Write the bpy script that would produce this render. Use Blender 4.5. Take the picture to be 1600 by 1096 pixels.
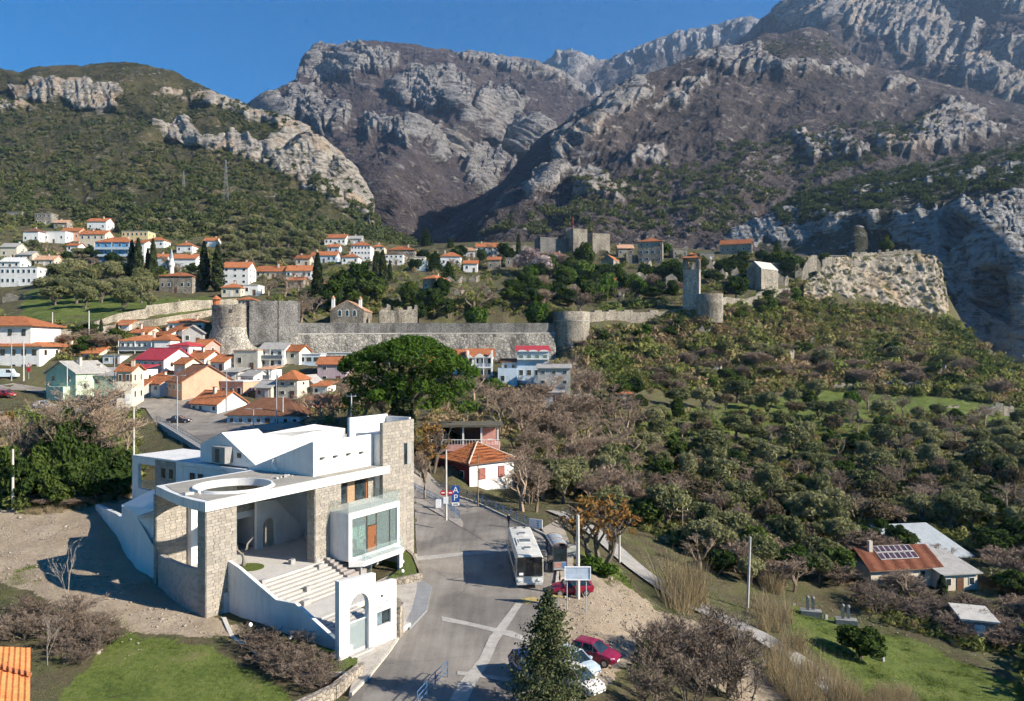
import bpy, bmesh, math, random
import numpy as np
from mathutils import Vector, Matrix
from mathutils.geometry import delaunay_2d_cdt

for o in list(bpy.data.objects):
    bpy.data.objects.remove(o)
sc = bpy.context.scene
COL = sc.collection
random.seed(7)
RNG = np.random.default_rng(11)

# ------------------------------------------------------------------ camera
F, CX, CY, CAMZ = 1150.0,800.0,548.0,22.0        # focal length (px of a 1600 px wide frame), principal point, camera height (m)
cam_d = bpy.data.cameras.new('camera')
cam = bpy.data.objects.new('camera', cam_d)
COL.objects.link(cam)
cam_d.sensor_fit = 'HORIZONTAL'
cam_d.sensor_width = 36.0
cam_d.lens = 36.0 * F / 1600.0
cam_d.clip_start = 0.5
cam_d.clip_end = 30000.0
cam.location = (0,0, CAMZ)
cam.rotation_euler = (math.radians(90),0,0)
sc.camera = cam

# ------------------------------------------------------------------ sky, sun, exposure
SUN_EL, SUN_AZ = math.radians(29.0), math.radians(109.0)   # azimuth: clockwise from +Y (view direction)
world = bpy.data.worlds.new('World')
sc.world = world
world.use_nodes = True
wn = world.node_tree.nodes
wl = world.node_tree.links
bg = wn['Background']
sky = wn.new('ShaderNodeTexSky')
sky.sky_type = 'NISHITA'
sky.sun_disc = False
sky.sun_elevation = SUN_EL
sky.sun_rotation = SUN_AZ
sky.altitude = 600.0
sky.air_density = 1.0
sky.dust_density = 0.0
sky.ozone_density = 5.0
hsv = wn.new('ShaderNodeHueSaturation')          # deep clear winter blue over the whole sky
hsv.inputs['Saturation'].default_value = 2.15
hsv.inputs['Value'].default_value = 1.15
wl.new(sky.outputs['Color'], hsv.inputs['Color'])
wl.new(hsv.outputs['Color'], bg.inputs['Color'])
bg.inputs['Strength'].default_value = 0.064
sun_d = bpy.data.lights.new('sun', 'SUN')
sun_d.energy = 4.9
sun_d.angle = math.radians(0.53)
sun_d.color = (1.0,0.91,0.77)
sun = bpy.data.objects.new('sun', sun_d)
COL.objects.link(sun)
sdir = Vector((math.sin(SUN_AZ) * math.cos(SUN_EL), math.cos(SUN_AZ) * math.cos(SUN_EL), math.sin(SUN_EL)))
sun.rotation_euler = sdir.to_track_quat('Z', 'Y').to_euler()
sun.location = sdir * 200
sc.view_settings.view_transform = 'Standard'
sc.view_settings.look = 'None'
sc.view_settings.gamma = 1.0
sc.view_settings.use_curve_mapping = False
sc.view_settings.exposure = 0.97
sc.cycles.use_denoising = True
try:
    sc.cycles.denoiser = 'OPENIMAGEDENOISE'
    sc.cycles.denoising_prefilter = 'FAST'
except Exception:
    pass
sc.cycles.use_adaptive_sampling = True
sc.cycles.adaptive_threshold = 0.03
sc.cycles.adaptive_min_samples = 12
sc.cycles.max_bounces = 5
sc.cycles.diffuse_bounces = 3
sc.cycles.glossy_bounces = 2
sc.cycles.transmission_bounces = 4
sc.cycles.transparent_max_bounces = 8
sc.cycles.volume_bounces = 0
HAZE = 0.000068
sc.cycles.caustics_reflective = False
sc.cycles.caustics_refractive = False

# ------------------------------------------------------------------ survey helpers
def at(px, py, Y):
    return Vector(((px - CX) / F * Y, Y, CAMZ - (py - CY) / F * Y))

def gz(px, py, z):
    return at(px, py, (CAMZ - z) * F / (py - CY))

# ------------------------------------------------------------------ noise (numpy Perlin)
_perm = np.random.default_rng(3).permutation(512)
_perm = np.concatenate([_perm, _perm, _perm])
_grad = np.random.default_rng(5).normal(size=(512,3))
_grad /= np.linalg.norm(_grad, axis=1)[:, None]

def perlin(p):
    p = np.asarray(p, float)
    i = np.floor(p).astype(int)
    f = p - i
    i &= 511
    w = f * f * f * (f * (f * 6 - 15) + 10)
    out = 0
    for dx in (0,1):
        for dy in (0,1):
            for dz in (0,1):
                h = _perm[(_perm[(_perm[(i[...,0] + dx) & 511] + i[...,1] + dy) & 511] + i[...,2] + dz) & 511]
                g = _grad[h]
                d = (f - np.array([dx, dy, dz]))
                dot = (g * d).sum(-1)
                ww = (w[...,0] if dx else 1 - w[...,0]) * (w[...,1] if dy else 1 - w[...,1]) * (w[...,2] if dz else 1 - w[...,2])
                out = out + dot * ww
    return out * 1.5

def fbm(p, octaves=4, gain=0.5, ridged=False):
    a, s, tot = 1.0,0.0,0.0
    p = np.array(p, float)
    for k in range(octaves):
        n = perlin(p + 17.3 * k)
        if ridged:
            n = 1 - 2 * np.abs(n)
        s = s + a * n
        tot += a
        a *= gain
        p = p * 2.03
    return s / tot

# ------------------------------------------------------------------ mesh helpers
def raw_mesh(name, verts, faces, smooth=False):
    """verts (n,3) array, faces (m,k) int array, or list of tuples."""
    me = bpy.data.meshes.new(name)
    if isinstance(faces, np.ndarray):
        nf, k = faces.shape
        me.vertices.add(len(verts))
        me.vertices.foreach_set('co', np.asarray(verts, np.float32).ravel())
        me.loops.add(nf * k)
        me.loops.foreach_set('vertex_index', faces.astype(np.int32).ravel())
        me.polygons.add(nf)
        me.polygons.foreach_set('loop_start', np.arange(0, nf * k, k, dtype=np.int32))
        me.update(calc_edges=True)
    else:
        me.from_pydata([tuple(v) for v in verts], [], faces)
        me.update()
    if smooth:
        me.polygons.foreach_set('use_smooth', np.ones(len(me.polygons), bool))
    return me

def link(name, me, mat=None, parent=None, loc=None, rotz=0.0, scale=None):
    o = bpy.data.objects.new(name, me)
    COL.objects.link(o)
    if mat is not None and me is not None and len(me.materials) == 0:
        for m in (mat if isinstance(mat, (list, tuple)) else [mat]):
            me.materials.append(m)
    if parent is not None:
        o.parent = parent
    if loc is not None:
        o.location = loc
    if rotz:
        o.rotation_euler = (0,0, rotz)
    if scale is not None:
        o.scale = scale if hasattr(scale, '__len__') else (scale,) * 3
    return o

def empty(name, loc=(0,0,0), rotz=0.0):
    o = bpy.data.objects.new(name, None)
    o.empty_display_size = 0.5
    COL.objects.link(o)
    o.location = loc
    o.rotation_euler = (0,0, rotz)
    return o

def tag(o, label=None, cat=None, group=None, kind=None):
    if label: o['label'] = label
    if cat: o['category'] = cat
    if group: o['group'] = group
    if kind: o['kind'] = kind
    return o

def copy_tree(o, parent=None):
    c = o.copy()
    COL.objects.link(c)
    c.parent = parent
    for ch in list(o.children):
        copy_tree(ch, c)
    return c

class MB:
    """collects boxes, prisms, tubes and quads; build() makes ONE mesh object of them"""
    def __init__(s):
        s.v, s.f, s.m = [], [], []
        s.mi = 0
    def add(s, vs, fs):
        b = len(s.v)
        s.v += [tuple(x) for x in vs]
        s.f += [tuple(b + i for i in f) for f in fs]
        s.m += [s.mi] * len(fs)
        return s
    def box(s, x0, x1, y0, y1, z0, z1):
        x0, x1 = min(x0, x1), max(x0, x1); y0, y1 = min(y0, y1), max(y0, y1); z0, z1 = min(z0, z1), max(z0, z1)
        return s.add([(x0, y0, z0),(x1, y0, z0),(x1, y1, z0),(x0, y1, z0),(x0, y0, z1),(x1, y0, z1),(x1, y1, z1),(x0, y1, z1)],
                     [(3,2,1,0),(4,5,6,7),(0,1,5,4),(1,2,6,5),(2,3,7,6),(3,0,4,7)])
    def obox(s, c, ax, hx, hy, z0, z1):
        """box with horizontal axis angle ax about point c (x, y)"""
        ca, sa = math.cos(ax), math.sin(ax)
        P = [(c[0] + ca * a - sa * b, c[1] + sa * a + ca * b) for a, b in ((-hx, -hy),(hx, -hy),(hx, hy),(-hx, hy))]
        return s.prism(P, z0, z1)
    def prism(s, poly, z0, z1):
        """poly ccw seen from above, list of (x,y); z0/z1 number or per-vertex list"""
        n = len(poly)
        area = sum(poly[i][0] * poly[(i + 1) % n][1] - poly[(i + 1) % n][0] * poly[i][1] for i in range(n))
        Z0 = z0 if hasattr(z0, '__len__') else [z0] * n
        Z1 = z1 if hasattr(z1, '__len__') else [z1] * n
        if area < 0:
            poly = poly[::-1]; Z0 = list(Z0)[::-1]; Z1 = list(Z1)[::-1]
        vs = [(p[0], p[1], Z0[i]) for i, p in enumerate(poly)] + [(p[0], p[1], Z1[i]) for i, p in enumerate(poly)]
        fs = [tuple(range(n))[::-1], tuple(range(n, 2 * n))] + [(i, (i + 1) % n, n + (i + 1) % n, n + i) for i in range(n)]
        return s.add(vs, fs)
    def extrude(s, poly3, d):
        """planar polygon of 3D points extruded by vector d"""
        n = len(poly3)
        A = [Vector(p) for p in poly3]
        nrm = Vector((0,0,0))
        for i in range(n):
            a, b = A[i], A[(i + 1) % n]
            nrm += a.cross(b)
        d = Vector(d)
        if nrm.dot(d) > 0:
            A = A[::-1]
        vs = A + [a + d for a in A]
        fs = [tuple(range(n)), tuple(range(n, 2 * n))[::-1]] + [((i + 1) % n, i, n + i, n + (i + 1) % n) for i in range(n)]
        return s.add(vs, fs)
    def tube(s, pts, r, k=6, cap=True):
        pts = [Vector(p) for p in pts]
        rs = r if hasattr(r, '__len__') else [r] * len(pts)
        vs, fs = [], []
        for i, p in enumerate(pts):
            d = (pts[min(i + 1, len(pts) - 1)] - pts[max(i - 1,0)])
            if d.length < 1e-6: d = Vector((0,0,1))
            d.normalize()
            a = d.cross(Vector((0,0,1)) if abs(d.z) < .9 else Vector((1,0,0))).normalized()
            b = d.cross(a)
            for j in range(k):
                t = 2 * math.pi * j / k
                vs.append(p + (a * math.cos(t) + b * math.sin(t)) * rs[i])
        for i in range(len(pts) - 1):
            for j in range(k):
                fs.append((i * k + j, (i + 1) * k + j, (i + 1) * k + (j + 1) % k, i * k + (j + 1) % k))
        if cap:
            fs.append(tuple(range(k)))
            fs.append(tuple(range((len(pts) - 1) * k, len(pts) * k))[::-1])
        return s.add(vs, fs)
    def lathe(s, prof, c=(0,0,0), k=16):
        """prof list of (r,z)"""
        vs, fs = [], []
        for r, z in prof:
            for j in range(k):
                t = 2 * math.pi * j / k
                vs.append((c[0] + r * math.cos(t), c[1] + r * math.sin(t), c[2] + z))
        for i in range(len(prof) - 1):
            for j in range(k):
                fs.append((i * k + j, i * k + (j + 1) % k, (i + 1) * k + (j + 1) % k, (i + 1) * k + j))
        fs.append(tuple(range(k))[::-1])
        fs.append(tuple(range((len(prof) - 1) * k, len(prof) * k)))
        return s.add(vs, fs)
    def build(s, name, mat, parent=None, smooth=False, xf=None, **kw):
        vs = s.v if xf is None else [xf(*p) for p in s.v]
        me = raw_mesh(name, vs, s.f, smooth)
        o = link(name, me, mat, parent, **kw)
        if isinstance(mat, (list, tuple)):
            me.polygons.foreach_set('material_index', s.m)
        return o

# ------------------------------------------------------------------ materials
MATS = {}
def nodes_of(name):
    m = bpy.data.materials.new(name)
    m.use_nodes = True
    nt = m.node_tree
    return m, nt, nt.nodes, nt.links, nt.nodes['Principled BSDF']

def ramp(n, stops):
    r = n.new('ShaderNodeValToRGB')
    e = r.color_ramp.elements
    while len(e) < len(stops):
        e.new(0.5)
    for i, (p, c) in enumerate(stops):
        e[i].position = p
        e[i].color = (c[0], c[1], c[2], 1)
    return r

def noise(n, l, scale, detail=4, rough=0.55, vec=None, dist=0.0):
    t = n.new('ShaderNodeTexNoise')
    t.inputs['Scale'].default_value = scale
    t.inputs['Detail'].default_value = detail
    t.inputs['Roughness'].default_value = rough
    t.inputs['Distortion'].default_value = dist
    if vec is not None:
        l.new(vec, t.inputs['Vector'])
    return t

def bump(n, l, b, h, strength=0.5, dist=0.1):
    k = n.new('ShaderNodeBump')
    k.inputs['Strength'].default_value = strength
    k.inputs['Distance'].default_value = dist
    l.new(h, k.inputs['Height'])
    l.new(k.outputs['Normal'], b.inputs['Normal'])
    return k

def mix(n, l, fac, a, b, mode='MIX'):
    x = n.new('ShaderNodeMix')
    x.data_type = 'RGBA'
    x.blend_type = mode
    for sck, val in ((x.inputs[0], fac),(x.inputs[6], a),(x.inputs[7], b)):
        if isinstance(val, (int, float)):
            sck.default_value = val
        elif isinstance(val, (tuple, list)):
            sck.default_value = (val[0], val[1], val[2], 1)
        else:
            l.new(val, sck)
    return x.outputs[2]

def mathn(n, l, op, a, b=None, clamp=False):
    x = n.new('ShaderNodeMath')
    x.operation = op
    x.use_clamp = clamp
    for i, val in enumerate((a, b)):
        if val is None: continue
        if isinstance(val, (int, float)):
            x.inputs[i].default_value = val
        else:
            l.new(val, x.inputs[i])
    return x.outputs[0]

def wpos(n):
    return n.new('ShaderNodeNewGeometry').outputs['Position']

def M(name, col, rough=0.7, var=0.12, scale=1.5, bstr=0.0, bscale=20.0, metal=0.0, spec=0.3, streak=0.0, objrand=0.0):
    """plain procedural surface: base colour with large soft and small stains, optional bump"""
    if name in MATS: return MATS[name]
    m, nt, n, l, b = nodes_of(name)
    pos = wpos(n)
    t1 = noise(n, l, scale, 5,.6, pos)
    t2 = noise(n, l, scale * 9,3,.6, pos)
    hi = tuple(min(1, c * (1 + var)) for c in col)
    lo = tuple(c * (1 - var * 1.6) for c in col)
    r = ramp(n, [(.3, lo),(.52, col),(.75, hi)])
    l.new(mathn(n, l, 'ADD', mathn(n, l, 'MULTIPLY', t1.outputs[0], .7), mathn(n, l, 'MULTIPLY', t2.outputs[0], .3)), r.inputs[0])
    out = r.outputs[0]
    if streak > 0:
        mp = n.new('ShaderNodeMapping')
        mp.inputs['Scale'].default_value = (2.2,2.2,.18)
        l.new(pos, mp.inputs[0])
        t3 = noise(n, l, 1.0,4,.65, mp.outputs[0])
        sr = ramp(n, [(.5,(0,0,0)),(.72,(1,1,1))])
        l.new(t3.outputs[0], sr.inputs[0])
        out = mix(n, l, mathn(n, l, 'MULTIPLY', sr.outputs[0], streak), out, tuple(c * .55 for c in col))
    if objrand > 0:
        oi = n.new('ShaderNodeObjectInfo')
        hs = n.new('ShaderNodeHueSaturation')
        l.new(out, hs.inputs['Color'])
        l.new(mathn(n, l, 'ADD', mathn(n, l, 'MULTIPLY', oi.outputs['Random'], objrand * 2),1 - objrand), hs.inputs['Value'])
        out = hs.outputs[0]
    l.new(out, b.inputs['Base Color'])
    b.inputs['Roughness'].default_value = rough
    b.inputs['Metallic'].default_value = metal
    b.inputs['Specular IOR Level'].default_value = spec
    if bstr > 0:
        t4 = noise(n, l, bscale, 4,.6, pos)
        bump(n, l, b, t4.outputs[0], bstr, .05)
    MATS[name] = m
    return m

def glass_mat(name, tint=(.02,.03,.035), rough=.05):
    if name in MATS: return MATS[name]
    m, nt, n, l, b = nodes_of(name)
    t = noise(n, l, 1.3,2,.5, wpos(n))
    r = ramp(n, [(.35, tuple(c * .6 for c in tint)),(.7, tuple(c * 1.6 for c in tint))])
    l.new(t.outputs[0], r.inputs[0])
    l.new(r.outputs[0], b.inputs['Base Color'])
    b.inputs['Roughness'].default_value = rough
    b.inputs['Specular IOR Level'].default_value = .6
    MATS[name] = m
    return m

def clear_glass(name, tint=(.75,.85,.85), a=.25):
    """see-through pane: real glass sheet with a faint tint"""
    if name in MATS: return MATS[name]
    m, nt, n, l, b = nodes_of(name)
    tr = n.new('ShaderNodeBsdfTransparent')
    tr.inputs[0].default_value = (*tint, 1)
    ms = n.new('ShaderNodeMixShader')
    ms.inputs[0].default_value = a
    b.inputs['Base Color'].default_value = (.55,.62,.62,1)
    b.inputs['Roughness'].default_value = .08
    l.new(tr.outputs[0], ms.inputs[1]); l.new(b.outputs[0], ms.inputs[2])
    l.new(ms.outputs[0], n['Material Output'].inputs['Surface'])
    MATS[name] = m
    return m
# ------------------------------------------------------------------ terrain: interpolation of surveyed spots
def tri_interp(pts2, vals, q):
    """linear interpolation over the Delaunay triangulation of pts2; q (n,2). nan outside"""
    pts2 = np.asarray(pts2, float)
    res = delaunay_2d_cdt([Vector((float(a), float(b))) for a, b in pts2], [], [], 0,1e-6)
    V = np.array([(v.x, v.y) for v in res[0]])
    orig = res[3]
    val = np.array([vals[o[0]] if len(o) else np.nan for o in orig])
    out = np.full(len(q), np.nan)
    for t in res[2]:
        a, b, c = V[t[0]], V[t[1]], V[t[2]]
        det = (b[0] - a[0]) * (c[1] - a[1]) - (c[0] - a[0]) * (b[1] - a[1])
        if abs(det) < 1e-9: continue
        lo = np.minimum(np.minimum(a, b), c) - 1e-6
        hi = np.maximum(np.maximum(a, b), c) + 1e-6
        idx = np.nonzero((q[:, 0] >= lo[0]) & (q[:, 0] <= hi[0]) & (q[:, 1] >= lo[1]) & (q[:, 1] <= hi[1]))[0]
        if len(idx) == 0: continue
        p = q[idx]
        w1 = ((p[:, 0] - a[0]) * (c[1] - a[1]) - (c[0] - a[0]) * (p[:, 1] - a[1])) / det
        w2 = ((b[0] - a[0]) * (p[:, 1] - a[1]) - (p[:, 0] - a[0]) * (b[1] - a[1])) / det
        ok = (w1 >= -1e-6) & (w2 >= -1e-6) & (w1 + w2 <= 1 + 1e-6)
        i2 = idx[ok]
        out[i2] = val[t[0]] * (1 - w1[ok] - w2[ok]) + val[t[1]] * w1[ok] + val[t[2]] * w2[ok]
    return out

def fill_nan(a):
    while np.isnan(a).any():
        p = np.pad(a, 1, constant_values=np.nan)
        st = np.stack([p[:-2,1:-1], p[2:, 1:-1], p[1:-1, :-2], p[1:-1,2:]])
        with np.errstate(all='ignore'):
            import warnings
            with warnings.catch_warnings():
                warnings.simplefilter('ignore')
                m = np.nanmean(st, axis=0)
        a = np.where(np.isnan(a), m, a)
    return a

def blur(a, k):
    for _ in range(k):
        p = np.pad(a, 1, mode='edge')
        a = (p[:-2,1:-1] + p[2:, 1:-1] + p[1:-1, :-2] + p[1:-1,2:] + 2 * a) / 6
    return a

# spots by (px, py, height z) near the camera and (px, py, distance Y) farther away
GZ = [(-250,1120,2.5),(0,1110,1.4),(150,1110,.8),(300,1110,.2),(480,1100,-.3),(600,1100,0),(700,1110,0),(800,1110,-.1),(880,1110,-.9),(960,1110,-2),
      (1150,1110,-4),(1330,1110,-6),(1450,1110,-8),(1600,1110,-9),(1850,1110,-9),
      (100,1000,1.5),(250,1000,1.0),(400,1020,.4),(470,1050,-.1),(322,966,1.0),(200,930,1.5),(0,930,2),(100,860,2.2),(0,830,2.8),(-250,900,3),(60,800,3),(150,800,3.0),(-250,800,4),
      (200,775,3.2),(540,1030,.0),(575,1010,0),(610,1000,.0),(640,960,.0),(660,900,0),(650,860,0),(650,800,.4),(647,766,1.0),(647,752,1.2),(690,765,.75),(744,783,.2),(797,808,0),(840,828,0),(700,800,.25),(700,860,0),(760,900,0),(850,920,0),(800,835,0),(860,835,0),
      (760,1000,0),(860,960,-.05),(905,890,0),(700,950,0),(640,1040,0),(560,1070,0),
      (935,905,-.3),(960,950,-1.0),(1000,960,-2.0),(930,1045,-1.5),(880,1000,-.5),(1000,1040,-2.4),(1060,1040,-3.6),(985,915,-1.7),(900,1080,-1.4),(840,1060,-.2),
      (905,815,-.6),(930,830,-1.3),(1000,897,-3),(1080,945,-4),(1180,990,-5),(1260,1040,-5.5),(1330,1090,-6),
      (960,880,-1.8),(1040,940,-3.6),
      (800,787,-1.6),(740,770,-.3),(690,752,.5),(860,795,-1.0),(760,745,.6),
      (1265,960,-8),(1400,1000,-8.5),(1500,1040,-9),(1600,1050,-9.5),(1480,930,-9),(1350,905,-8.5),(1600,900,-9),(1550,880,-8.5),(1200,900,-6.5),(1100,880,-5),(1050,850,-4),
      (1200,830,-7),(1100,800,-5),(1000,780,-3),(950,740,0),(850,720,2),(1300,800,-7),(1450,800,-7),(1850,950,-9),
      (215,642,8),(280,662,8),(420,668,8),(330,700,8),(440,658,8),(300,640,8),(560,676,7.5),
      (100,780,4),(100,700,6.5),(-250,700,9)]
GY = [(1650,760,140),(1850,760,140),(1000,680,165),(1200,700,170),(1400,700,170),(1600,680,190),(950,620,190),(1100,630,210),(1200,620,225),(1300,612,238),(1450,620,235),(1580,640,225),(1850,680,200),
      (950,565,215),(1050,545,245),(1200,540,270),(1350,540,285),(1450,545,290),(1550,570,285),(1640,610,275),(1850,650,260),(1250,490,300),(1350,483,312),(1470,492,320),(1000,515,245),
      (1200,432,322),(1300,414,345),(1400,402,350),(1450,402,346),(1530,545,345),(1600,590,340),(1850,650,340),
      (1080,480,265),(1140,480,270),(1200,472,283),(1240,468,290),(1180,450,300),(1100,440,310),(1000,450,310),(900,470,280),(880,498,246),(960,490,262),(1000,405,370),(900,398,385),(1160,395,375),(800,392,400),(700,400,400),(640,412,370),(560,398,400),
      (560,372,460),(640,386,470),(740,378,470),(900,378,450),(1000,382,430),(1150,400,430),(1300,440,430),(1450,520,430),(1600,620,430),(1850,680,430),
      (432,503,212),(500,503,222),(600,503,230),(700,503,233),(860,503,240),(520,502,236),(600,502,242),(700,502,246),(800,502,248),(392,480,214),
      (300,545,196),(350,560,192),(440,558,193),(520,558,202),(600,560,208),(700,562,212),(860,568,216),(930,540,232),(432,552,201.5),(520,552,210.5),(620,552,217.5),(740,553,222.5),(868,554,227.5),
      (640,690,118),(720,690,120),(780,660,140),(720,640,152),(800,640,160),(850,612,180),(900,600,190),(740,592,185),
      (100,625,160),(0,602,165),(0,640,140),(0,700,115),(-250,600,170),(60,575,185),(-250,540,230),
      (200,622,160),(250,590,178),(300,565,188),(300,522,203),(200,532,200),(140,528,205),(60,560,190),(380,603,170),(450,605,170),(500,642,150),(450,652,148),(560,600,175),(560,650,140),(480,575,185),
      (140,502,216),(385,474,236),(300,462,270),(220,475,248),(200,470,255),(100,480,240),(100,502,222),(0,480,250),(0,440,310),(100,440,300),(200,440,290),(300,455,285),(400,460,270),(450,475,250),(500,475,248),(600,465,256),(700,475,252),(800,475,255),(-250,450,300),
      (0,400,370),(100,402,370),(200,412,350),(300,412,360),(400,422,340),(500,412,360),(0,352,450),(100,362,440),(200,372,430),(300,372,440),(400,382,430),(500,378,440),(-250,370,430),
      (-250,345,500),(0,335,500),(200,345,500),(400,358,500),(600,384,500),(800,384,500),(1000,390,500),(1200,420,500),(1500,600,500),(1850,680,500)]
gp = [gz(*p) for p in GZ] + [at(*p) for p in GY] + [Vector((x, 20, z)) for x, z in ((-60,2),(-10,.3),(0,0),(10,-1),(25,-6),(60,-9))]
gp += [Vector((-26,72,1)), Vector((-18,64,.8)), Vector((-34,84,2)), Vector((-14,74,.3)), Vector((-40,96,5)), Vector((-24,95,3))]
GX0, GY0, GST = -380.0,20.0,2.0
_nx, _ny = 381,242
_gx = GX0 + GST * np.arange(_nx)
_gy = GY0 + GST * np.arange(_ny)
_q = np.stack(np.meshgrid(_gx, _gy),-1).reshape(-1,2)
GR = blur(fill_nan(tri_interp([(p.x, p.y) for p in gp], [p.z for p in gp], _q).reshape(_ny, _nx)),3)

# step of the ground at the rampart and round the bastion: cut down in front of the masonry
_rw = np.array([tuple(at(px, 505, Y)) for px, Y in ((432,207),(520,216),(620,223),(740,228),(868,233))])
_qx, _qy = np.meshgrid(_gx, _gy)
_yw = np.interp(_qx, _rw[:, 0], _rw[:, 1])
_sel = (_qx > _rw[0,0] - 2) & (_qx < _rw[-1,0] + 1) & (_qy > _yw - 13) & (_qy < _yw + .5)
GR[_sel] = np.minimum(GR[_sel], 19.0)
_sel = (_qx > _rw[0,0] - 2) & (_qx < _rw[-1,0] + 1) & (_qy >= _yw + .5) & (_qy < _yw + 26)
GR[_sel] = np.minimum(GR[_sel], 30.0 + .02 * (_qy - _yw)[_sel])
_bc = at(364,545,205)
_sel = (np.hypot(_qx - _bc.x, _qy - _bc.y) < 15) & (_qy < _bc.y + 3)
GR[_sel] = np.minimum(GR[_sel], 19.0)

def ground(x, y):
    """height of the ground sheet, arrays or numbers"""
    fx = np.clip((np.asarray(x, float) - GX0) / GST, 0, _nx - 1.001)
    fy = np.clip((np.asarray(y, float) - GY0) / GST, 0, _ny - 1.001)
    ix, iy = fx.astype(int), fy.astype(int)
    tx, ty = fx - ix, fy - iy
    return (GR[iy, ix] * (1 - tx) + GR[iy, ix + 1] * tx) * (1 - ty) + (GR[iy + 1, ix] * (1 - tx) + GR[iy + 1, ix + 1] * tx) * ty

def gpt(px, py, Y0=None):
    """the ground point seen at a pixel of the photograph: march along the ray"""
    Ys = np.arange(30,500,.5) if Y0 is None else np.arange(Y0 * .8, Y0 * 1.25,.25)
    X = (px - CX) / F * Ys
    Z = CAMZ - (py - CY) / F * Ys
    g = ground(X, Ys)
    i = np.nonzero(Z <= g)[0]
    k = i[0] if len(i) else int(np.argmin(np.abs(Z - g)))
    return Vector((X[k], Ys[k], float(g[k])))

def on_ground(x, y, dz=0.0):
    return Vector((x, y, float(ground(x, y)) + dz))

def inpoly(P, poly):
    """P (n,2) inside polygon"""
    x, y = P[:, 0], P[:, 1]
    r = np.zeros(len(P), bool)
    n = len(poly)
    for i in range(n):
        x1, y1 = poly[i]; x2, y2 = poly[(i + 1) % n]
        c = ((y1 > y) != (y2 > y)) & (x < (x2 - x1) * (y - y1) / ((y2 - y1) or 1e-9) + x1)
        r ^= c
    return r

def soft_mask(P, polys, wob=8.0, freq=.03, seed=0):
    """1 inside any of the polygons, with an uneven edge"""
    n = np.stack([fbm(np.c_[P * freq, np.full(len(P), seed + .37)], 4,.62), fbm(np.c_[P * freq + 40, np.full(len(P), seed + 5.1)], 4,.62)], -1)
    Q = P + n * wob
    m = np.zeros(len(P), bool)
    for pl in polys:
        m |= inpoly(Q, pl)
    return m.astype(float)

def grid_faces(nr, nc):
    i = np.arange(nr - 1)[:, None] * nc + np.arange(nc - 1)[None, :]
    return np.stack([i, i + 1, i + nc + 1, i + nc], -1).reshape(-1,4)

def set_attr(me, name, vals):
    a = me.attributes.new(name, 'FLOAT', 'POINT')
    a.data.foreach_set('value', np.asarray(vals, np.float32))

# ------------------------------------------------------------------ ground sheet
cols = np.arange(-260,1861,5.0)
Yr = np.concatenate([[22,26,30,33], np.geomspace(36,500,260)])
PXg, Yg = np.meshgrid(cols, Yr)
Xg = (PXg - CX) / F * Yg
Zg = ground(Xg, Yg)
PYg = CY + (CAMZ - Zg) * F / Yg
pp = np.stack([PXg.ravel(), PYg.ravel()], -1)
gw = np.stack([Xg.ravel(), Yg.ravel()], -1)
# what covers the ground where: grass, bare dirt and gravel, pale stones; the rest is scrub floor
GRASS = [[(80,1110),(120,1060),(190,985),(330,1010),(450,1080),(470,1120)],
         [(1230,940),(1300,965),(1400,985),(1620,1080),(1640,1120),(1400,1120),(1290,1040),(1230,985)],
         [(45,450),(200,452),(250,470),(160,500),(20,512)], [(930,475),(1005,468),(1015,482),(940,488)],
         [(1040,640),(1330,610),(1420,640),(1360,720),(1180,700),(1040,690)], [(905,860),(960,880),(995,915),(985,935),(905,880)],
         [(30,790),(210,760),(230,790),(60,806)], [(200,465),(390,468),(380,482),(170,500)], [(1250,600),(1600,630),(1600,660),(1300,650)],
         [(1010,650),(1120,650),(1130,670),(1010,676)], [(1390,780),(1560,800),(1590,850),(1480,840)]]
DIRT = [[(-40,805),(220,770),(260,880),(330,960),(395,985),(330,1000),(190,985),(60,930),(-40,900)],
        [(870,925),(900,895),(960,900),(1010,940),(1000,1000),(960,1060),(880,1110),(850,1110),(850,980)],
        [(980,930),(1090,975),(1250,1096),(1150,1096),(1020,1010)]]
g_grass = soft_mask(pp, GRASS, 14,.02,1) * (fbm(np.c_[gw * .12, gw[:, :1] * 0], 4) > -.32)
g_dirt = soft_mask(pp, DIRT, 12,.025,2)
bumpy = fbm(np.c_[gw * .35, gw[:, :1] * 0 + 3], 4) * .22
flat = soft_mask(pp, [[(540,1110),(650,900),(655,740),(870,800),(880,900),(830,1110)], [(200,630),(330,712),(560,690),(440,640),(300,628)], [(855,780),(1010,876),(1190,970),(1380,1115),(1290,1115),(1160,1008),(990,918),(855,815)]], 3,.02,4)
Zn = Zg.ravel() + bumpy * (1 - flat) * np.clip(Yg.ravel() / 60,.5,3) - flat * .12
gme = raw_mesh('ground', np.c_[gw, Zn], grid_faces(*PXg.shape), smooth=True)
set_attr(gme, 'grass', blur(g_grass.reshape(PXg.shape),2).ravel())
set_attr(gme, 'dirt', blur(g_dirt.reshape(PXg.shape),3).ravel())

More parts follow.
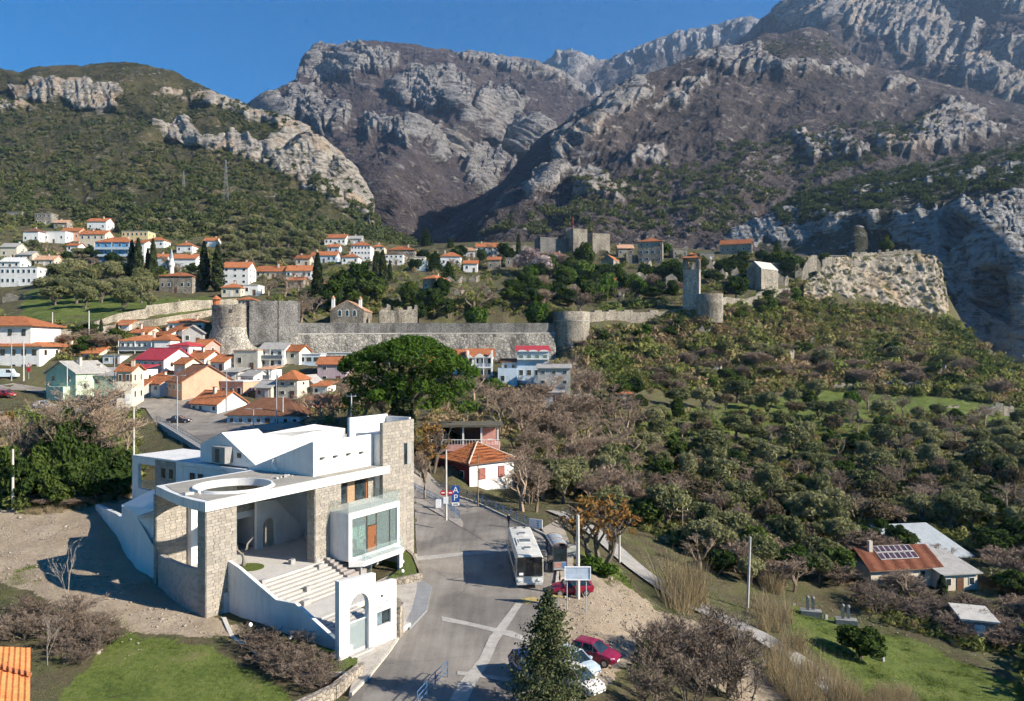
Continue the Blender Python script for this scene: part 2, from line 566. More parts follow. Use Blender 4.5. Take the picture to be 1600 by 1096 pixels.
m, nt, n, l, b = nodes_of('ground_cover')
pos = wpos(n)
ag = n.new('ShaderNodeAttribute'); ag.attribute_name = 'grass'
ad = n.new('ShaderNodeAttribute'); ad.attribute_name = 'dirt'
t1 = noise(n, l, .25,6,.65, pos); t2 = noise(n, l, 2.5,5,.7, pos); t3 = noise(n, l, 14,4,.7, pos)
scrub = ramp(n, [(.3,(.050,.048,.026)),(.45,(.10,.084,.05)),(.58,(.085,.09,.038)),(.75,(.17,.135,.095))])
l.new(t1.outputs[0], scrub.inputs[0])
scr = mix(n, l, .5, scrub.outputs[0], t2.outputs[0], 'OVERLAY')
gr = ramp(n, [(.30,(.040,.055,.014)),(.44,(.075,.105,.024)),(.54,(.115,.145,.036)),(.66,(.18,.165,.075)),(.8,(.22,.18,.11))])
l.new(mathn(n, l, 'ADD', mathn(n, l, 'MULTIPLY', t1.outputs[0], .55), mathn(n, l, 'MULTIPLY', t2.outputs[0], .45)), gr.inputs[0])
di = ramp(n, [(.30,(.15,.118,.085)),(.44,(.27,.215,.155)),(.56,(.36,.295,.22)),(.72,(.47,.42,.34))])
l.new(mathn(n, l, 'ADD', mathn(n, l, 'MULTIPLY', t1.outputs[0], .4), mathn(n, l, 'ADD', mathn(n, l, 'MULTIPLY', t2.outputs[0], .3), mathn(n, l, 'MULTIPLY', t3.outputs[0], .3))), di.inputs[0])
def ragged(src, k):
    r_ = ramp(n, [(.42,(0,0,0)),(.58,(1,1,1))])
    l.new(mathn(n, l, 'ADD', src, mathn(n, l, 'MULTIPLY', mathn(n, l, 'SUBTRACT', mathn(n, l, 'ADD', mathn(n, l, 'MULTIPLY', t1.outputs[0], .5), mathn(n, l, 'MULTIPLY', t2.outputs[0], .5)),.53), k)), r_.inputs[0])
    return r_.outputs[0]
c1 = mix(n, l, ragged(ag.outputs['Fac'], 3.4), scr, gr.outputs[0])
c2 = mix(n, l, ragged(ad.outputs['Fac'], 2.6), c1, di.outputs[0])
l.new(c2, b.inputs['Base Color'])
b.inputs['Roughness'].default_value = .95
b.inputs['Specular IOR Level'].default_value = .1
bump(n, l, b, mathn(n, l, 'ADD', t2.outputs[0], mathn(n, l, 'MULTIPLY', t3.outputs[0], .5)),.7,.25)
tag(link('ground', gme, m), kind='structure')

# ------------------------------------------------------------------ mountains: each a sheet through surveyed spots, with a back slope
def sheet(name, crest, base, inner, nx, ny, disp, freq, mat, rockpolys, seed=0, zstretch=.6, nblur=3, crest_amp=1.0, rock_push=0.0, wob=34, ridged=True, rblur=3, lin=None):
    """crest/base: [(px,py,Y)...] left to right; inner: further spots"""
    cr, ba = np.array(crest, float), np.array(base, float)
    px = np.linspace(cr[0,0], cr[-1,0], nx)
    cpy = np.interp(px, cr[:, 0], cr[:, 1])
    cpy = cpy + crest_amp * (fbm(np.c_[px * .05, px * 0 + seed, px * 0], 4) * 5 + fbm(np.c_[px * .25, px * 0 + seed, px * 0 + 4], 3) * 1.6)
    bpy_ = np.interp(px, ba[:, 0], ba[:, 1])
    t = np.linspace(0,1, ny)[:, None]
    PX = np.broadcast_to(px, (ny, nx))
    PY = cpy + (bpy_ - cpy) * t
    allp = np.concatenate([cr, ba, np.array(inner, float).reshape(-1,3)])
    x0, x1 = cr[0,0], cr[-1,0]
    ext = []
    for p in cr: ext.append((p[0], p[1] - 60, p[2] * 1.06))
    for p in ba: ext.append((p[0], p[1] + 60, p[2] * .95))
    allp = np.concatenate([allp, np.array(ext)])
    LY = tri_interp(allp[:, :2], np.log(allp[:, 2]), np.stack([PX.ravel(), PY.ravel()], -1)).reshape(ny, nx)
    Y = np.exp(blur(fill_nan(LY), nblur))
    P = np.stack([(PX - CX) / F * Y, Y, CAMZ - (PY - CY) / F * Y], -1)
    q = P * np.array([1,1, zstretch])
    pix = np.stack([PX.ravel(), PY.ravel()], -1)
    rock = soft_mask(pix, rockpolys, wob, .035, seed).reshape(ny, nx)
    rock = blur(rock, rblur)
    nrm = np.cross(np.gradient(P, axis=1), np.gradient(P, axis=0))
    nrm /= np.linalg.norm(nrm, axis=-1)[..., None] + 1e-9
    nrm[nrm[...,1] > 0] *= -1
    h = fbm(q * freq + seed * 7.7,6,.5, ridged)
    h2 = fbm(P * freq * np.array([6,6,3.2]) + seed, 5,.6, True)
    edge = np.minimum(1, t * 7 + .25)
    g_ = np.zeros_like(h)
    if lin:
        th, lf, la = math.radians(lin[0]), lin[1], lin[2]
        wv = fbm(np.stack([PX * .012, PY * .012, PX * 0 + seed], -1),3) * 22
        al = PX * math.cos(th) + PY * math.sin(th); ac = -PX * math.sin(th) + PY * math.cos(th) + wv
        g_ = fbm(np.stack([ac * lf, al * lf * .2, PX * 0 + seed * 3.1], -1),5,.58, True)
        h = h + g_ * la / disp * (.36 + .8 * rock)
    d = (h * disp + h2 * disp * (.20 + .16 * rock)) * edge + rock * rock_push
    P = P + nrm * d[..., None]
    # back slope behind the crest
    back = []
    for k, (dy, dz) in enumerate(((.05,-.03),(.15,-.14),(.4,-.55))):
        c = P[0].copy()
        s = c[:, 1:2]
        c[:, :2] *= (1 + dy)
        c[:, 2] += s[:, 0] * dz
        back.append(c)
    P = np.concatenate([np.array(back[::-1]), P], 0)
    rock = np.concatenate([np.zeros((3, nx)), rock], 0)
    fc = grid_faces(*P.shape[:2])[:, ::-1].copy()
    me = raw_mesh(name, P.reshape(-1,3), fc, smooth=True)
    set_attr(me, 'rock', rock.ravel())
    set_attr(me, 'lin', np.concatenate([np.zeros((3, nx)), g_], 0).ravel())
    o = tag(link(name, me, mat), kind='structure')
    return P[3:], PX, PY

def mountain_mat(name, veg, rockc, fine, warm=.0, patch=.5, strata=(.25,.5,0), zs=2.2, bk=.9):
    m, nt, n, l, b = nodes_of(name)
    pos = wpos(n)
    a = n.new('ShaderNodeAttribute'); a.attribute_name = 'rock'
    tb = noise(n, l, fine, 5,.7, pos)
    mp = n.new('ShaderNodeMapping'); mp.inputs['Scale'].default_value = (fine * .45, fine * .45, fine * zs); mp.inputs['Rotation'].default_value = strata
    l.new(pos, mp.inputs[0])
    tc = noise(n, l, 1.0,4,.7, mp.outputs[0], .6)
    ta = noise(n, l, fine * .15,2,.5, pos)
    v = ramp(n, [(.3, veg[0]),(.45, veg[1]),(.58, veg[2]),(.75, veg[3])])
    l.new(mathn(n, l, 'ADD', mathn(n, l, 'MULTIPLY', ta.outputs[0], .55), mathn(n, l, 'MULTIPLY', tb.outputs[0], .45)), v.inputs[0])
    r = ramp(n, [(.34, tuple(c * .16 for c in rockc)),(.44, tuple(c * .6 for c in rockc)),(.53, rockc),(.7, tuple(min(.75, c * 1.3) for c in rockc))])  # darkest stops put crevice shade into the rock colour
    l.new(mathn(n, l, 'ADD', mathn(n, l, 'MULTIPLY', tc.outputs[0], .6), mathn(n, l, 'MULTIPLY', tb.outputs[0], .4)), r.inputs[0])
    rc = r.outputs[0]
    if warm > 0:
        wr = ramp(n, [(.52,(0,0,0)),(.66,(1,1,1))]); l.new(ta.outputs[0], wr.inputs[0])
        rc = mix(n, l, mathn(n, l, 'MULTIPLY', wr.outputs[0], warm), rc, (.40,.27,.16))
    # bare rock shows through the growth in spots, scrub grows on the rock in spots
    fac = mathn(n, l, 'ADD', mathn(n, l, 'MULTIPLY', a.outputs['Fac'], .33), mathn(n, l, 'MULTIPLY', mathn(n, l, 'SUBTRACT', mathn(n, l, 'ADD', mathn(n, l, 'MULTIPLY', tb.outputs[0], .5), mathn(n, l, 'MULTIPLY', tc.outputs[0], .5)),.5),2.6 * patch))
    al = n.new('ShaderNodeAttribute'); al.attribute_name = 'lin'
    fac = mathn(n, l, 'ADD', fac, mathn(n, l, 'MULTIPLY', mathn(n, l, 'SUBTRACT', al.outputs['Fac'], .42),.2))
    fr = ramp(n, [(.10,(0,0,0)),(.32,(1,1,1))]); l.new(fac, fr.inputs[0])
    l.new(mix(n, l, fr.outputs[0], v.outputs[0], rc), b.inputs['Base Color'])
    b.inputs['Roughness'].default_value = .95
    b.inputs['Specular IOR Level'].default_value = .08
    bump(n, l, b, mathn(n, l, 'ADD', tb.outputs[0], mathn(n, l, 'MULTIPLY', tc.outputs[0], .7)),.9, bk / fine)
    return m

MA = mountain_mat('near_hill_cover', ((.026,.030,.013),(.055,.055,.026),(.09,.08,.042),(.145,.12,.075)),(.36,.325,.28),.16,.55,.45)
MBm = mountain_mat('gorge_mountain_cover', ((.036,.031,.033),(.066,.053,.054),(.092,.076,.074),(.15,.128,.118)),(.27,.255,.245),.04,.1,.62,(.15,.62,.2),3.2)
MC = mountain_mat('far_range_cover', ((.05,.047,.048),(.09,.08,.08),(.13,.12,.115),(.2,.19,.18)),(.27,.26,.255),.022,0,.7,(0,0,0),.3)
MD = mountain_mat('right_mountain_cover', ((.032,.031,.029),(.060,.050,.048),(.088,.072,.067),(.14,.118,.105)),(.27,.25,.235),.06,.25,.66,(.3,-.5,0),1.2)
ME = mountain_mat('ravine_slope_cover', ((.024,.030,.017),(.05,.05,.034),(.095,.088,.068),(.16,.145,.12)),(.29,.285,.275),.14,.1,.75)

sheet('far_mountains', [(800,130,4000),(843,103,3900),(868,92,3800),(878,78,3700),(905,80,3700),(925,93,3800),(945,96,3900),(1000,75,3800),(1060,52,3800),(1100,46,3700),(1130,38,3700),(1170,27,3600),(1185,36,3600),(1260,12,3600),(1330,0,3600)],
      [(800,230,2500),(1000,260,2300),(1330,200,2300)],
      [(900,120,3500),(885,150,3350),(930,130,3500),(980,110,3500),(1010,120,3250),(1050,90,3400),(1090,100,3150),(1140,70,3350),(1170,80,3100)], 330,100,36,.0035, MC,
      [[(860,70),(925,80),(930,110),(880,160),(860,140)], [(930,85),(1000,72),(1000,95),(940,105)], [(1000,70),(1180,20),(1200,60),(1100,85),(1010,95)], [(880,150),(940,150),(940,185),(890,180)]], 1,.35,1,1.3, lin=(98,.05,34))
sheet('upper_mountain', [(1100,112,2700),(1140,80,2650),(1175,48,2600),(1213,16,2550),(1240,-8,2500),(1300,-45,2500),(1400,-60,2400),(1500,-70,2400),(1600,-75,2300),(1870,-80,2300)],
      [(1100,300,1500),(1870,300,1500)],
      [(1300,40,2250),(1250,60,2300),(1400,60,2150),(1350,20,2350),(1500,40,2150),(1440,20,2300),(1540,10,2100),(1600,60,1950),(1500,100,1950),(1420,100,1950),(1300,110,2000),(1580,120,1800),(1700,60,1900),(1800,100,1700)], 380,190,40,.0042, MD,
      [[(1215,10),(1480,-30),(1500,60),(1420,95),(1300,60),(1230,55)], [(1440,60),(1530,50),(1530,110),(1470,130),(1440,110)], [(1490,100),(1600,90),(1620,180),(1500,160)], [(1520,-20),(1600,-20),(1600,30),(1560,20)]], 2,.5,2,1.2,6, lin=(125,.045,25))
HB, HBX, HBY = sheet('gorge_mountain', [(330,205,2000),(380,172,1950),(400,158,1900),(440,139,1900),(462,128,1900),(466,112,2150),(480,94,2180),(497,74,2200),(530,75,2200),(570,65,2250),(640,72,2300),(700,80,2350),(760,92,2400),(850,105,2450),(880,122,2450),(905,140,2450),(940,155,2450),(1000,175,2400)],
      [(330,420,900),(560,410,900),(640,410,1050),(700,400,1500),(1000,400,1800)],
      [(500,135,2050),(560,120,1980),(620,130,1950),(540,150,1900),(470,150,1850),(430,175,1700),(520,215,1500),(480,240,1400),(560,260,1300),(600,160,1880),(660,130,2000),(700,150,1850),(640,190,1700),(720,200,1650),(690,170,1800),(760,170,1900),(730,120,2200),(800,150,2150),(840,210,1800),(780,230,1850),(820,170,2000),
       (700,260,1600),(760,280,1650),(640,250,1350),(650,320,1300),(600,330,1000),(720,320,1480),(680,300,1420),(790,260,1750),(880,180,2150),(560,200,1650),(590,300,1120)], 520,260,30,.0052, MBm,
      [[(467,95),(500,72),(560,80),(620,105),(615,125),(560,130),(500,145),(470,128)], [(610,150),(640,130),(700,130),(735,160),(720,205),(690,190),(620,165)], [(730,175),(790,155),(840,190),(850,220),(820,250),(780,235),(740,215)],
       [(700,85),(850,105),(940,155),(900,150),(800,120),(720,100)], [(400,175),(480,165),(545,190),(550,215),(510,225),(440,200)], [(570,205),(690,215),(780,265),(790,285),(740,280),(640,240),(580,230)], [(720,270),(780,280),(750,310),(720,300)]], 3,.45,2,1.0,12, lin=(28,.07,17))
HD, HDX, HDY = sheet('right_mountain', [(640,395,1250),(700,358,1300),(740,325,1270),(780,292,1230),(815,255,1190),(850,215,1170),(880,195,1170),(920,170,1190),(960,140,1220),(1010,118,1270),(1050,105,1340),(1090,84,1420),(1120,75,1480),(1160,75,1520),(1195,52,1600),(1215,57,1600),(1265,45,1600),(1287,50,1600),(1325,82,1580),(1355,102,1550),(1400,116,1500),(1500,140,1450),(1600,170,1400),(1870,190,1400)],
      [(640,440,900),(720,440,640),(800,430,560),(1000,450,520),(1200,460,520),(1450,470,500),(1600,470,480),(1870,470,480)],
      [(1000,150,1100),(955,195,1000),(905,250,890),(868,300,790),(812,345,690),(1100,110,1340),(1060,150,1180),(1000,215,980),(940,280,840),(890,330,740),(1150,130,1260),(1230,110,1300),(1120,180,1080),(1200,190,1120),(1280,130,1300),(1330,170,1180),(1250,230,980),(1080,250,880),(1180,280,820),(1020,310,760),(1100,330,690),(940,360,650),(1240,300,780),(1400,180,1180),(1500,200,1100),(1450,240,930),(1380,260,860),(1540,230,960),(1600,230,1000),(1320,250,900),(700,385,1000),(770,375,660)], 560,280,18,.0085, MD,
      [[(1090,82),(1180,75),(1200,110),(1260,110),(1355,105),(1340,135),(1230,125),(1130,130),(1100,110)], [(870,225),(960,150),(1010,125),(1000,165),(920,230),(885,265)], [(1010,180),(1100,120),(1110,145),(1040,190)], [(820,310),(905,265),(900,290),(830,330)], [(990,255),(1045,235),(1030,275),(990,285)],
       [(1220,240),(1290,225),(1340,240),(1340,265),(1270,268)], [(1360,245),(1450,190),(1490,175),(1530,200),(1565,225),(1500,250),(1400,262)], [(900,290),(1000,330),(990,345),(900,330)], [(1380,130),(1420,125),(1430,150),(1390,155)]], 4,.5,2,.8,5, lin=(128,.035,9))
HE, HEX, HEY = sheet('ravine_slope', [(1120,372,640),(1200,335,650),(1260,300,660),(1330,277,670),(1400,262,680),(1500,245,690),(1600,222,690),(1870,190,680)],
      [(1120,450,520),(1340,470,470),(1480,540,420),(1600,640,355),(1870,700,330)],
      [(1250,350,600),(1340,348,540),(1400,338,530),(1480,322,515),(1600,302,490),(1340,320,590),(1450,290,600),(1600,270,560),(1380,390,540),(1480,420,455),(1530,480,415),(1600,420,385),(1600,520,370),(1440,380,500),(1540,360,440),(1870,300,480)], 380,180,5,.018, ME,
      [[(1330,350),(1420,335),(1500,325),(1620,305),(1620,640),(1540,560),(1470,420),(1400,370)], [(1160,350),(1260,330),(1330,350),(1250,390),(1140,390)], [(1340,300),(1600,262),(1600,275),(1340,312)]], 5,.5,2,1.0,1.5, lin=(60,.045,2.5))
HA, HAX, HAY = sheet('left_hill', [(-270,135,1000),(-100,118,980),(0,107,960),(30,113,950),(60,105,950),(120,104,950),(200,98,960),(270,112,940),(330,143,900),(400,172,860),(450,182,830),(490,207,790),(520,235,750),(545,262,720),(562,285,700),(573,310,680),(577,345,650),(590,362,610),(650,396,560)],
      [(-270,390,440),(0,395,420),(200,405,420),(400,415,420),(560,420,420),(650,420,470)],
      [(100,135,850),(180,140,840),(40,140,860),(100,182,810),(180,185,800),(40,170,820),(250,195,760),(330,215,720),(420,225,700),(500,222,700),(540,268,680),(260,228,740),(330,240,700),(430,262,670),(500,300,640),(550,340,615),(575,358,600),(300,300,560),(400,330,545),(500,352,530),(100,300,560),(0,250,660),(100,230,690),(200,250,650),(300,170,850),(400,200,780),(-100,250,660),(200,345,490),(0,335,490),(400,358,490),(-200,345,490)], 460,270,7,.016, MA,
      [[(25,145),(70,135),(150,132),(190,150),(190,180),(130,182),(100,165),(30,165)], [(240,200),(300,190),(312,220),(298,236),(255,225)], [(300,215),(400,225),(440,215),(500,212),(545,260),(575,300),(577,350),(540,330),(490,295),(420,265),(340,245),(300,232)], [(330,150),(400,175),(480,205),(500,225),(440,205),(360,185),(290,165),(230,150)], [(420,265),(480,290),(580,352),(570,362),(480,310),(425,275)], [(0,165),(40,170),(60,182),(0,185)]], 6,.6,1,1.0,3,14, lin=(80,.06,4))
# ------------------------------------------------------------------ materials of the museum
def stone_block_mat(name, col, rnd=.22, bs=.8):
    m, nt, n, l, b = nodes_of(name)
    pos = wpos(n)
    oi = n.new('ShaderNodeObjectInfo')
    t1 = noise(n, l, 5,4,.7, pos)
    t2 = noise(n, l, 30,3,.7, pos)
    r = ramp(n, [(.3, tuple(c * .72 for c in col)),(.5, col),(.72, tuple(min(1, c * 1.18) for c in col))])
    l.new(mathn(n, l, 'ADD', mathn(n, l, 'MULTIPLY', t1.outputs[0], .6), mathn(n, l, 'MULTIPLY', t2.outputs[0], .4)), r.inputs[0])
    r2 = ramp(n, [(0,(.80,.78,.75)),(.35,(.93,.92,.90)),(.7,(1.02,1.0,.97)),(1,(1.10,1.08,1.04))])
    l.new(oi.outputs['Random'], r2.inputs[0])
    l.new(mix(n, l, 1.0, r.outputs[0], r2.outputs[0], 'MULTIPLY'), b.inputs['Base Color'])
    b.inputs['Roughness'].default_value = .9
    b.inputs['Specular IOR Level'].default_value = .15
    bump(n, l, b, mathn(n, l, 'ADD', t1.outputs[0], t2.outputs[0]), bs, .03)
    return m

WHITE = M('white_render', (.64,.635,.62),.75,.09,.4,.2,25, streak=.38)
ROOFW = M('white_roof_membrane', (.64,.64,.63),.6,.06,.6,.1,12, streak=.0)
DECK = M('roof_screed', (.31,.29,.25),.9,.16,.6,.3,15)
STONE = stone_block_mat('limestone_block', (.335,.305,.268))
STONEJ = M('stone_wall_core', (.26,.235,.20),.95,.2,1.5,.4,14)
PAVE = M('pale_paving', (.48,.46,.43),.8,.1,.9,.2,10)
TREAD = M('white_step_stone', (.42,.395,.36),.75,.08,1.0,.15,18)
CONCR = M('grey_concrete', (.34,.33,.32),.85,.16,1.2,.3,18)
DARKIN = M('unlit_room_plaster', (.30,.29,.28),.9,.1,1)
WOODB = M('brown_timber', (.22,.085,.035),.55,.25,4,.2,30)
FRAME = M('dark_window_frame', (.06,.055,.05),.5,.1,3)
GLASS = clear_glass('showroom_glass', (.62,.74,.72),.16)
RAILG = clear_glass('rail_glass', (.90,.93,.92),.12)
WPANE = glass_mat('window_glass')
LAWN = M('mown_lawn', (.085,.115,.022),.95,.3,4,.8,40)
GLOBE = M('white_globe', (.85,.85,.83),.35,.03,2)

A0 = at(320.9,785.3,57.5)
B0 = at(609,727.6,57.5 * 237.3 / 179.6)
U2 = (B0 - A0); U2.z = 0; U2.normalize()
V2 = Vector((-U2.y, U2.x, 0))
MROT = math.atan2(U2.y, U2.x)
MO = Vector((A0.x, A0.y, 0))
def ml(px, py, kind, val):
    """museum coordinates (u, w, z) of a pixel lying in the plane u=val, w=val or z=val"""
    if kind == 'z':
        P = gz(px, py, val)
    else:
        nn = U2 if kind == 'u' else V2
        r = Vector(((px - CX) / F, 1,0))
        P = at(px, py, (val + MO.dot(nn)) / r.dot(nn))
    d = P - MO
    return (d.dot(U2), d.dot(V2), P.z)
def mw(u, w, z):
    return MO + U2 * u + V2 * w + Vector((0,0, z))

mus = empty('museum_building', MO, MROT)
tag(mus, 'white modern museum with round roof opening and pale stone pillars beside the road', 'museum')

# --- canopy slab with the round opening
OC, OR = (5.5,3.75),3.2
def ring_slab(outer, c, r, z0, z1, n=72, taper=1.0):
    """slab between a circle and a star-shaped outline"""
    vs, fs = [], []
    ang = sorted(set([2 * math.pi * i / n for i in range(n)] + [math.atan2(p[1] - c[1], p[0] - c[0]) % (2 * math.pi) for p in outer]))
    k = len(ang)
    for a in ang:
        d = (math.cos(a), math.sin(a))
        best = 1e9
        for i in range(len(outer)):
            p, q = outer[i], outer[(i + 1) % len(outer)]
            ex, ey = q[0] - p[0], q[1] - p[1]
            det = d[0] * ey - d[1] * ex
            if abs(det) < 1e-9: continue
            t = ((p[0] - c[0]) * ey - (p[1] - c[1]) * ex) / det
            s_ = ((p[0] - c[0]) * d[1] - (p[1] - c[1]) * d[0]) / det
            if t > 0 and -1e-6 <= s_ <= 1 + 1e-6: best = min(best, t)
        R = max(best * taper, r + .02)
        vs += [(c[0] + d[0] * r, c[1] + d[1] * r, z0),(c[0] + d[0] * r, c[1] + d[1] * r, z1),(c[0] + d[0] * R, c[1] + d[1] * R, z0),(c[0] + d[0] * R, c[1] + d[1] * R, z1)]
    for i in range(k):
        a, b_ = i * 4,((i + 1) % k) * 4
        fs += [(a + 1, a + 3, b_ + 3, b_ + 1),(a, b_, b_ + 2, a + 2),(a + 2, b_ + 2, b_ + 3, a + 3),(a, a + 1, b_ + 1, b_)]
    return vs, fs
ZT, ZB = 10.13,9.36
outl = [(0,0),(12.6,0),(12.6,9.9),(2.2,9.9),(1.2,6.6),(.45,3.8),(.1,1.8)]
mb = MB(); mb.add(*ring_slab(outl, OC, OR, ZT - .42, ZT))
for i_ in range(len(outl)):
    p_, q_ = Vector(outl[i_]), Vector(outl[(i_ + 1) % len(outl)])
    d_ = (q_ - p_).normalized(); n_ = Vector((-d_.y, d_.x)) * .25
    mb.prism([tuple(p_), tuple(q_), tuple(q_ + n_), tuple(p_ + n_)], ZB, ZT - .41)
mb.box(12.6,21.7,0,1.5, ZB, ZT)
can = mb.build('canopy', WHITE, mus)
mb = MB(); mb.add(*ring_slab([(.5,.25),(12.5,.25),(12.5,9.3),(2.7,9.3),(1.6,6.6),(.85,3.8)], OC, OR + .35, ZT - .02, ZT + .03))
mb.box(12.7,21.3,.25,1.48, ZT - .02, ZT + .03)
mb.build('roof_deck', DECK, can)
mb = MB()
k = 72
vs = []; fs = []
for i in range(k):
    a = 2 * math.pi * i / k
    for r, z in ((OR - .05, ZT - .46),(OR - .05, ZT + .20),(OR + .12, ZT + .20),(OR + .2, ZT - .1)):
        vs.append((OC[0] + r * math.cos(a), OC[1] + r * math.sin(a), z))
for i in range(k):
    for j in range(4):
        fs.append((i * 4 + j, i * 4 + (j + 1) % 4,((i + 1) % k) * 4 + (j + 1) % 4,((i + 1) % k) * 4 + j))
mb.add(vs, fs)
mb.build('oculus_rim', WHITE, can)
mb = MB()                                                    # rubble and pipe ends left on the roof
rr = random.Random(5)
for px, py in ((291,772),(296,773),(312,770),(306,772),(432,748),(438,746),(446,745),(450,743),(455,744),(461,742)):
    u_, w_, z_ = ml(px, py, 'z', ZT + .05)
    mb.obox((u_, w_), rr.random() * 3,.12 + rr.random() * .3,.1, ZT + .02, ZT + .1 + rr.random() * .15)
tag(mb.build('roof_rubble', PAVE, can), kind='stuff')

# --- stone faces laid block by block
_blocks = {}
def block_mesh(L, H, var):
    key = (round(L, 2), round(H, 2), var)
    if key not in _blocks:
        rb = random.Random(hash(key) & 0xffff)
        e = .012
        d = [.02 + rb.random() * .03 for _ in range(4)]
        vs = [(e, 0, e),(L - e, 0, e),(L - e, 0, H - e),(e, 0, H - e),
              (e * 1.5,-d[0], e * 1.5),(L - e * 1.5,-d[1], e * 1.5),(L - e * 1.5,-d[2], H - e * 1.5),(e * 1.5,-d[3], H - e * 1.5)]
        fs = [(4,5,6,7),(0,1,5,4),(1,2,6,5),(2,3,7,6),(3,0,4,7)]
        me = raw_mesh('stone_block', vs, fs)
        me.materials.append(STONE)
        _blocks[key] = me
    return _blocks[key]
def block_face(parent, x0, x1, y, z0, z1, H, L, seed, axis='u', cut=None, flip=1):
    """courses of blocks on the plane w=y (axis 'u') or u=y (axis 'w'), facing -w or -u"""
    rb = random.Random(seed)
    nrow = max(1, round((z1 - z0) / H)); h = (z1 - z0) / nrow
    for r in range(nrow):
        za = z0 + r * h
        lens = []
        tot = x1 - x0
        nb = max(1, round(tot / L))
        cuts = [x0]
        for i in range(1, nb):
            cuts.append(x0 + tot * (i + (.5 if r % 2 else 0) + rb.uniform(-.18,.18)) / (nb + (.5 if r % 2 else 0)))
        cuts.append(x1)
        for a, b_ in zip(cuts[:-1], cuts[1:]):
            if b_ - a < .1: continue
            if cut and cut(.5 * (a + b_), za + h / 2): continue
            Lq = max(.15, round((b_ - a) * 10) / 10)
            o = bpy.data.objects.new('stone_block', block_mesh(Lq, h, rb.randrange(5)))
            COL.objects.link(o)
            o.parent = parent
            o.scale = ((b_ - a) / Lq, 1,1)
            if axis == 'u':
                o.location = (a, y, za)
            else:
                o.location = (y, b_, za); o.rotation_euler = (0,0,-math.pi / 2)

p1 = MB().box(.2,3.05,.2,1.25,.2, ZB).build('stone_pillar', STONEJ, mus)
block_face(p1,.2,3.05,.2,.3, ZB - .02,.25,.56,1)
block_face(p1,.22,1.22,.2,.3, ZB - .02,.25,.52,2, 'w')
p2 = MB().box(11.6,14.9,.2,1.2,1.5, ZB).build('stone_pillar', STONEJ, mus)
block_face(p2,11.6,14.9,.2,2.5, ZB - .02,.25,.56,3)
block_face(p2,.22,1.18,11.6,2.5, ZB - .02,.25,.52,4, 'w')

# --- terrace, parapet, back wall of the portico
mb = MB()
mb.prism([(.6,.6),(.8,3.8),(2.5,9.8),(20.6,9.8),(20.6,-.02),(2.3,-.02)], .4,2.5)
mb.build('terrace_floor', PAVE, mus)
mb = MB()
path = [(.25,1.25),(.3,2.4),(.6,4.2),(1.2,6.4),(2.2,9.6)]
ztop = [4.62,4.58,4.5,4.35,4.2]
for i in range(len(path) - 1):
    (x0, y0),(x1, y1) = path[i], path[i + 1]
    d = Vector((x1 - x0, y1 - y0)).normalized(); nx_, ny_ = d.y, -d.x
    t = .38
    mb.prism([(x0, y0),(x1, y1),(x1 + nx_ * t, y1 + ny_ * t),(x0 + nx_ * t, y0 + ny_ * t)], .5, [ztop[i], ztop[i + 1], ztop[i + 1], ztop[i]])
mb.build('parapet', M('parapet_stone', (.36,.335,.30),.9,.25,2.2,.8,9), mus)
bw = MB()
bw.box(2.2,5.2,9.8,10.2,1.0, ZB)
bw = bw.build('stone_back_wall', STONEJ, mus)
block_face(bw, 2.2,5.2,9.8,2.5, ZB - .02,.25,.56,5)
block_face(bw, 9.81,10.19,2.2,1.5, ZB - .02,.25,.56,6, 'w')
mb = MB()
mb.box(5.2,6.2,9.2,10.2,2.45, ZB)
mb.box(6.2,7.3,9.8,10.2,6.9, ZB)
mb.box(7.3,10.6,9.8,10.2,2.45, ZB)
mb.box(10.6,12.7,9.8,10.2,5.55,6.2)
mb.build('inner_wall', WHITE, mus)
li = MB().box(10.6,12.9,9.7,10.2,6.2, ZB).build('stone_lintel', STONEJ, mus)
block_face(li, 10.6,12.9,9.7,6.2, ZB - .02,.25,.56,7)
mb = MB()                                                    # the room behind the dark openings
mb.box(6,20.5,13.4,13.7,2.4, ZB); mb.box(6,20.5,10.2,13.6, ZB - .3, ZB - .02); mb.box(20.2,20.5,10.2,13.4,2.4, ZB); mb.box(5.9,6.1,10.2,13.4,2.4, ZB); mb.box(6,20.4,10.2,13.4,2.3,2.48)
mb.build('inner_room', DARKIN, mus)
# stair parapet with the arched door
ua, ub, zs = 12.62,14.18,4.5
arch = [(ua, 2.5),(ua, zs)] + [(.5 * (ua + ub) - .78 * math.cos(t), zs + .80 * math.sin(t)) for t in [math.pi * i / 12 for i in range(1,12)]] + [(ub, zs),(ub, 2.5)]
poly = [(11.85,2.5)] + arch + [(17.7,2.5),(18.2,3.05),(14.3,6.95),(11.85,7.15)]
mb = MB(); mb.extrude([(x, 8.5, z) for x, z in poly], (0,.3,0))
mb.build('stair_parapet', WHITE, mus)
mb = MB()
for i in range(24):
    uu = 18.3 - i * .22
    mb.box(uu - .22, uu, 8.82,9.75,2.5,2.5 + (i + 1) * .19)
mb.build('inner_stairs', M('beige_stair_stone', (.42,.37,.31),.85,.15,2), mus)
mb = MB(); mb.box(12.9,20.4,9.8,10.1,2.5, ZB); mb.build('stair_wall', M('beige_stair_plaster', (.64,.60,.55),.85,.12,1), mus)  # plain beige plaster behind the inner stairs
mb = MB(); mb.box(15.6,16.5,9.72,9.79,7.3,8.4); mb.build('window', WPANE, mus)
mb = MB(); mb.box(17.9,18.6,7.2,7.9,2.5,3.3); mb.box(17.2,18.0,6.9,7.6,2.5,2.95); mb.box(18.3,18.5,7.2,8.5,2.5,3.6)
mb.build('stair_block', TREAD, mus)
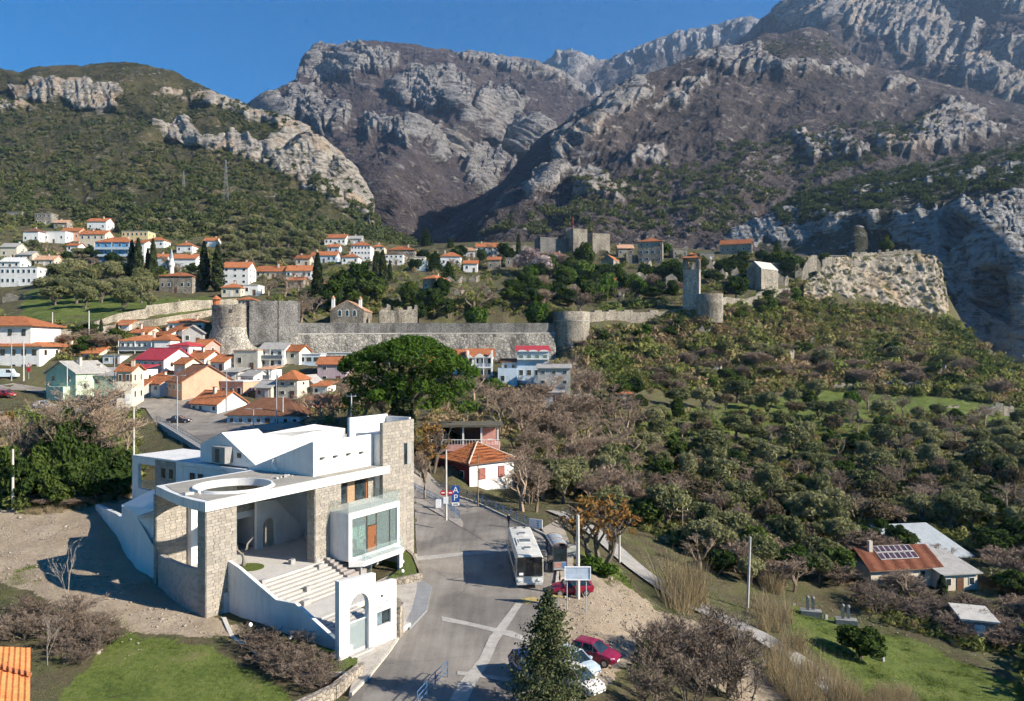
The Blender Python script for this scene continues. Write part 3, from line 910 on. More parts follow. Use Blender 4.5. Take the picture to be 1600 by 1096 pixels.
mb = MB(); mb.extrude([(18.9,6.8,2.5),(20.3,6.8,2.5),(20.3,6.8,4.6),(18.9,6.8,3.5)], (0,.2,0)); mb.build('stair_balustrade', WHITE, mus)
mb = MB(); mb.lathe([(.0,2.5),(1.05,2.5),(1.05,2.56),(.0,2.56)], (0,0,0),32)
g = mb.build('lawn_bed', LAWN, mus); g.location = (7.6,4.2,0); g.scale = (1.1,1.25,1)

# --- outside steps, their side wall, small blocks
rows = []
for i in range(9):
    st = MB(); st.box(2.5,13.4,-.02 - .46 * (i + 1),-.02 - .46 * i, .2,2.5 - .185 * (i + 1)); st.build('step', TREAD, mus)
st = MB(); st.box(2.5,14.0,-7.2,-4.16,.1,.83); st.build('landing', PAVE, mus)
for i in range(5):
    st = MB(); st.box(2.5,9.0,-7.2 - .5 * (i + 1),-7.2 - .5 * i, 0,.83 - .06 * (i + 1) - .05); st.build('step', TREAD, mus)
st = MB(); st.box(2.5,9.0,-13.2,-9.7,.0,.46); st.build('entrance_paving', PAVE, mus)
mb = MB()
mb.extrude([(2.2,.18,.2),(2.2,-13.2,-.3),(2.2,-13.2,.9),(2.2,-11.6,1.15),(2.2,-7.6,2.95),(2.2,-5.5,2.85),(2.2,-1.1,4.65),(2.2,.18,5.0)], (.3,0,0))
mb.build('step_side_wall', WHITE, mus)
for i, (px, py, L) in enumerate(((456,895,.5),(410,925,.35),(480,918,.45),(478,929,.75),(500,896,.6),(512,889,.5),(516,879,.9),(495,892,.45))):
    u_, w_, z_ = ml(px, py, 'z', 1.7)
    zt = 2.5 - .185 * max(0, min(9, math.ceil(-w_ / .46)))
    MB().box(u_ - L / 2, u_ + L / 2, w_ - .2, w_ + .2, zt + .002, zt + .42).build('seat_block', CONCR, mus)
for i in range(6):
    st = MB(); st.box(12.6 + .01 * i, 15.2,-.3 - .42 * (i + 1),-.3 - .42 * i, .3,2.52 - .02 - i * .21 + .12); st.build('side_step', M('dark_step_stone', (.30,.27,.25),.85,.15,2), mus)
MB().extrude([(15.2,-.2,1.0),(15.2,-3.3,.6),(15.2,-3.3,2.6),(15.2,-.2,3.4)], (.18,0,0)).build('stair_rail', RAILG, mus)

# --- glazed pavilion with roof balcony
bx0, bx1, by0, by1 = 13.45,20.6,-2.2,1.5
mb = MB()
mb.box(bx0, bx1, by0, by1,6.35,6.92)
mb.box(bx0, bx0 + .45, by0, by1,2.5,6.35)
mb.box(bx1 - .35, bx1, by0, by0 + .5,2.5,6.35)
mb.box(bx0 + .45, bx1 - .35, by0, by0 + .4,2.5,2.75)
pav = mb.build('pavilion_frame', WHITE, mus)
mb = MB(); mb.box(bx0 + .4, bx1, by1 - .1, by1 + .1,2.5,6.4); mb.box(bx1 - .3, bx1 - .1,-1.6,1.4,2.5,6.3); mb.box(bx0 + .45, bx1 - .35, by0 + .4, by1 - .1,2.45,2.6)
mb.build('pavilion_interior', M('interior_plaster', (.62,.62,.58),.8,.1,1), mus)
mb = MB(); mb.box(17.2,18.8,.3,.9,3.3,3.38); mb.box(17.3,17.4,.4,.8,2.6,3.3); mb.box(18.6,18.7,.4,.8,2.6,3.3)
mb.build('counter', WHITE, mus)
d0 = ml(574.5,840, 'w', -2.1)[0]; d1 = ml(587.5,840, 'w', -2.1)[0]
for a, b_ in ((bx0 + .5, d0 - .1),(d1 + .1,19.2),(19.35, bx1 - .4)):
    MB().box(a, b_, by0 + .14, by0 + .17,2.76,6.34).build('glass_pane', GLASS, mus)
MB().box(d0 - .05, d1 + .05, by0 + .14, by0 + .17,5.3,6.34).build('glass_pane', GLASS, mus)
dr = MB().box(d0, d1, by0 + .08, by0 + .2,2.6,5.2).build('door', WOODB, mus)
MB().box(d1 - .2, d1 - .14, by0 + .02, by0 + .08,3.4,4.2).build('handle', FRAME, dr)
for x in (d0 - .08, d1 + .08,19.27):
    MB().box(x - .06, x + .06, by0 + .1, by0 + .22,2.75,6.35).build('mullion', FRAME, mus)
for a, b_, y0, y1 in ((bx0 + .05, bx1 - .05, by0 + .06, by0 + .09),(bx0 + .05, bx0 + .08, by0 + .1, by1 - .1),(bx1 - .08, bx1 - .05, by0 + .1, by1)):
    MB().box(a, b_, y0, y1,6.93,7.95).build('balcony_glass', RAILG, mus)
MB().box(bx0 + .15, bx1 - .15, by0 + .15, by1,6.92,6.96).build('balcony_floor', PAVE, mus)
# wall behind balcony, windows
MB().box(14.9,21.2,1.5,1.8,6.4, ZB).build('balcony_wall', STONEJ, mus)
for a, b_, m_ in ((15.9,16.9, WPANE),(18.0,19.5, WPANE)):
    wdw = MB().box(a, b_, 1.42,1.5,6.96,9.15).build('window', FRAME, mus)
    MB().box(a + .1, b_ - .1,1.38,1.42,7.05,9.05).build('pane', m_, wdw)
MB().box(16.95,17.95,1.36,1.5,6.96,9.2).build('shutter', M('pale_timber', (.33,.22,.13),.6,.2,4), mus)
MB().box(19.55,19.75,1.36,1.5,6.96,9.2).build('shutter', WOODB, mus)
sw = MB().box(19.8,20.9,1.3,1.5,6.96, ZB).build('stone_panel', STONEJ, mus)
block_face(sw, 19.8,20.9,1.3,6.96, ZB - .02,.25,.52,9)
# deck in front of the pavilion with glass rail, open lower level
mb = MB()
mb.prism([(bx0,-2.2),(bx0 + .9,-3.25),(20.05,-3.25),(20.6,-2.2)], 2.02,2.5)
mb.box(19.45,19.95,-3.2,-2.9,-.6,2.02)
mb.build('deck_slab', WHITE, mus)
MB().box(14.5,20.0,-3.2,-3.17,2.5,3.55).build('deck_glass', RAILG, mus)
mb = MB(); mb.box(14.3,20.4,.4,.6,-.6,2.2); mb.box(14.2,14.4,-3.0,.4,-.6,2.1); mb.box(20.4,20.6,-2.2,.4,-.6,2.1)
mb.build('lower_level_wall', CONCR, mus)

# --- stone tower
tz = 14.58
tw = MB(); tw.box(20.8,25.8,.2,.6,-.6, tz)
tw = tw.build('stone_tower', STONEJ, mus)
wu0, wu1 = 24.15,25.35
block_face(tw, 20.8,25.8,.2,-.4, tz, .34,.66,11, cut=lambda x, z: wu0 - .2 < x < wu1 + .3 and 9.85 < z < 12.25)
block_face(tw, .22,.58,20.8,10.2, tz, .36,.4,12, 'w')
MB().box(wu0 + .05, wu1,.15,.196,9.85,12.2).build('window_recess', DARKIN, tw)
MB().box(wu0 + .05, wu0 + .5,.12,.15,9.9,12.15).build('window', WPANE, mus)
mb = MB()
mb.box(20.8,25.8,3.9,4.2,9, tz + .42); mb.box(25.5,25.8,.6,3.9,-.5, tz + .2); mb.box(20.9,25.5,.6,3.9,9.3,13.4); mb.box(20.8,25.8,.62,3.9,-.5,9.3); mb.box(19.9,20.8,3.9,4.2,9, tz + .42)
mb.build('tower_back_wall', WHITE, mus)

# --- upper storey: white front block and folded roofs
mb = MB(); mb.box(12.62,20.79,1.5,1.8, ZT - .2,13.38)
fr_ = mb.build('upper_front_wall', WHITE, mus)
for px, py in ((503,716),(523.5,713),(544,709.5),(564,707)):
    u_, w_, z_ = ml(px, py, 'w', 1.45)
    MB().box(u_ - .22, u_ + .22,1.28,1.5, z_ - .07, z_ + .07).build('wall_lamp', FRAME, mus)
ga = ml(346,676.4, 'u', 13.6); gl = ml(313,693.8, 'u', 13.6); gf = ml(403.5,731, 'u', 13.6)
_n = Vector((0,-(ga[2] - gf[2]), ga[1] - gf[1])).normalized()       # plane of the main slope: rises with w, level along u
def on_slope(px, py):
    o_ = Vector((0,0, CAMZ)) - MO; o_ = Vector((o_.dot(U2), o_.dot(V2), CAMZ))
    r_ = Vector(((px - CX) / F, 1,-(py - CY) / F)); r_ = Vector((r_.dot(U2), r_.dot(V2), r_.z))
    t_ = (Vector(ga) - o_).dot(_n) / r_.dot(_n)
    return tuple(o_ + r_ * t_)
gb = on_slope(402,669); gb = (gb[0], ga[1], ga[2]); gc = on_slope(411.6,678); gh = on_slope(451,680); ge = on_slope(480,694)
gd = (23.2,12.6,13.6); gg = (26.0,10.5,13.0)
zr = ZT - .1
f2 = (24.5, gf[1], gf[2])
ROOF2 = []
mb = MB()
mb.add([ga, gf, f2, ge, gh, gc, gb], [(0,1,2,3,4,5,6)])         # big lit slope
mb.add([gc, gh, ge, gd], [(0,1,2,3)]); mb.add([ge, f2, gg, gd], [(0,1,2,3)])   # second fold behind it
mb.add([ga, gb, (gb[0], gl[1], gl[2]), gl], [(0,1,2,3)])          # left slope
mb.build('roof', ROOFW, mus)
mb = MB()
mb.add([(ga[0], ga[1], ga[2] - .02),(gl[0], gl[1], gl[2] - .02),(gl[0], gl[1], zr),(gf[0], gf[1], zr),(gf[0], gf[1], gf[2] - .02)], [(0,1,2,3,4)])
mb.extrude([(12.62,10.9, zr),(12.62,1.82, zr),(12.62,1.82,13.37),(12.62,10.9,10.12)], (.3,0,0))   # raking side wall of the front block
mb.add([(gl[0], gl[1], zr),(gl[0], gl[1], gl[2]),(gb[0], gl[1], gl[2]),(gb[0], gl[1], zr)], [(0,1,2,3)])
mb.add([(gb[0], gl[1], gl[2]), gb, gc, gd, gg, (26,10.5, zr),(gb[0], gl[1], zr)], [(0,1,2,3,4,5,6)])
mb.build('gable_walls', WHITE, mus)
# plant box on the gable wall, vent, satellite dish
pb = MB(); pb.box(12.6,13.5,14.3,16.4, ZT + .2,12.0); pb = pb.build('plant_box', M('grey_cladding', (.26,.25,.24),.6,.12,2), mus)
MB().box(12.55,12.6,15.2,15.8, ZT + .25,11.8).build('grille', FRAME, pb)
MB().box(13.55,13.6,13.0,13.6,10.9,11.4).build('vent', FRAME, mus)
mb = MB(); mb.lathe([(.02,0),(.3,.05),(.55,.18),(.62,.26),(.56,.2),(.3,.08),(.0,.03)], (0,0,0),20)
ds = mb.build('satellite_dish', GLOBE, mus, smooth=True); ds.location = ml(427,728, 'u', 12.4); ds.rotation_euler = (math.radians(75),0, math.radians(20))

# --- rear roof terrace and left wing
mb = MB()
mb.box(12.62,20.8,1.8,22, ZT - .5, ZT - .22)
mb.box(12.62,14,9.9,22.5,2.5, ZT - .55)
mb.box(12.5,12.62,9.9,22.4, ZT - .5, ZT - .1)
mb.build('rear_block', WHITE, mus)
for w_ in (19.6,18.2):
    MB().box(12.5,12.56, w_ - .35, w_ + .35,8.2,8.95).build('window', WPANE, mus)
lw = MB(); lw.box(13,13.5,22.5,26.9,2.5,9.75); lw = lw.build('stone_wing_wall', STONEJ, mus)
block_face(lw, 22.5,26.9,13.0,4.0,9.7,.25,.56,14, 'w')
for w_ in (25.3,23.9):
    MB().box(12.9,12.99, w_ - .3, w_ + .3,7.9,8.9).build('window', WPANE, mus)
mb = MB()
mb.box(13,13.4,30.2,31.3,2.5,9.75); mb.box(13,13.4,26.9,30.2,9.05,9.75); mb.box(13,13.4,26.9,30.2,2.5,6.2)
mb.prism([(13.02,31.28),(13.02,22.5),(14.5,21.0),(19.5,21.0),(19.5,31.28)], 9.76,9.95)
mb.build('wing_frame', WHITE, mus)
MB().box(13.1,13.14,26.95,30.15,6.2,7.3).build('wing_glass', RAILG, mus)
# wedge-roofed entrance wing and the long tapering wall that runs back along the gravel
c3 = ml(190,789, 'u', 6.4); c2 = ml(214,807, 'u', 3.6); c4 = ml(243,797, 'w', 10.4); c5 = ml(241,764, 'w', 17.5)
MB().add([c3, c2, c4, c5], [(0,1,2,3)]).add([(p[0], p[1], p[2] - .25) for p in (c5, c4, c2, c3)], [(0,1,2,3)]).build('wedge_roof', ROOFW, mus)
mb = MB()
e0, e1, e2 = (3.0,11.0),(c2[0], c2[1]),(c3[0], c3[1])
zc1 = 4.9
mb.add([(e0[0], e0[1], .8),(e0[0], e0[1], zc1 - .9),(e1[0], e1[1], c2[2] - .05),(e1[0], e1[1], .8)], [(0,1,2,3)])
mb.add([(e1[0], e1[1], .8),(e1[0], e1[1], c2[2] - .05),(e2[0], e2[1], c3[2] - .05),(e2[0], e2[1], 1.2)], [(0,1,2,3)])
mb.add([(e2[0], e2[1], 1.2),(e2[0], e2[1], c3[2] - .05),(9.5,20.5,6.6),(9.5,20.5,1.2)], [(0,1,2,3)])
mb.add([(c2[0], c2[1], c2[2] - .05),(c4[0] + 1.2, c4[1] + .6, c4[2] - .05),(c4[0] + 1.0, c4[1] + .6,3.4),(c2[0] + .4, c2[1] - .8,3.4)], [(0,1,2,3)])
mb.build('wedge_walls', WHITE, mus)
mb = MB()
q0, q1, q2 = (4.6,17.6),(8.3,26.5),(12.2,37.5)
mb.prism([q0, q1,(q1[0] + .4, q1[1] - .2),(q0[0] + .4, q0[1] - .2)], .8, [5.2,4.6,4.6,5.2])
mb.prism([q1, q2,(q2[0] + .4, q2[1] - .2),(q1[0] + .4, q1[1] - .2)], 1.0, [4.6,3.7,3.7,4.6])
mb.build('ramp_wall', WHITE, mus)

# --- entrance gate wall: its own thing, standing apart at the road
g0 = Vector(mw(1.1,-13.25,0)); g1 = Vector(mw(6.6,-13.75,0))
gdir = (g1 - g0); GL = gdir.length; grot = math.atan2(gdir.y, gdir.x)
gate = empty('gate_wall', (g0.x, g0.y, 0), grot)
tag(gate, 'white entrance gate wall with arched doorway and sign, standing at the roadside', 'gate')
as0, as1, asp = .95,2.75,3.55
arch = [(as0,.3),(as0, asp)] + [(.5 * (as0 + as1) - .9 * math.cos(t), asp + .95 * math.sin(t)) for t in [math.pi * i / 14 for i in range(1,14)]] + [(as1, asp),(as1,.3)]
wx0, wx1, wz0, wz1 = 3.55,4.95,1.55,2.62
left = [(0,-.3),(0,5.75)] + [(3.5,5.62),(3.5,4.75)]
# wall in pieces round the arch and the window so that both are real openings
mb = MB()
th = .45
def gext(pts): mb.extrude([(x, 0, z) for x, z in pts], (0, th, 0))
gext([(0,-.3),(as0,-.3),(as0, asp)] + arch[2:2 + 7] + [(.5 * (as0 + as1),5.68),(0,5.8)])
gext([(.5 * (as0 + as1),5.68)] + [arch[8]] + arch[9:-1] + [(as1,-.3),(3.4,-.3),(3.4,5.6)])
gext([(3.4,-.3),(GL, -.3),(GL, wz0),(3.4, wz0)])
gext([(3.4, wz0),(wx0, wz0),(wx0, wz1),(3.4, wz1)])
gext([(wx1, wz0),(GL, wz0),(GL, wz1),(wx1, wz1)])
gext([(3.4, wz1),(GL, wz1),(GL, 4.62),(3.4,4.72)])
gw_o = mb.build('wall', WHITE, gate)
dn = MB().box(as0 + .02, as1 - .02,.30,.33,.35,2.45).build('glass_door', clear_glass('frosted_gate_glass', (.7,.74,.72),.35), gate)
MB().box(as0, as1,.28,.36,2.45,2.52).build('rail', GLOBE, dn)
for i in range(2):
    MB().box(as0 - .1, as1 + .2,-.35 * (i + 1),-.35 * i, -.3,.34 - .14 * i).build('doorstep', TREAD, gate)
wf = MB().box(wx0, wx1,.22,.30, wz0, wz1).build('window', FRAME, gate)
MB().box(wx0 + .06,.5 * (wx0 + wx1) - .04,.18,.22, wz0 + .06, wz1 - .06).build('pane', glass_mat('sky_reflection_pane', (.10,.14,.16)), wf)  # brighter pane: a sky reflection put into its base colour
MB().box(.5 * (wx0 + wx1) + .04, wx1 - .06,.18,.22, wz0 + .06, wz1 - .06).build('pane', WPANE, wf)
MB().box(3.95,4.05,-.12,0,3.72,3.85).build('lamp', FRAME, gate)
sg = MB().box(3.42,4.75,-.05,-.002,2.78,3.55).build('sign_board', M('sign_white', (.84,.84,.83),.4,.03,1), gate)
def text_obj(body, size, parent, loc, rot, mat, name='lettering', align='CENTER'):
    cu = bpy.data.curves.new(name, 'FONT')
    cu.body = body; cu.size = size; cu.align_x = align; cu.extrude = .006
    to = bpy.data.objects.new(name, cu)
    COL.objects.link(to)
    bpy.context.view_layer.update()
    me = bpy.data.meshes.new_from_object(to)
    bpy.data.objects.remove(to)
    o = link(name, me, None, parent)
    me.materials.clear(); me.materials.append(mat)
    o.location = loc; o.rotation_euler = rot
    return o
GREYL = M('grey_lettering', (.22,.22,.23),.5,.05,2)
text_obj('KU\u0106A MASLINA', .27, sg, (4.09,-.06,3.2),(math.radians(90),0,0), GREYL).scale = (.62,1,1)
text_obj('HOUSE OF OLIVES', .21, sg, (4.09,-.06,2.9),(math.radians(90),0,0), GREYL).scale = (.62,1,1)

# --- low garden walls, lawns, pavement by the gate
def wall_along(name, pts, h, t, mat, label=None, parent=None, base=None, cat='wall', coping=None):
    """free wall along world points, following the ground; h number or list"""
    hs = h if hasattr(h, '__len__') else [h] * len(pts)
    mb_ = MB()
    for i in range(len(pts) - 1):
        a, c = Vector(pts[i]), Vector(pts[i + 1])
        d = (c - a); d.z = 0
        if d.length < 1e-4: continue
        d.normalize(); nn = Vector((-d.y, d.x, 0)) * t / 2
        za, zc = a.z, c.z
        e = d * .01
        mb_.prism([(a - nn - e)[:2], (c - nn + e)[:2], (c + nn + e)[:2], (a + nn - e)[:2]], [za - .8, zc - .8, zc - .8, za - .8], [za + hs[i], zc + hs[i + 1], zc + hs[i + 1], za + hs[i]])
    o = mb_.build(name, mat, parent)
    if label: tag(o, label, cat)
    return o
def rubble_mat(name, col, sc_=1.6, bs=1.0):
    m, nt, n, l, b = nodes_of(name)
    MATS[name] = m
    pos = wpos(n)
    v = n.new('ShaderNodeTexVoronoi'); v.inputs['Scale'].default_value = sc_; l.new(pos, v.inputs['Vector'])
    ve = n.new('ShaderNodeTexVoronoi'); ve.feature = 'DISTANCE_TO_EDGE'; ve.inputs['Scale'].default_value = sc_; l.new(pos, ve.inputs['Vector'])
    t = noise(n, l, sc_ * 4,4,.7, pos)
    bw_ = n.new('ShaderNodeRGBToBW'); l.new(v.outputs['Color'], bw_.inputs[0])
    r = ramp(n, [(.1, tuple(c * .6 for c in col)),(.5, col),(.9, tuple(min(1, c * 1.35) for c in col))])
    l.new(mathn(n, l, 'ADD', mathn(n, l, 'MULTIPLY', bw_.outputs[0], .6), mathn(n, l, 'MULTIPLY', t.outputs[0], .4)), r.inputs[0])
    j = ramp(n, [(.02,(.25,.25,.25)),(.09,(1,1,1))]); l.new(ve.outputs['Distance'], j.inputs[0])
    ts = noise(n, l, .16,4,.65, pos)
    mp = n.new('ShaderNodeMapping'); mp.inputs['Scale'].default_value = (.5,.5,.06); l.new(pos, mp.inputs[0])
    tv = noise(n, l, 1.0,3,.6, mp.outputs[0])
    st = ramp(n, [(.36,(.42,.41,.40)),(.5,(.85,.84,.82)),(.66,(1.12,1.1,1.06))])
    l.new(mathn(n, l, 'ADD', mathn(n, l, 'MULTIPLY', ts.outputs[0], .55), mathn(n, l, 'MULTIPLY', tv.outputs[0], .45)), st.inputs[0])
    l.new(mix(n, l, 1.0, mix(n, l, .8, r.outputs[0], j.outputs[0], 'MULTIPLY'), st.outputs[0], 'MULTIPLY'), b.inputs['Base Color'])
    b.inputs['Roughness'].default_value = .95; b.inputs['Specular IOR Level'].default_value = .1
    bump(n, l, b, mathn(n, l, 'ADD', ve.outputs['Distance'], mathn(n, l, 'MULTIPLY', t.outputs[0], .4)), bs, .25 / sc_)
    return m
RUBBLE = rubble_mat('rubble_masonry', (.40,.35,.29),2.6)
RUBBLE_G = rubble_mat('grey_rubble_masonry', (.205,.20,.195),1.9,.8)
RUBBLE_F = rubble_mat('fortress_masonry', (.35,.315,.265),2.0,.8)
def gp2(*pxs):
    return [gpt(a, b_) for a, b_ in pxs]
wall_along('garden_wall', [mw(6.7,-13.7,-.1), mw(7.6,-13.3,-.1), mw(8.3,-12.3,0), mw(8.6,-11,.1)], [2.6,2.5,2.4,2.3], .5, RUBBLE, 'curved low stone wall joined to the right end of the white gate')
wall_along('garden_wall', [mw(14.6,-5.2,0), mw(17.0,-6.2,0), mw(18.6,-6.6,0), mw(20,-5.2,0), mw(23.3,-1.8,0), mw(24.6,.1,0)], [1.0,.95,.9,.8,.8,.8], .3, RUBBLE, 'low stone wall round the lawn bed at the foot of the stone tower')
lb_ = MB().prism([mw(15.2,-4.9,0)[:2], mw(18.4,-6.2,0)[:2], mw(20,-4.8,0)[:2], mw(23.1,-1.6,0)[:2], mw(24.2,.05,0)[:2], mw(20.4,.05,0)[:2], mw(20.2,-3.3,0)[:2]], -.3,.75).build('lawn_bed', LAWN)
tag(lb_, 'small raised lawn bed below the glazed pavilion', 'lawn')
pv_ = MB().prism([mw(8.6,-13.4,0)[:2], mw(12.6,-12.0,0)[:2], mw(17.6,-8.6,0)[:2], mw(18.6,-6.9,0)[:2], mw(14.5,-5.5,0)[:2], mw(12,-7.6,0)[:2], mw(9.2,-11,0)[:2]], -.3,.20).build('pavement', M('grey_paving', (.24,.245,.25),.85,.15,1.2,.2,10))
tag(pv_, kind='structure')
_kp = [(548,1086),(575,1060),(606,1022),(630,988),(645,958),(653,928),(654,898),(650,868)]
_kw = [gz(a_, c_, .0) for a_, c_ in _kp]
tag(wall_along('kerb', _kw, .17,.22, M('kerb_stone', (.46,.42,.36),.85,.18,2)), kind='structure')
APRON = [(p.x - .12, p.y) for p in _kw] + [tuple(mw(q[0], q[1], 0)[:2]) for q in ((20.5,-3),(14,-4),(8.4,-11.5),(6.6,-13.4),(1.0,-13.0),(.6,-15.2))]
lw2 = MB().prism([mw(2.15,-.6,0)[:2], mw(2.15,-14.0,0)[:2], mw(.6,-15.2,0)[:2], mw(-1.4,-12.5,0)[:2], mw(-.6,-6,0)[:2], mw(1.2,-1.2,0)[:2]], -1, [.75,.25,.15,.05,.4,.75]).build('lawn_strip', LAWN)
tag(lw2, 'narrow lawn strip along the white side wall of the steps', 'lawn')
wall_along('edging_wall', [mw(1.0,-.9,.9), mw(-.6,-4,.55), mw(-1.5,-9,.2), mw(-1.5,-12.6,.0), mw(.5,-15.3,-.1)], [.12,.12,.14,.2,.3], .3, PAVE, 'pale stone edging along the lawn strip below the steps')
wall_along('roadside_wall', [mw(-6.2,-15.9,-.3), mw(-2.5,-16.3,-.2), mw(.6,-15.6,-.1), mw(1.4,-15.0,0)], [.9,.9,.8,.45], .5, RUBBLE, 'rubble retaining wall at the road corner below the gate')
def globe(px, py, zg, label):
    r = .17
    P = gz(px, py, zg + .3)
    o = empty('globe_lamp', (P.x, P.y, zg))
    tag(o, label, 'lamp', 'globe lamps in the museum lawns')
    MB().lathe([(.01,.14),(.1,.17),(.16,.25),(.17,.33),(.14,.42),(.07,.48),(.01,.5)], (0,0,0),14).build('globe', GLOBE, o, smooth=True)
    MB().lathe([(.05,-.1),(.05,.16)], (0,0,0),8).build('stem', FRAME, o)
globe(391,977,.62, 'white globe lamp on the lawn strip nearest the stone pillar')
globe(453.5,998,.42, 'white globe lamp halfway along the lawn strip beside the steps')
globe(523.6,1026.5,.15, 'white globe lamp on the lawn strip nearest the arched gate')
globe(629,878,.76, 'white globe lamp in the raised bed nearest the stone tower')
globe(629,893,.76, 'white globe lamp in the raised bed nearest the low wall')
# twisted sculpture on the terrace
sp = [mw(7.5,5.0,2.5), mw(7.7,5.1,3.1), mw(7.4,5.0,3.6), mw(7.9,5.0,4.0), mw(7.8,4.8,4.5), mw(8.5,4.9,4.9)]
so = MB().tube(sp, [.2,.17,.13,.12,.09,.03], 8).tube([sp[2], mw(7.0,5.2,4.1), mw(6.9,5,4.5)], [.1,.08,.03], 6).build('driftwood_sculpture', M('weathered_wood', (.25,.225,.19),.85,.25,5,.5,20), smooth=True)
tag(so, 'twisted grey olive-wood sculpture standing on the museum terrace', 'sculpture')
# ------------------------------------------------------------------ roads and paths, draped over the ground
def drape(name, pts, dz, mat, step=1.6, kind='structure'):
    """flat polygon (world x,y points) cut into small cells and laid on the ground"""
    bm = bmesh.new()
    vs = [bm.verts.new((p[0], p[1], 0)) for p in pts]
    bm.faces.new(vs)
    bmesh.ops.triangulate(bm, faces=bm.faces[:])
    xs = [p[0] for p in pts]; ys = [p[1] for p in pts]
    for lo, hi, nrm in ((min(xs), max(xs),(1,0,0)),(min(ys), max(ys),(0,1,0))):
        k = lo + step
        while k < hi:
            co = (k, 0,0) if nrm[0] else (0, k, 0)
            bmesh.ops.bisect_plane(bm, geom=bm.verts[:] + bm.edges[:] + bm.faces[:], plane_co=co, plane_no=nrm)
            k += step
    co = np.array([(v.co.x, v.co.y) for v in bm.verts])
    z = ground(co[:, 0], co[:, 1]) + dz
    for v, zz in zip(bm.verts, z): v.co.z = zz
    for f in bm.faces:
        if f.normal.z < 0: f.normal_flip()
    bm.normal_update()
    for f in bm.faces:
        if f.normal.z < 0: f.normal_flip()
    me = bpy.data.meshes.new(name)
    bm.to_mesh(me); bm.free()
    o = link(name, me, mat)
    if kind: tag(o, kind=kind)
    return o
def strip_pts(path, w):
    path = [Vector((p[0], p[1])) for p in path]
    L, R = [], []
    for i, p in enumerate(path):
        d = path[min(i + 1, len(path) - 1)] - path[max(i - 1,0)]
        d.normalize()
        nn = Vector((-d.y, d.x)) * (w[i] if hasattr(w, '__len__') else w) / 2
        L.append(p + nn); R.append(p - nn)
    return [tuple(p) for p in L] + [tuple(p) for p in R[::-1]]
def smooth_path(pts, n=8):
    """Catmull-Rom through points"""
    P = [Vector(p) for p in pts]
    P = [P[0] * 2 - P[1]] + P + [P[-1] * 2 - P[-2]]
    out = []
    for i in range(1, len(P) - 2):
        for k in range(n):
            t = k / n
            a, b_, c, d = P[i - 1], P[i], P[i + 1], P[i + 2]
            out.append(.5 * ((2 * b_) + (c - a) * t + (2 * a - 5 * b_ + 4 * c - d) * t * t + (3 * b_ - a - 3 * c + d) * t ** 3))
    out.append(P[-2])
    return out

m, nt, n, l, b = nodes_of('worn_asphalt')
pos = wpos(n)
t1 = noise(n, l, .35,5,.6, pos); t2 = noise(n, l, 6,4,.7, pos)
mp = n.new('ShaderNodeMapping'); mp.inputs['Rotation'].default_value = (0,0,.35); mp.inputs['Scale'].default_value = (1.6,.12,1)
l.new(pos, mp.inputs[0])
t3 = noise(n, l, 1.0,3,.6, mp.outputs[0])
r = ramp(n, [(.30,(.135,.12,.107)),(.48,(.21,.19,.168)),(.68,(.29,.265,.235))])
l.new(mathn(n, l, 'ADD', mathn(n, l, 'MULTIPLY', t1.outputs[0], .4), mathn(n, l, 'ADD', mathn(n, l, 'MULTIPLY', t2.outputs[0], .25), mathn(n, l, 'MULTIPLY', t3.outputs[0], .35))), r.inputs[0])
tp = noise(n, l, .09,2,.5, pos)
pr_ = ramp(n, [(.40,(.72,.72,.73)),(.47,(1,1,1)),(.58,(1,1,1)),(.63,(1.22,1.2,1.16))]); l.new(tp.outputs[0], pr_.inputs[0])
vc = n.new('ShaderNodeTexVoronoi'); vc.feature = 'DISTANCE_TO_EDGE'; vc.inputs['Scale'].default_value = .11
dv = n.new('ShaderNodeVectorMath'); dv.operation = 'ADD'; l.new(pos, dv.inputs[0])
nd = noise(n, l, .5,3,.6, pos); l.new(nd.outputs[1], dv.inputs[1]); l.new(dv.outputs[0], vc.inputs['Vector'])
cr_ = ramp(n, [(.0015,(.72,.72,.72)),(.005,(1,1,1))]); l.new(vc.outputs['Distance'], cr_.inputs[0])
l.new(mix(n, l, 1.0, mix(n, l, 1.0, r.outputs[0], pr_.outputs[0], 'MULTIPLY'), cr_.outputs[0], 'MULTIPLY'), b.inputs['Base Color']); b.inputs['Roughness'].default_value = .9; b.inputs['Specular IOR Level'].default_value = .2
bump(n, l, b, t2.outputs[0], .25,.03)
ASPH = m
CSTRIP = M('pale_trench_concrete', (.36,.34,.31),.9,.22,1.4,.3,12)
KERB = M('kerb_concrete', (.42,.39,.35),.9,.18,2)

def P0(*px): return [tuple(gz(a, b_, 0.0)[:2]) for a, b_ in px]
def PZ(z, *px): return [tuple(gz(a, b_, z)[:2]) for a, b_ in px]
road_poly = P0((520,1120),(562,1072),(606,1022),(630,988),(645,958),(653,928),(654,898),(650,850),(648,810),(646,783),(645,771),(662,770),(700,775),(745,790),(790,815),(846,832),(868,852),(882,880),(878,925),(868,965),(858,1020),(845,1120))
drape('road', road_poly, .02, ASPH)
drape('pavement', APRON, .16, M('entrance_apron', (.40,.365,.32),.9,.22,1.2,.3,10),1.2)
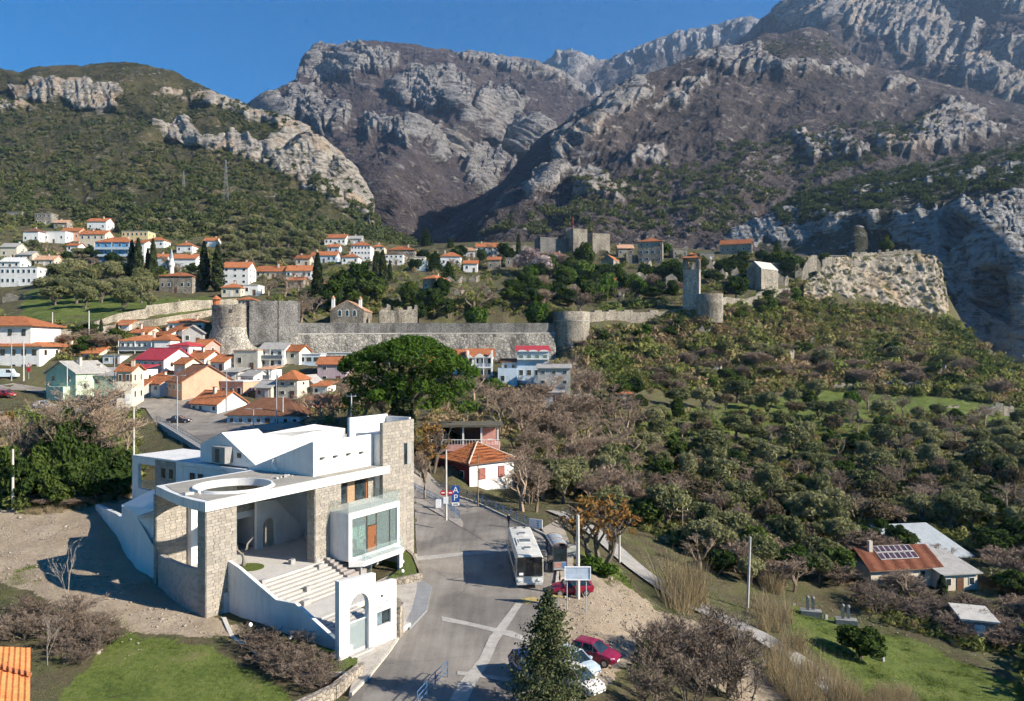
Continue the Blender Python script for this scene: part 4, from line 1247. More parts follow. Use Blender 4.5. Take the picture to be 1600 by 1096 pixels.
# upper road past the island and the red house (ground rises gently)
up = [gz(812,845,0.0), gz(760,818,.05), gz(712,790,.35), gz(676,773,.75), gz(640,758,1.05), gz(600,742,1.5)]
drape('road', strip_pts(up, [7.5,7.5,7.0,6.5,6,6]),.045, ASPH)
lane = smooth_path([gz(868,792,-.4), gz(905,812,-.6), gz(945,845,-1.7), gz(1000,895,-3), gz(1080,944,-4), gz(1180,990,-5), gz(1260,1040,-5.5), gz(1345,1110,-6)], 6)
drape('lane', strip_pts(lane, 2.9),.1, M('pale_lane_concrete', (.30,.285,.265),.9,.22,.8,.3,10))
park = PZ(8,(212,646),(300,643),(345,643),(445,660),(520,680),(560,694),(470,706),(330,712))
drape('parking_lot', park, .05, ASPH, 3)
for pth in (((-30,612),(30,606),(60,612),(130,622),(200,628),(260,634)),((-60,655),(0,650),(80,645),(150,640),(215,642))):
    pw = [gpt(a, b_, 160) for a, b_ in pth]
    drape('road', strip_pts([(p.x, p.y) for p in pw], 7.0),.12, ASPH, 2.5)
# concrete trench strips, patches, yellow paint
drape('trench_strip', P0((806,942),(816,944),(778,1002),(765,1032),(742,1070),(726,1105),(698,1105),(716,1068),(748,1030),(764,996)),.045, CSTRIP)
drape('trench_strip', P0((690,964),(720,970),(765,980),(800,985),(828,993),(828,999),(790,992),(740,980),(690,971)),.041, CSTRIP)
drape('trench_strip', P0((640,872),(700,866),(792,858),(793,862),(720,869),(660,877),(640,880)),.041, CSTRIP)
drape('trench_strip', P0((715,1048),(800,1056),(802,1062),(714,1054)),.05, CSTRIP)
drape('yellow_marking', P0((812,936),(836,932),(844,938),(822,944)),.05, M('worn_yellow_paint', (.36,.28,.11),.8,.45,2.5))
drape('yellow_marking', P0((846,922),(868,927),(880,927),(880,930),(858,930)),.05, MATS['worn_yellow_paint'])
drape('manhole_cover', P0((776,884),(786,883),(788,889),(778,890)),.05, M('cast_iron', (.12,.12,.12),.6,.2,4))
# island between the two roads: raised pavement with kerb
isl = [gz(640,781,.75), gz(668,795,.45), gz(700,813,.12), gz(722,827,0), gz(724,819,.05), gz(716,807,.18), gz(690,789,.45), gz(660,773,.85), gz(640,764,1.0)]
iz = [p.z for p in isl]
tag(MB().prism([(p.x, p.y) for p in isl], [z - .6 for z in iz], [z + .16 for z in iz]).build('pavement', M('island_paving', (.30,.27,.24),.9,.2,1.5,.3,12)), kind='structure')
kbp = [gz(869,920,0), gz(874,880,0), gz(866,850,0), gz(852,836,0), gz(797,811,0), gz(744,786,.2), gz(690,768,.75), gz(647,755,1.15)]
tag(wall_along('kerb', [Vector((p.x, p.y, p.z)) for p in kbp], .15,.25, KERB), kind='structure')
# bus-stop platform
pf = [gz(846,828,0), gz(866,852,0), gz(874,885,0), gz(876,905,0), gz(896,900,-.05), gz(896,870,-.1), gz(884,836,-.2), gz(870,816,-.1)]
tag(MB().prism([(p.x, p.y) for p in pf], -.8,.16).build('pavement', M('stop_paving', (.36,.31,.25),.9,.2,1.2,.3,12)), kind='structure')

# ------------------------------------------------------------------ railings: each bar and post a part
BLUE = M('blue_rail_paint', (.07,.15,.27),.5,.25,3)
GREYP = M('grey_rail_paint', (.12,.14,.16),.5,.2,3)
def railing(name, pts, h, label, mat, spacing=1.6, bars=(1.0,.55), infill=0, r=.03, cat='railing'):
    pts = [Vector(p) for p in pts]
    o = empty(name, pts[0]); o0 = pts[0]
    tag(o, label, cat)
    for i in range(len(pts) - 1):
        a, c = pts[i] - o0, pts[i + 1] - o0
        L = (c - a).length
        for f in bars:
            MB().tube([a + Vector((0,0, h * f)), c + Vector((0,0, h * f))], r, 5).build('rail', mat, o)
        k = max(1, round(L / spacing))
        for j in range(k + (1 if i == len(pts) - 2 else 0)):
            p = a.lerp(c, j / k)
            MB().tube([p + Vector((0,0,-.3)), p + Vector((0,0, h))], r * 1.25,5).build('post', mat, o)
        if infill:
            kk = round(L / infill)
            for j in range(kk):
                p = a.lerp(c, (j + .5) / kk)
                MB().tube([p + Vector((0,0,.1)), p + Vector((0,0, h * bars[0]))], r * .5,4, False).build('baluster', mat, o)
    return o
rp = [gz(647,752,1.2), gz(690,765,.75), gz(744,783,.2), gz(797,808,0), gz(842,829,0)]
railing('railing', rp, 1.05, 'long blue-grey railing along the upper road in front of the red house', BLUE, 2.0,(1.0,.72,.45,.2),0,.05)
wall_along('rail_plinth', [p + Vector((0,0,-.1)) for p in rp], -.02,.3, KERB, 'low concrete plinth under the long blue-grey railing')
railing('railing', [gz(647,767,.95) + Vector((0,0,.15)), gz(680,785,.55) + Vector((0,0,.15)), gz(705,801,.25) + Vector((0,0,.15)), gz(718,813,.1) + Vector((0,0,.15))], 1.0, 'curved blue railing on the traffic island below the stone tower', BLUE, 1.7,(1.0,.5,.15),.22)
railing('railing', [gz(652,1108,0), gz(680,1075,0), gz(699,1058,0)], 1.05, 'short blue railing at the road edge in the bottom foreground', BLUE, 1.7,(1.0,.68,.36))
rz = [gz(213,640,8.0), gz(243,657,8.0), gz(275,676,8.0), gz(310,698,8.0), gz(330,710,8.0)]
railing('railing', rz, 1.15, 'grey railing along the left edge of the upper parking lot', GREYP, 2.4,(1.0,.5,.12),.6)
wall_along('retaining_wall', [Vector((p.x - .3, p.y, 8.1)) for p in rz], .25,.8, CONCR, 'concrete retaining wall under the railing of the parking lot')
rf = [gz(335,642,8), gz(400,649,8), gz(470,663,8), gz(540,683,8)]
wall_along('parking_kerb_wall', [Vector((p.x, p.y, 8.0)) for p in rf], .45,.4, CONCR, 'low concrete wall along the far edge of the parking lot')
railing('railing', [Vector((p.x, p.y, 8.4)) for p in (gz(400,645,8), gz(470,663,8), gz(540,683,8))], .9, 'thin grey railing on the low wall behind the parking lot', GREYP, 3,(1.0,.5),0,.025)

# ------------------------------------------------------------------ poles and lamps
POLE = M('concrete_pole', (.50,.48,.44),.85,.15,2,.2,20)
WPOLE = M('timber_pole', (.20,.15,.10),.9,.25,3,.3,20)
GALV = M('galvanised_steel', (.42,.43,.44),.45,.12,3,0,10,.3)
def pole(name, base, top, r0, r1, label, mat=POLE, lamp=0, cross=0, cat='pole', lean=0):
    base = Vector(base)
    o = empty(name, base)
    tag(o, label, cat, 'poles and lamp posts')
    h = top - base.z
    tip = Vector((lean, 0, h))
    MB().tube([Vector((0,0,-.8)), tip], [r0, r1], 8).build('shaft', mat, o)
    if lamp:
        for s in ((1,-1) if lamp == 2 else (1,)):
            MB().tube([tip, tip + Vector((s * .9,0,.12))], .04,5).build('arm', mat, o)
            MB().box(tip.x + s * .6, tip.x + s * 1.5,-.14,.14, h + .08, h + .2).build('lamp_head', GALV, o)
    for i in range(cross):
        MB().box(tip.x * .9 - .8, tip.x * .9 + .8,-.06,.06, h - .5 - i * .6, h - .38 - i * .6).build('crossarm', mat, o)
        for x in (-.7,0,.7):
            MB().lathe([(.04, h - .38 - i * .6),(.06, h - .25 - i * .6),(.03, h - .16 - i * .6)], (tip.x * .9 + x, 0,0),6).build('insulator', GLOBE, o)
    return o
def ppole(px, pyt, pyb, Y, label, **k):
    b_ = at(px, pyb, Y); t_ = at(px, pyt, Y)
    nm = k.pop('name', 'utility_pole')
    r = k.pop('r', .14)
    return pole(nm, (b_.x, b_.y, b_.z), t_.z, r, r * .7, label, **k)
ppole(903,805,925,66.5, 'concrete utility pole standing behind the billboard', r=.2)
ppole(968,816,886,84, 'slim concrete pole beside the orange-leaved tree', r=.14)
ppole(1066,793,872,98, 'brown timber pole with crossarm behind the reeds', mat=WPOLE, cross=1, r=.15)
ppole(1168,839,938,79, 'pale leaning concrete pole at the right of the lane', r=.16, lean=.3)
ppole(20,702,804,86, 'white concrete pole at the left edge of the gravel yard', r=.17)
ppole(4,760,805,87, 'short grey stake pole left of the white pole', r=.12, mat=WPOLE)
ppole(209,638,722,96, 'tall pale pole behind the left wing of the museum', r=.15)
ppole(697,703,803,90, 'white concrete pole with round signs on the traffic island', r=.16)
ppole(747,712,782,99, 'thin dark pole in front of the red-and-white house', r=.09, mat=WPOLE)
ppole(277,588,668,132, 'double-armed street lamp in the middle of the parking lot', name='street_lamp', r=.12, mat=GALV, lamp=2, cat='street lamp')
ppole(354,576,645,150, 'street lamp at the far edge of the parking lot', name='street_lamp', r=.12, mat=GALV, lamp=1, cat='street lamp')
ppole(396,640,672,132, 'short double-armed street lamp above the museum roof', name='street_lamp', r=.12, mat=GALV, lamp=2, cat='street lamp')
ppole(432,581,668,136, 'slim grey pole among the low houses behind the parking lot', r=.11, mat=GALV)
ppole(442,620,664,140, 'whitish pole beside the brown-roofed long house', r=.14)
ppole(549,615,680,118, 'pale pole with crossarms beside the stone pine', r=.14, cross=1)
ppole(1060,650,700,172, 'thin pole on the olive terraces', r=.07, mat=WPOLE)
ppole(82,488,528,200, 'white pole left of the stone retaining wall', r=.16)
ppole(139,486,522,203, 'tall white pole at the left end of the stone retaining wall', r=.2)
ppole(18,524,590,165, 'grey lamp post before the big white house', name='street_lamp', r=.12, mat=GALV, lamp=1, cat='street lamp')
ppole(37,534,590,160, 'concrete pole beside the triangular road sign', r=.16)
ppole(105,574,640,140, 'pole rising in front of the green house', r=.12)
ppole(179,556,620,150, 'street lamp in front of the pale green house corner', name='street_lamp', r=.1, mat=GALV, lamp=2, cat='street lamp')
ppole(280,468,490,240, 'thin pole above the long stone retaining wall', r=.12)

# ------------------------------------------------------------------ signs, billboard, kiosk
SIGNB = M('sign_blue', (.02,.08,.30),.4,.05,2)
SIGNR = M('sign_red', (.45,.03,.04),.4,.08,2)
SIGNW = M('sign_face_white', (.80,.80,.80),.4,.04,2)
b_ = gz(712,808,.3)
sg2 = empty('parking_sign', b_); tag(sg2, 'blue sign with white letters A and P on the traffic island', 'sign')
MB().tube([(0,0,-.3),(0,0,4.2)], .045,6).build('post', GALV, sg2)
bd = MB().box(-.5,.5,-.07,-.04,1.95,4.1).build('board', SIGNB, sg2)
text_obj('A', 1.15, bd, (0,-.08,3.15),(math.radians(90),0,0), SIGNW)
text_obj('P', 1.15, bd, (0,-.08,2.15),(math.radians(90),0,0), SIGNW)
pl2 = MB().box(-.5,.5,-.07,-.04,1.5,1.88).build('plate', SIGNW, sg2)
MB().box(-.28,.28,-.085,-.071,1.62,1.76).build('plate_marking', GREYL, pl2)
b_ = at(697,803,89.6)
sg3 = empty('sign_cluster', (b_.x, b_.y - .25, b_.z)); tag(sg3, 'red round road signs and white box fixed to the white pole', 'sign')
for x, s_ in ((-.35,.33),(.55,.33)):
    dsk = MB().lathe([(.33,0),(.33,.03)], (0,0,0),16).build('disc', SIGNR, sg3); dsk.rotation_euler = (math.radians(90),0,0); dsk.location = (x, 0,2.6)
    d2 = MB().box(-.2,.2,-.045,-.032,-.07,.07).build('bar', SIGNW, sg3); d2.location = (x, 0,2.6)
MB().box(-.3,.3,-.12,.0,1.3,2.1).build('box', SIGNW, sg3)
b_ = at(45,590,158)
sg4 = empty('warning_sign', b_); tag(sg4, 'red-bordered triangular and round road sign near the green house', 'sign')
MB().tube([(0,0,-.3),(0,0,2.9)], .05,6).build('post', GALV, sg4)
MB().extrude([(-.55,-.06,2.2),(.55,-.06,2.2),(0,-.06,3.15)], (0,.03,0)).build('triangle', SIGNR, sg4)
MB().extrude([(-.3,-.09,2.33),(.3,-.09,2.33),(0,-.09,2.85)], (0,.02,0)).build('face', SIGNW, sg4)
dsk = MB().lathe([(.45,0),(.45,.03)], (0,0,0),16).build('disc', SIGNR, sg4); dsk.rotation_euler = (math.radians(90),0,0); dsk.location = (0,-.03,1.65)
# billboard on two posts
bb = empty('billboard', at(903,945,63)); tag(bb, 'blank pale blue billboard on two posts at the dirt bank', 'billboard')
zb0 = at(0,945,63).z
def bz(py): return at(0, py, 63).z - zb0
k_ = 63 / F
MB().box(-20 * k_, 19 * k_, -.06,.02, bz(906), bz(886)).build('panel', M('faded_poster', (.48,.56,.66),.5,.2,2.5), bb)
for x0, x1, z0, z1 in ((-20.8,19.8,906.6,905.2),(-20.8,19.8,886.8,885.4)):
    MB().box(x0 * k_, x1 * k_, -.1,.05, bz(z0), bz(z1)).build('frame_bar', SIGNW, bb)
for x in (-20.4,19.4):
    MB().box((x - .7) * k_, (x + .7) * k_, -.11,.06, bz(906), bz(886)).build('frame_bar', SIGNW, bb)
for x, pb_ in ((-17,948),(13,953)):
    MB().tube([(x * k_, .06, bz(pb_) - .3),(x * k_, .06, bz(890))], .055,6).build('post', GALV, bb)
# glazed bus-stop kiosk
kb_ = gz(875,893,.15)
ki = empty('bus_stop_kiosk', kb_, math.radians(6)); tag(ki, 'narrow glazed bus-stop kiosk with curved metal roof behind the bus', 'kiosk')
RUST = M('rusty_steel', (.25,.12,.06),.8,.3,4)
for x in (-.68,.68):
    for y in (0,3.6):
        MB().box(x - .04, x + .04, y - .04, y + .04,0,2.5).build('post', FRAME, ki)
mb = MB()
for i in range(8):
    a0, a1 = math.pi * i / 8, math.pi * (i + 1) / 8
    mb.add([(-.8 * math.cos(a0),-.25,2.5 + .35 * math.sin(a0)),(-.8 * math.cos(a1),-.25,2.5 + .35 * math.sin(a1)),(-.8 * math.cos(a1),3.9,2.5 + .35 * math.sin(a1)),(-.8 * math.cos(a0),3.9,2.5 + .35 * math.sin(a0))], [(0,1,2,3)])
rfk = mb.build('roof', M('weathered_polycarbonate', (.36,.40,.42),.35,.25,2), ki, smooth=True)
for y in (-.26,1.8,3.91):
    MB().tube([(-.8 * math.cos(math.pi * i / 8), y, 2.5 + .36 * math.sin(math.pi * i / 8)) for i in range(9)], .04,5).build('roof_rib', RUST, rfk)
for x in (-.68,.68):
    MB().box(x - .015, x + .015,.05,3.55,.3,2.4).build('glass_side', WPANE, ki)
MB().box(-.64,.64,-.02,.02,.95,2.45).build('front_glass', WPANE, ki)
MB().box(-.64,.64,-.03,.03,.15,.95).build('front_panel', M('kiosk_panel', (.28,.29,.31),.6,.2,2), ki)
MB().box(-.55,.15,-.05,-.031,.4,.9).build('poster', M('red_poster', (.42,.22,.18),.6,.4,6), ki)
MB().box(.2,.6,-.05,-.031,.35,.85).build('poster', M('blue_poster', (.08,.18,.38),.6,.3,6), ki)
MB().box(-.66,.66,-.06,.06,2.4,2.52).build('fascia', FRAME, ki)
wp = MB().box(-.9,.9,-.04,.04,.1,1.15).build('white_panel', SIGNW, None); wp.location = gz(837,826,.1); wp.rotation_euler = (0,0, math.radians(-28))
tag(wp, 'white board leaning at the end of the blue-grey railing behind the bus', 'board')
ub = MB().box(-.35,.35,-.25,.25,0,1.1).build('utility_box', SIGNW, None); ub.location = gz(685,795,.5) + Vector((0,0,.1))
tag(ub, 'white utility box beside the pole on the traffic island', 'utility box')
ub2 = MB().box(-.6,.6,-.4,.4,0,1.1).build('utility_box', M('cream_box', (.6,.58,.5),.6,.1,2), None); ub2.location = gz(893,868,-.1)
tag(ub2, 'cream box beside the kiosk at the grass bank', 'utility box')
# ------------------------------------------------------------------ town: houses built from storeys, roofs, windows, doors, chimneys
def tile_mat(name, col, rough=.85):
    m, nt, n, l, b = nodes_of(name)
    tc = n.new('ShaderNodeTexCoord')
    pos = wpos(n)
    w = n.new('ShaderNodeTexWave'); w.bands_direction = 'X'; w.inputs['Scale'].default_value = 1.25; w.inputs['Distortion'].default_value = .4
    l.new(tc.outputs['Object'], w.inputs['Vector'])
    t1 = noise(n, l, .9,5,.7, pos); t2 = noise(n, l, 5,3,.7, pos)
    r = ramp(n, [(.28, tuple(c * .45 for c in col)),(.48, col),(.72, tuple(min(1, c * 1.4) for c in col))])
    l.new(mathn(n, l, 'ADD', mathn(n, l, 'MULTIPLY', t1.outputs[0], .55), mathn(n, l, 'MULTIPLY', t2.outputs[0], .45)), r.inputs[0])
    oi = n.new('ShaderNodeObjectInfo')
    hs = n.new('ShaderNodeHueSaturation'); l.new(r.outputs[0], hs.inputs['Color'])
    l.new(mathn(n, l, 'ADD', mathn(n, l, 'MULTIPLY', oi.outputs['Random'], .5),.75), hs.inputs['Value'])
    l.new(hs.outputs[0], b.inputs['Base Color'])
    b.inputs['Roughness'].default_value = rough; b.inputs['Specular IOR Level'].default_value = .15
    bump(n, l, b, mathn(n, l, 'ADD', w.outputs['Fac'], mathn(n, l, 'MULTIPLY', t2.outputs[0], .5)),.8,.12)
    return m
TILE = {'orange': tile_mat('orange_clay_tiles', (.37,.135,.058)), 'brown': tile_mat('old_brown_tiles', (.22,.105,.062)), 'red': M('red_sheet_roof', (.42,.045,.05),.5,.15,1.5), 'pale': tile_mat('pale_clay_tiles', (.46,.27,.17)),
        'grey': M('grey_sheet_roof', (.34,.325,.30),.7,.22,1.2), 'white': M('white_flat_roof', (.62,.61,.58),.8,.12,1), 'metal': M('zinc_sheet_roof', (.36,.39,.40),.6,.15,1.2), 'stone': M('stone_slab_roof', (.46,.44,.40),.9,.18,1.5)}
WALLC = {'white': (.74,.73,.70), 'cream': (.62,.55,.43), 'cafe_shade': (.10,.07,.06), 'salmon': (.60,.34,.23), 'pink': (.56,.30,.25), 'blue': (.12,.33,.58), 'paleblue': (.46,.55,.63), 'green': (.42,.53,.40), 'yellow': (.62,.48,.25), 'grey': (.42,.41,.39),
         'redwall': (.42,.13,.09), 'teal': (.25,.38,.36), 'violet': (.44,.33,.35), 'beige': (.50,.44,.36), 'stone': (.42,.385,.33), 'darkred': (.17,.03,.03)}
def wallm(c):
    if c == 'stone': return RUBBLE_F
    return M('render_' + c, WALLC[c], .85,.10,.7,.2,12, streak=.35)
SHUT = M('brown_shutter', (.13,.065,.035),.6,.2,3)
FRW = M('white_window_frame', (.68,.67,.64),.6,.08,3)
CHIM = M('chimney_render', (.52,.46,.38),.9,.15,2)
def hip_roof(mb, x0, x1, y0, y1, z, rise, ov=.4, th=.18, ridge_axis=None):
    x0 -= ov; x1 += ov; y0 -= ov; y1 += ov
    cx, cy = (x0 + x1) / 2,(y0 + y1) / 2
    w, d = x1 - x0, y1 - y0
    if w >= d: r0, r1 = (x0 + d / 2 * .95, cy),(x1 - d / 2 * .95, cy)
    else: r0, r1 = (cx, y0 + w / 2 * .95),(cx, y1 - w / 2 * .95)
    b_ = [(x0, y0),(x1, y0),(x1, y1),(x0, y1)]
    vs = [(p[0], p[1], z - th) for p in b_] + [(p[0], p[1], z) for p in b_] + [(r0[0], r0[1], z + rise),(r1[0], r1[1], z + rise)]
    fs = [(3,2,1,0),(0,1,5,4),(1,2,6,5),(2,3,7,6),(3,0,4,7)]
    if w >= d: fs += [(4,5,9,8),(5,6,9),(6,7,8,9),(7,4,8)]
    else: fs += [(4,5,8),(5,6,9,8),(6,7,9),(7,4,8,9)]
    mb.add(vs, fs)
def gable_roof(mb, x0, x1, y0, y1, z, rise, axis='x', ov=.4, th=.2):
    """two thick slopes; ridge along axis"""
    if axis == 'x':
        c = (y0 + y1) / 2; hw = (y1 - y0) / 2; s = rise / hw
        for sg in (-1,1):
            p = [(x0 - ov, c, z + rise),(x1 + ov, c, z + rise),(x1 + ov, c + sg * (hw + ov), z - s * ov),(x0 - ov, c + sg * (hw + ov), z - s * ov)]
            mb.extrude(p, (0,0, th))
    else:
        c = (x0 + x1) / 2; hw = (x1 - x0) / 2; s = rise / hw
        for sg in (-1,1):
            p = [(c, y0 - ov, z + rise),(c, y1 + ov, z + rise),(c + sg * (hw + ov), y1 + ov, z - s * ov),(c + sg * (hw + ov), y0 - ov, z - s * ov)]
            mb.extrude(p, (0,0, th))
def body(mb, x0, x1, y0, y1, z0, z1, rise=0, axis=None):
    mb.box(x0, x1, y0, y1, z0, z1)
    e = .02
    if axis == 'x':
        c = (y0 + y1) / 2
        mb.extrude([(x0 + e, y0 + e, z1),(x0 + e, y1 - e, z1),(x0 + e, c, z1 + rise)], (x1 - x0 - 2 * e, 0,0))
    elif axis == 'y':
        c = (x0 + x1) / 2
        mb.extrude([(x0 + e, y0 + e, z1),(x1 - e, y0 + e, z1),(c, y0 + e, z1 + rise)], (0, y1 - y0 - 2 * e, 0))
def opening(root, side, s, z, w, h, x0, x1, y0, y1, frame=True, pane=None, fm=None, shutter=False):
    """window on a face: side F (y0), R (x1), L (x0); s position along the face"""
    e = .06
    if side == 'F': a = (s - w / 2, s + w / 2, y0 - e, y0 + .02)
    elif side == 'R': a = (x1 - .02, x1 + e, s - w / 2, s + w / 2)
    else: a = (x0 - e, x0 + .02, s - w / 2, s + w / 2)
    o = MB().box(a[0], a[1], a[2], a[3], z, z + h).build('window', fm or FRW, root)
    q = .1 * min(1, w)
    if side == 'F': p = (a[0] + q, a[1] - q, a[2] - .015, a[3] - .02)
    elif side == 'R': p = (a[0] + .02, a[1] + .015, a[2] + q, a[3] - q)
    else: p = (a[0] - .015, a[1] - .02, a[2] + q, a[3] - q)
    MB().box(*p, z + q, z + h - q).build('pane', pane or WPANE, o)
    if shutter and side == 'F':
        for sx in (-1,1):
            MB().box(s + sx * (w / 2 + .02), s + sx * (w / 2 + .42), y0 - e, y0 - .005, z, z + h).build('shutter', SHUT, o)
    return o
HN = [0]
def house(label, x0p, x1p, eave, basep, Y, depth, roof='gable', rise=None, axis='x', wall='white', rc='orange', rot=0, win=(1,2), side=(1,1), chim=1, shutter=False, door=True, name='house', ww=None, balcony=False, ov=.45, extra=None, sidewin='R', parapet=0, fm=None, cat='house'):
    """x0p..x1p: pixel span of the front, eave/base rows, distance Y of the front"""
    HN[0] += 1
    rh = random.Random(HN[0] * 13)
    if Y > 225: Y = gpt((x0p + x1p) / 2, basep, Y).y
    k = Y / F
    W = (x1p - x0p) * k / max(.5, math.cos(math.radians(rot)))
    z1 = CAMZ - (eave - CY) * k; z0 = CAMZ - (basep - CY) * k
    H = z1 - z0
    if rise is None: rise = .28 * min(W, depth) if roof != 'flat' else 0
    c = at((x0p + x1p) / 2, basep, Y)
    o = empty(name, (c.x, c.y, c.z), math.radians(rot)); tag(o, label, cat)
    hx = W / 2
    mb = MB()
    ax = axis if roof == 'gable' else None
    body(mb, -hx, hx, 0, depth, -2.5, H, rise, ax)
    if parapet:
        for q in ((-hx, hx, 0,.2),(-hx, hx, depth - .2, depth),(-hx, -hx + .2,.2, depth - .2),(hx - .2, hx, .2, depth - .2)):
            mb.box(*q, H + .002, H + parapet)
    mb.build('wall', wallm(wall), o)
    rm = TILE[rc]
    mb = MB()
    if roof == 'gable': gable_roof(mb, -hx, hx, 0, depth, H, rise, axis, ov)
    elif roof == 'hip': hip_roof(mb, -hx, hx, 0, depth, H + .16, rise, ov)
    elif roof == 'shed': mb.add([(-hx - ov, -ov, H),(hx + ov, -ov, H),(hx + ov, depth + ov, H + rise),(-hx - ov, depth + ov, H + rise),(-hx - ov, -ov, H + .15),(hx + ov, -ov, H + .15),(hx + ov, depth + ov, H + rise + .15),(-hx - ov, depth + ov, H + rise + .15)],
                              [(3,2,1,0),(4,5,6,7),(0,1,5,4),(1,2,6,5),(2,3,7,6),(3,0,4,7)])
    else: mb.box(-hx + .22 if parapet else -hx - .2, hx - .22 if parapet else hx + .2,.22 if parapet else -.2, depth - .22 if parapet else depth + .2, H + .003, H + .2)
    ro = mb.build('roof', rm, o)
    if roof == 'gable' and Y < 260:
        mb = MB()
        if axis == 'x': mb.tube([(-hx - ov, depth / 2, H + rise + .2),(hx + ov, depth / 2, H + rise + .2)], .12,6)
        else: mb.tube([(0,-ov, H + rise + .2),(0, depth + ov, H + rise + .2)], .12,6)
        mb.build('ridge', rm, ro)
    for i in range(chim):
        cx_ = rh.uniform(-hx * .7, hx * .7); cy_ = depth * rh.uniform(.3,.7)
        zc = H + rise * (.5 if roof in ('gable', 'hip', 'shed') else 0)
        cm = MB().box(cx_ - .3, cx_ + .3, cy_ - .3, cy_ + .3, zc - .5, H + rise + .9).build('chimney', CHIM, ro)
        MB().box(cx_ - .38, cx_ + .38, cy_ - .38, cy_ + .38, H + rise + .902, H + rise + 1.05).build('cap', rm, ro)
    rows, ncol = win
    fl = H / max(1, rows)
    for r in range(rows):
        zb = r * fl + fl * .38; hh = min(1.5, fl * .42)
        for i in range(ncol):
            s = -hx + W * (i + .5) / ncol
            w_ = ww or min(1.1, W / ncol * .5)
            if r == 0 and door and i == ncol // 2:
                d_ = MB().box(s - .5, s + .5,-.07,.02,0.02, min(2.1, fl * .8)).build('door', SHUT if rh.random() < .7 else FRW, o)
            else:
                opening(o, 'F', s, zb, w_, hh, -hx, hx, 0, depth, shutter=shutter, fm=fm)
    rows2, nc2 = side
    fl = H / max(1, rows2) if rows2 else H
    for r in range(rows2):
        for i in range(nc2):
            s = depth * (i + .5) / nc2
            opening(o, sidewin, s, r * fl + fl * .38, min(1.0, depth / nc2 * .5), min(1.4, fl * .42),-hx, hx, 0, depth, fm=fm)
    if balcony:
        for r in range(1, rows):
            zb = r * H / rows
            sl = MB().box(-hx, hx, -1.2,0, zb - .15, zb).build('balcony', FRW, o)
            MB().box(-hx, hx, -1.2,-1.14, zb, zb + .9).build('balustrade', wallm('paleblue') if wall == 'blue' else GREYP, sl)
            for x in (-hx + .1,0, hx - .1):
                MB().box(x - .08, x + .08,-1.18,-1.02, zb - H / rows, zb - .15).build('post', FRW, sl)
        if rows:
            for x in (-hx + .1,0, hx - .1):
                MB().box(x - .08, x + .08,-1.13,-.97,(rows - 1) * H / rows + .9, H - .02).build('post', FRW, o)
    if extra: extra(o, hx, depth, H)
    return o

# --- left edge: big white house on two levels
def ex1(o, hx, d, H):
    mb = MB(); hip_roof(mb, -hx, hx, 0, d, H + .05,1.9,1.1); mb.build('skirt_roof', TILE['orange'], o)
    up = MB(); up.box(-hx, hx - 3.2,1.5, d, H + .3, H + 5.2); up.build('upper_wall', wallm('white'), o)
    mb = MB(); hip_roof(mb, -hx, hx - 3.2,1.5, d, H + 5.3,2.6,1.0); mb.build('roof', TILE['orange'], o)
    for x in (hx - 8.5, hx - 5.0): opening(o, 'F', x, H + 2.6,1.0,1.7,-hx, hx, 1.5, d, fm=SHUT)
house('big white house with two stacked orange hip roofs at the left edge', -70,62,541,588,185,14, 'flat', 0, wall='white', rc='white', win=(2,8), side=(2,3), chim=0, extra=ex1, fm=SHUT)
# --- lower village
def exg(o, hx, d, H):
    MB().box(-hx * .5, hx * .6,-1.6,0,0, H * .5).build('porch', wallm('green'), o)
house('pale green house with grey gable roof behind the bare tree', 66,124,583,625,158,9, 'gable', 2.3, 'y', 'green', 'grey', -18,(2,2),(1,2),1, extra=exg)
house('long pale green wing with weathered grey roof right of the green gable', 118,186,588,628,161,8, 'shed', 1.6, 'x', 'green', 'grey', -6,(2,3),(1,1),2)
house('tall narrow cream house with orange roof and blocked windows by the road', 183,205,580,632,150,7, 'gable', 1.2, 'x', 'cream', 'orange', 8,(2,2),(2,2),1, shutter=True)
house('long white guesthouse with orange hip roof and dark balcony front', 188,240,533,562,193,10, 'hip', 1.6, 'x', 'white', 'orange', 0,(2,6),(1,0),2, balcony=True)
house('plain white annex at the right end of the long guesthouse', 241,266,532,560,192,10, 'hip', 1.5, 'x', 'white', 'orange', 0,(1,1),(0,0),0)
house('white house with bright red sheet roof and large white gable', 205,262,562,600,178,9, 'gable', 2.6, 'x', 'white', 'red', -24,(2,4),(2,2),0)
house('low white wing with dark red roof in front of the red-roofed house', 182,222,578,606,170,6, 'shed', 1.0, 'x', 'white', 'red', -10,(1,3),(1,1),0)
house('small white house with open top storey under a crimson roof', 262,297,541,562,187,7, 'hip', 1.0, 'x', 'white', 'red', -14,(1,5),(1,2),0)
house('small grey-walled house with orange gable roof below the round bastion', 286,322,561,582,184,7, 'gable', 1.9, 'x', 'white', 'orange', -20,(1,1),(1,1),1)
house('tiny cream house with orange roof between white houses', 270,291,569,590,172,5, 'gable', 1.3, 'x', 'cream', 'orange', -22,(1,1),(0,0),0)
house('large salmon house with a broad blank gable and brown tiled roof', 254,292,596,640,160,11.5, 'gable', 3.4, 'x', 'salmon', 'brown', -42,(2,3),(0,0),1)
def exac(o, hx, d, H):
    for y in (3.2,6.0):
        a_ = MB().box(hx, hx + .4, y - .5, y + .5, H * .55, H * .55 + .7).build('air_conditioner', FRW, o)
        MB().box(hx + .4, hx + .43, y - .35, y + .35, H * .55 + .1, H * .55 + .6).build('grille', FRAME, a_)
house('flat salmon extension with air conditioners beside the salmon house', 341,382,597,628,163,7, 'flat', 0, 'x', 'salmon', 'white', -16,(1,3),(0,0),0, door=False, extra=exac)
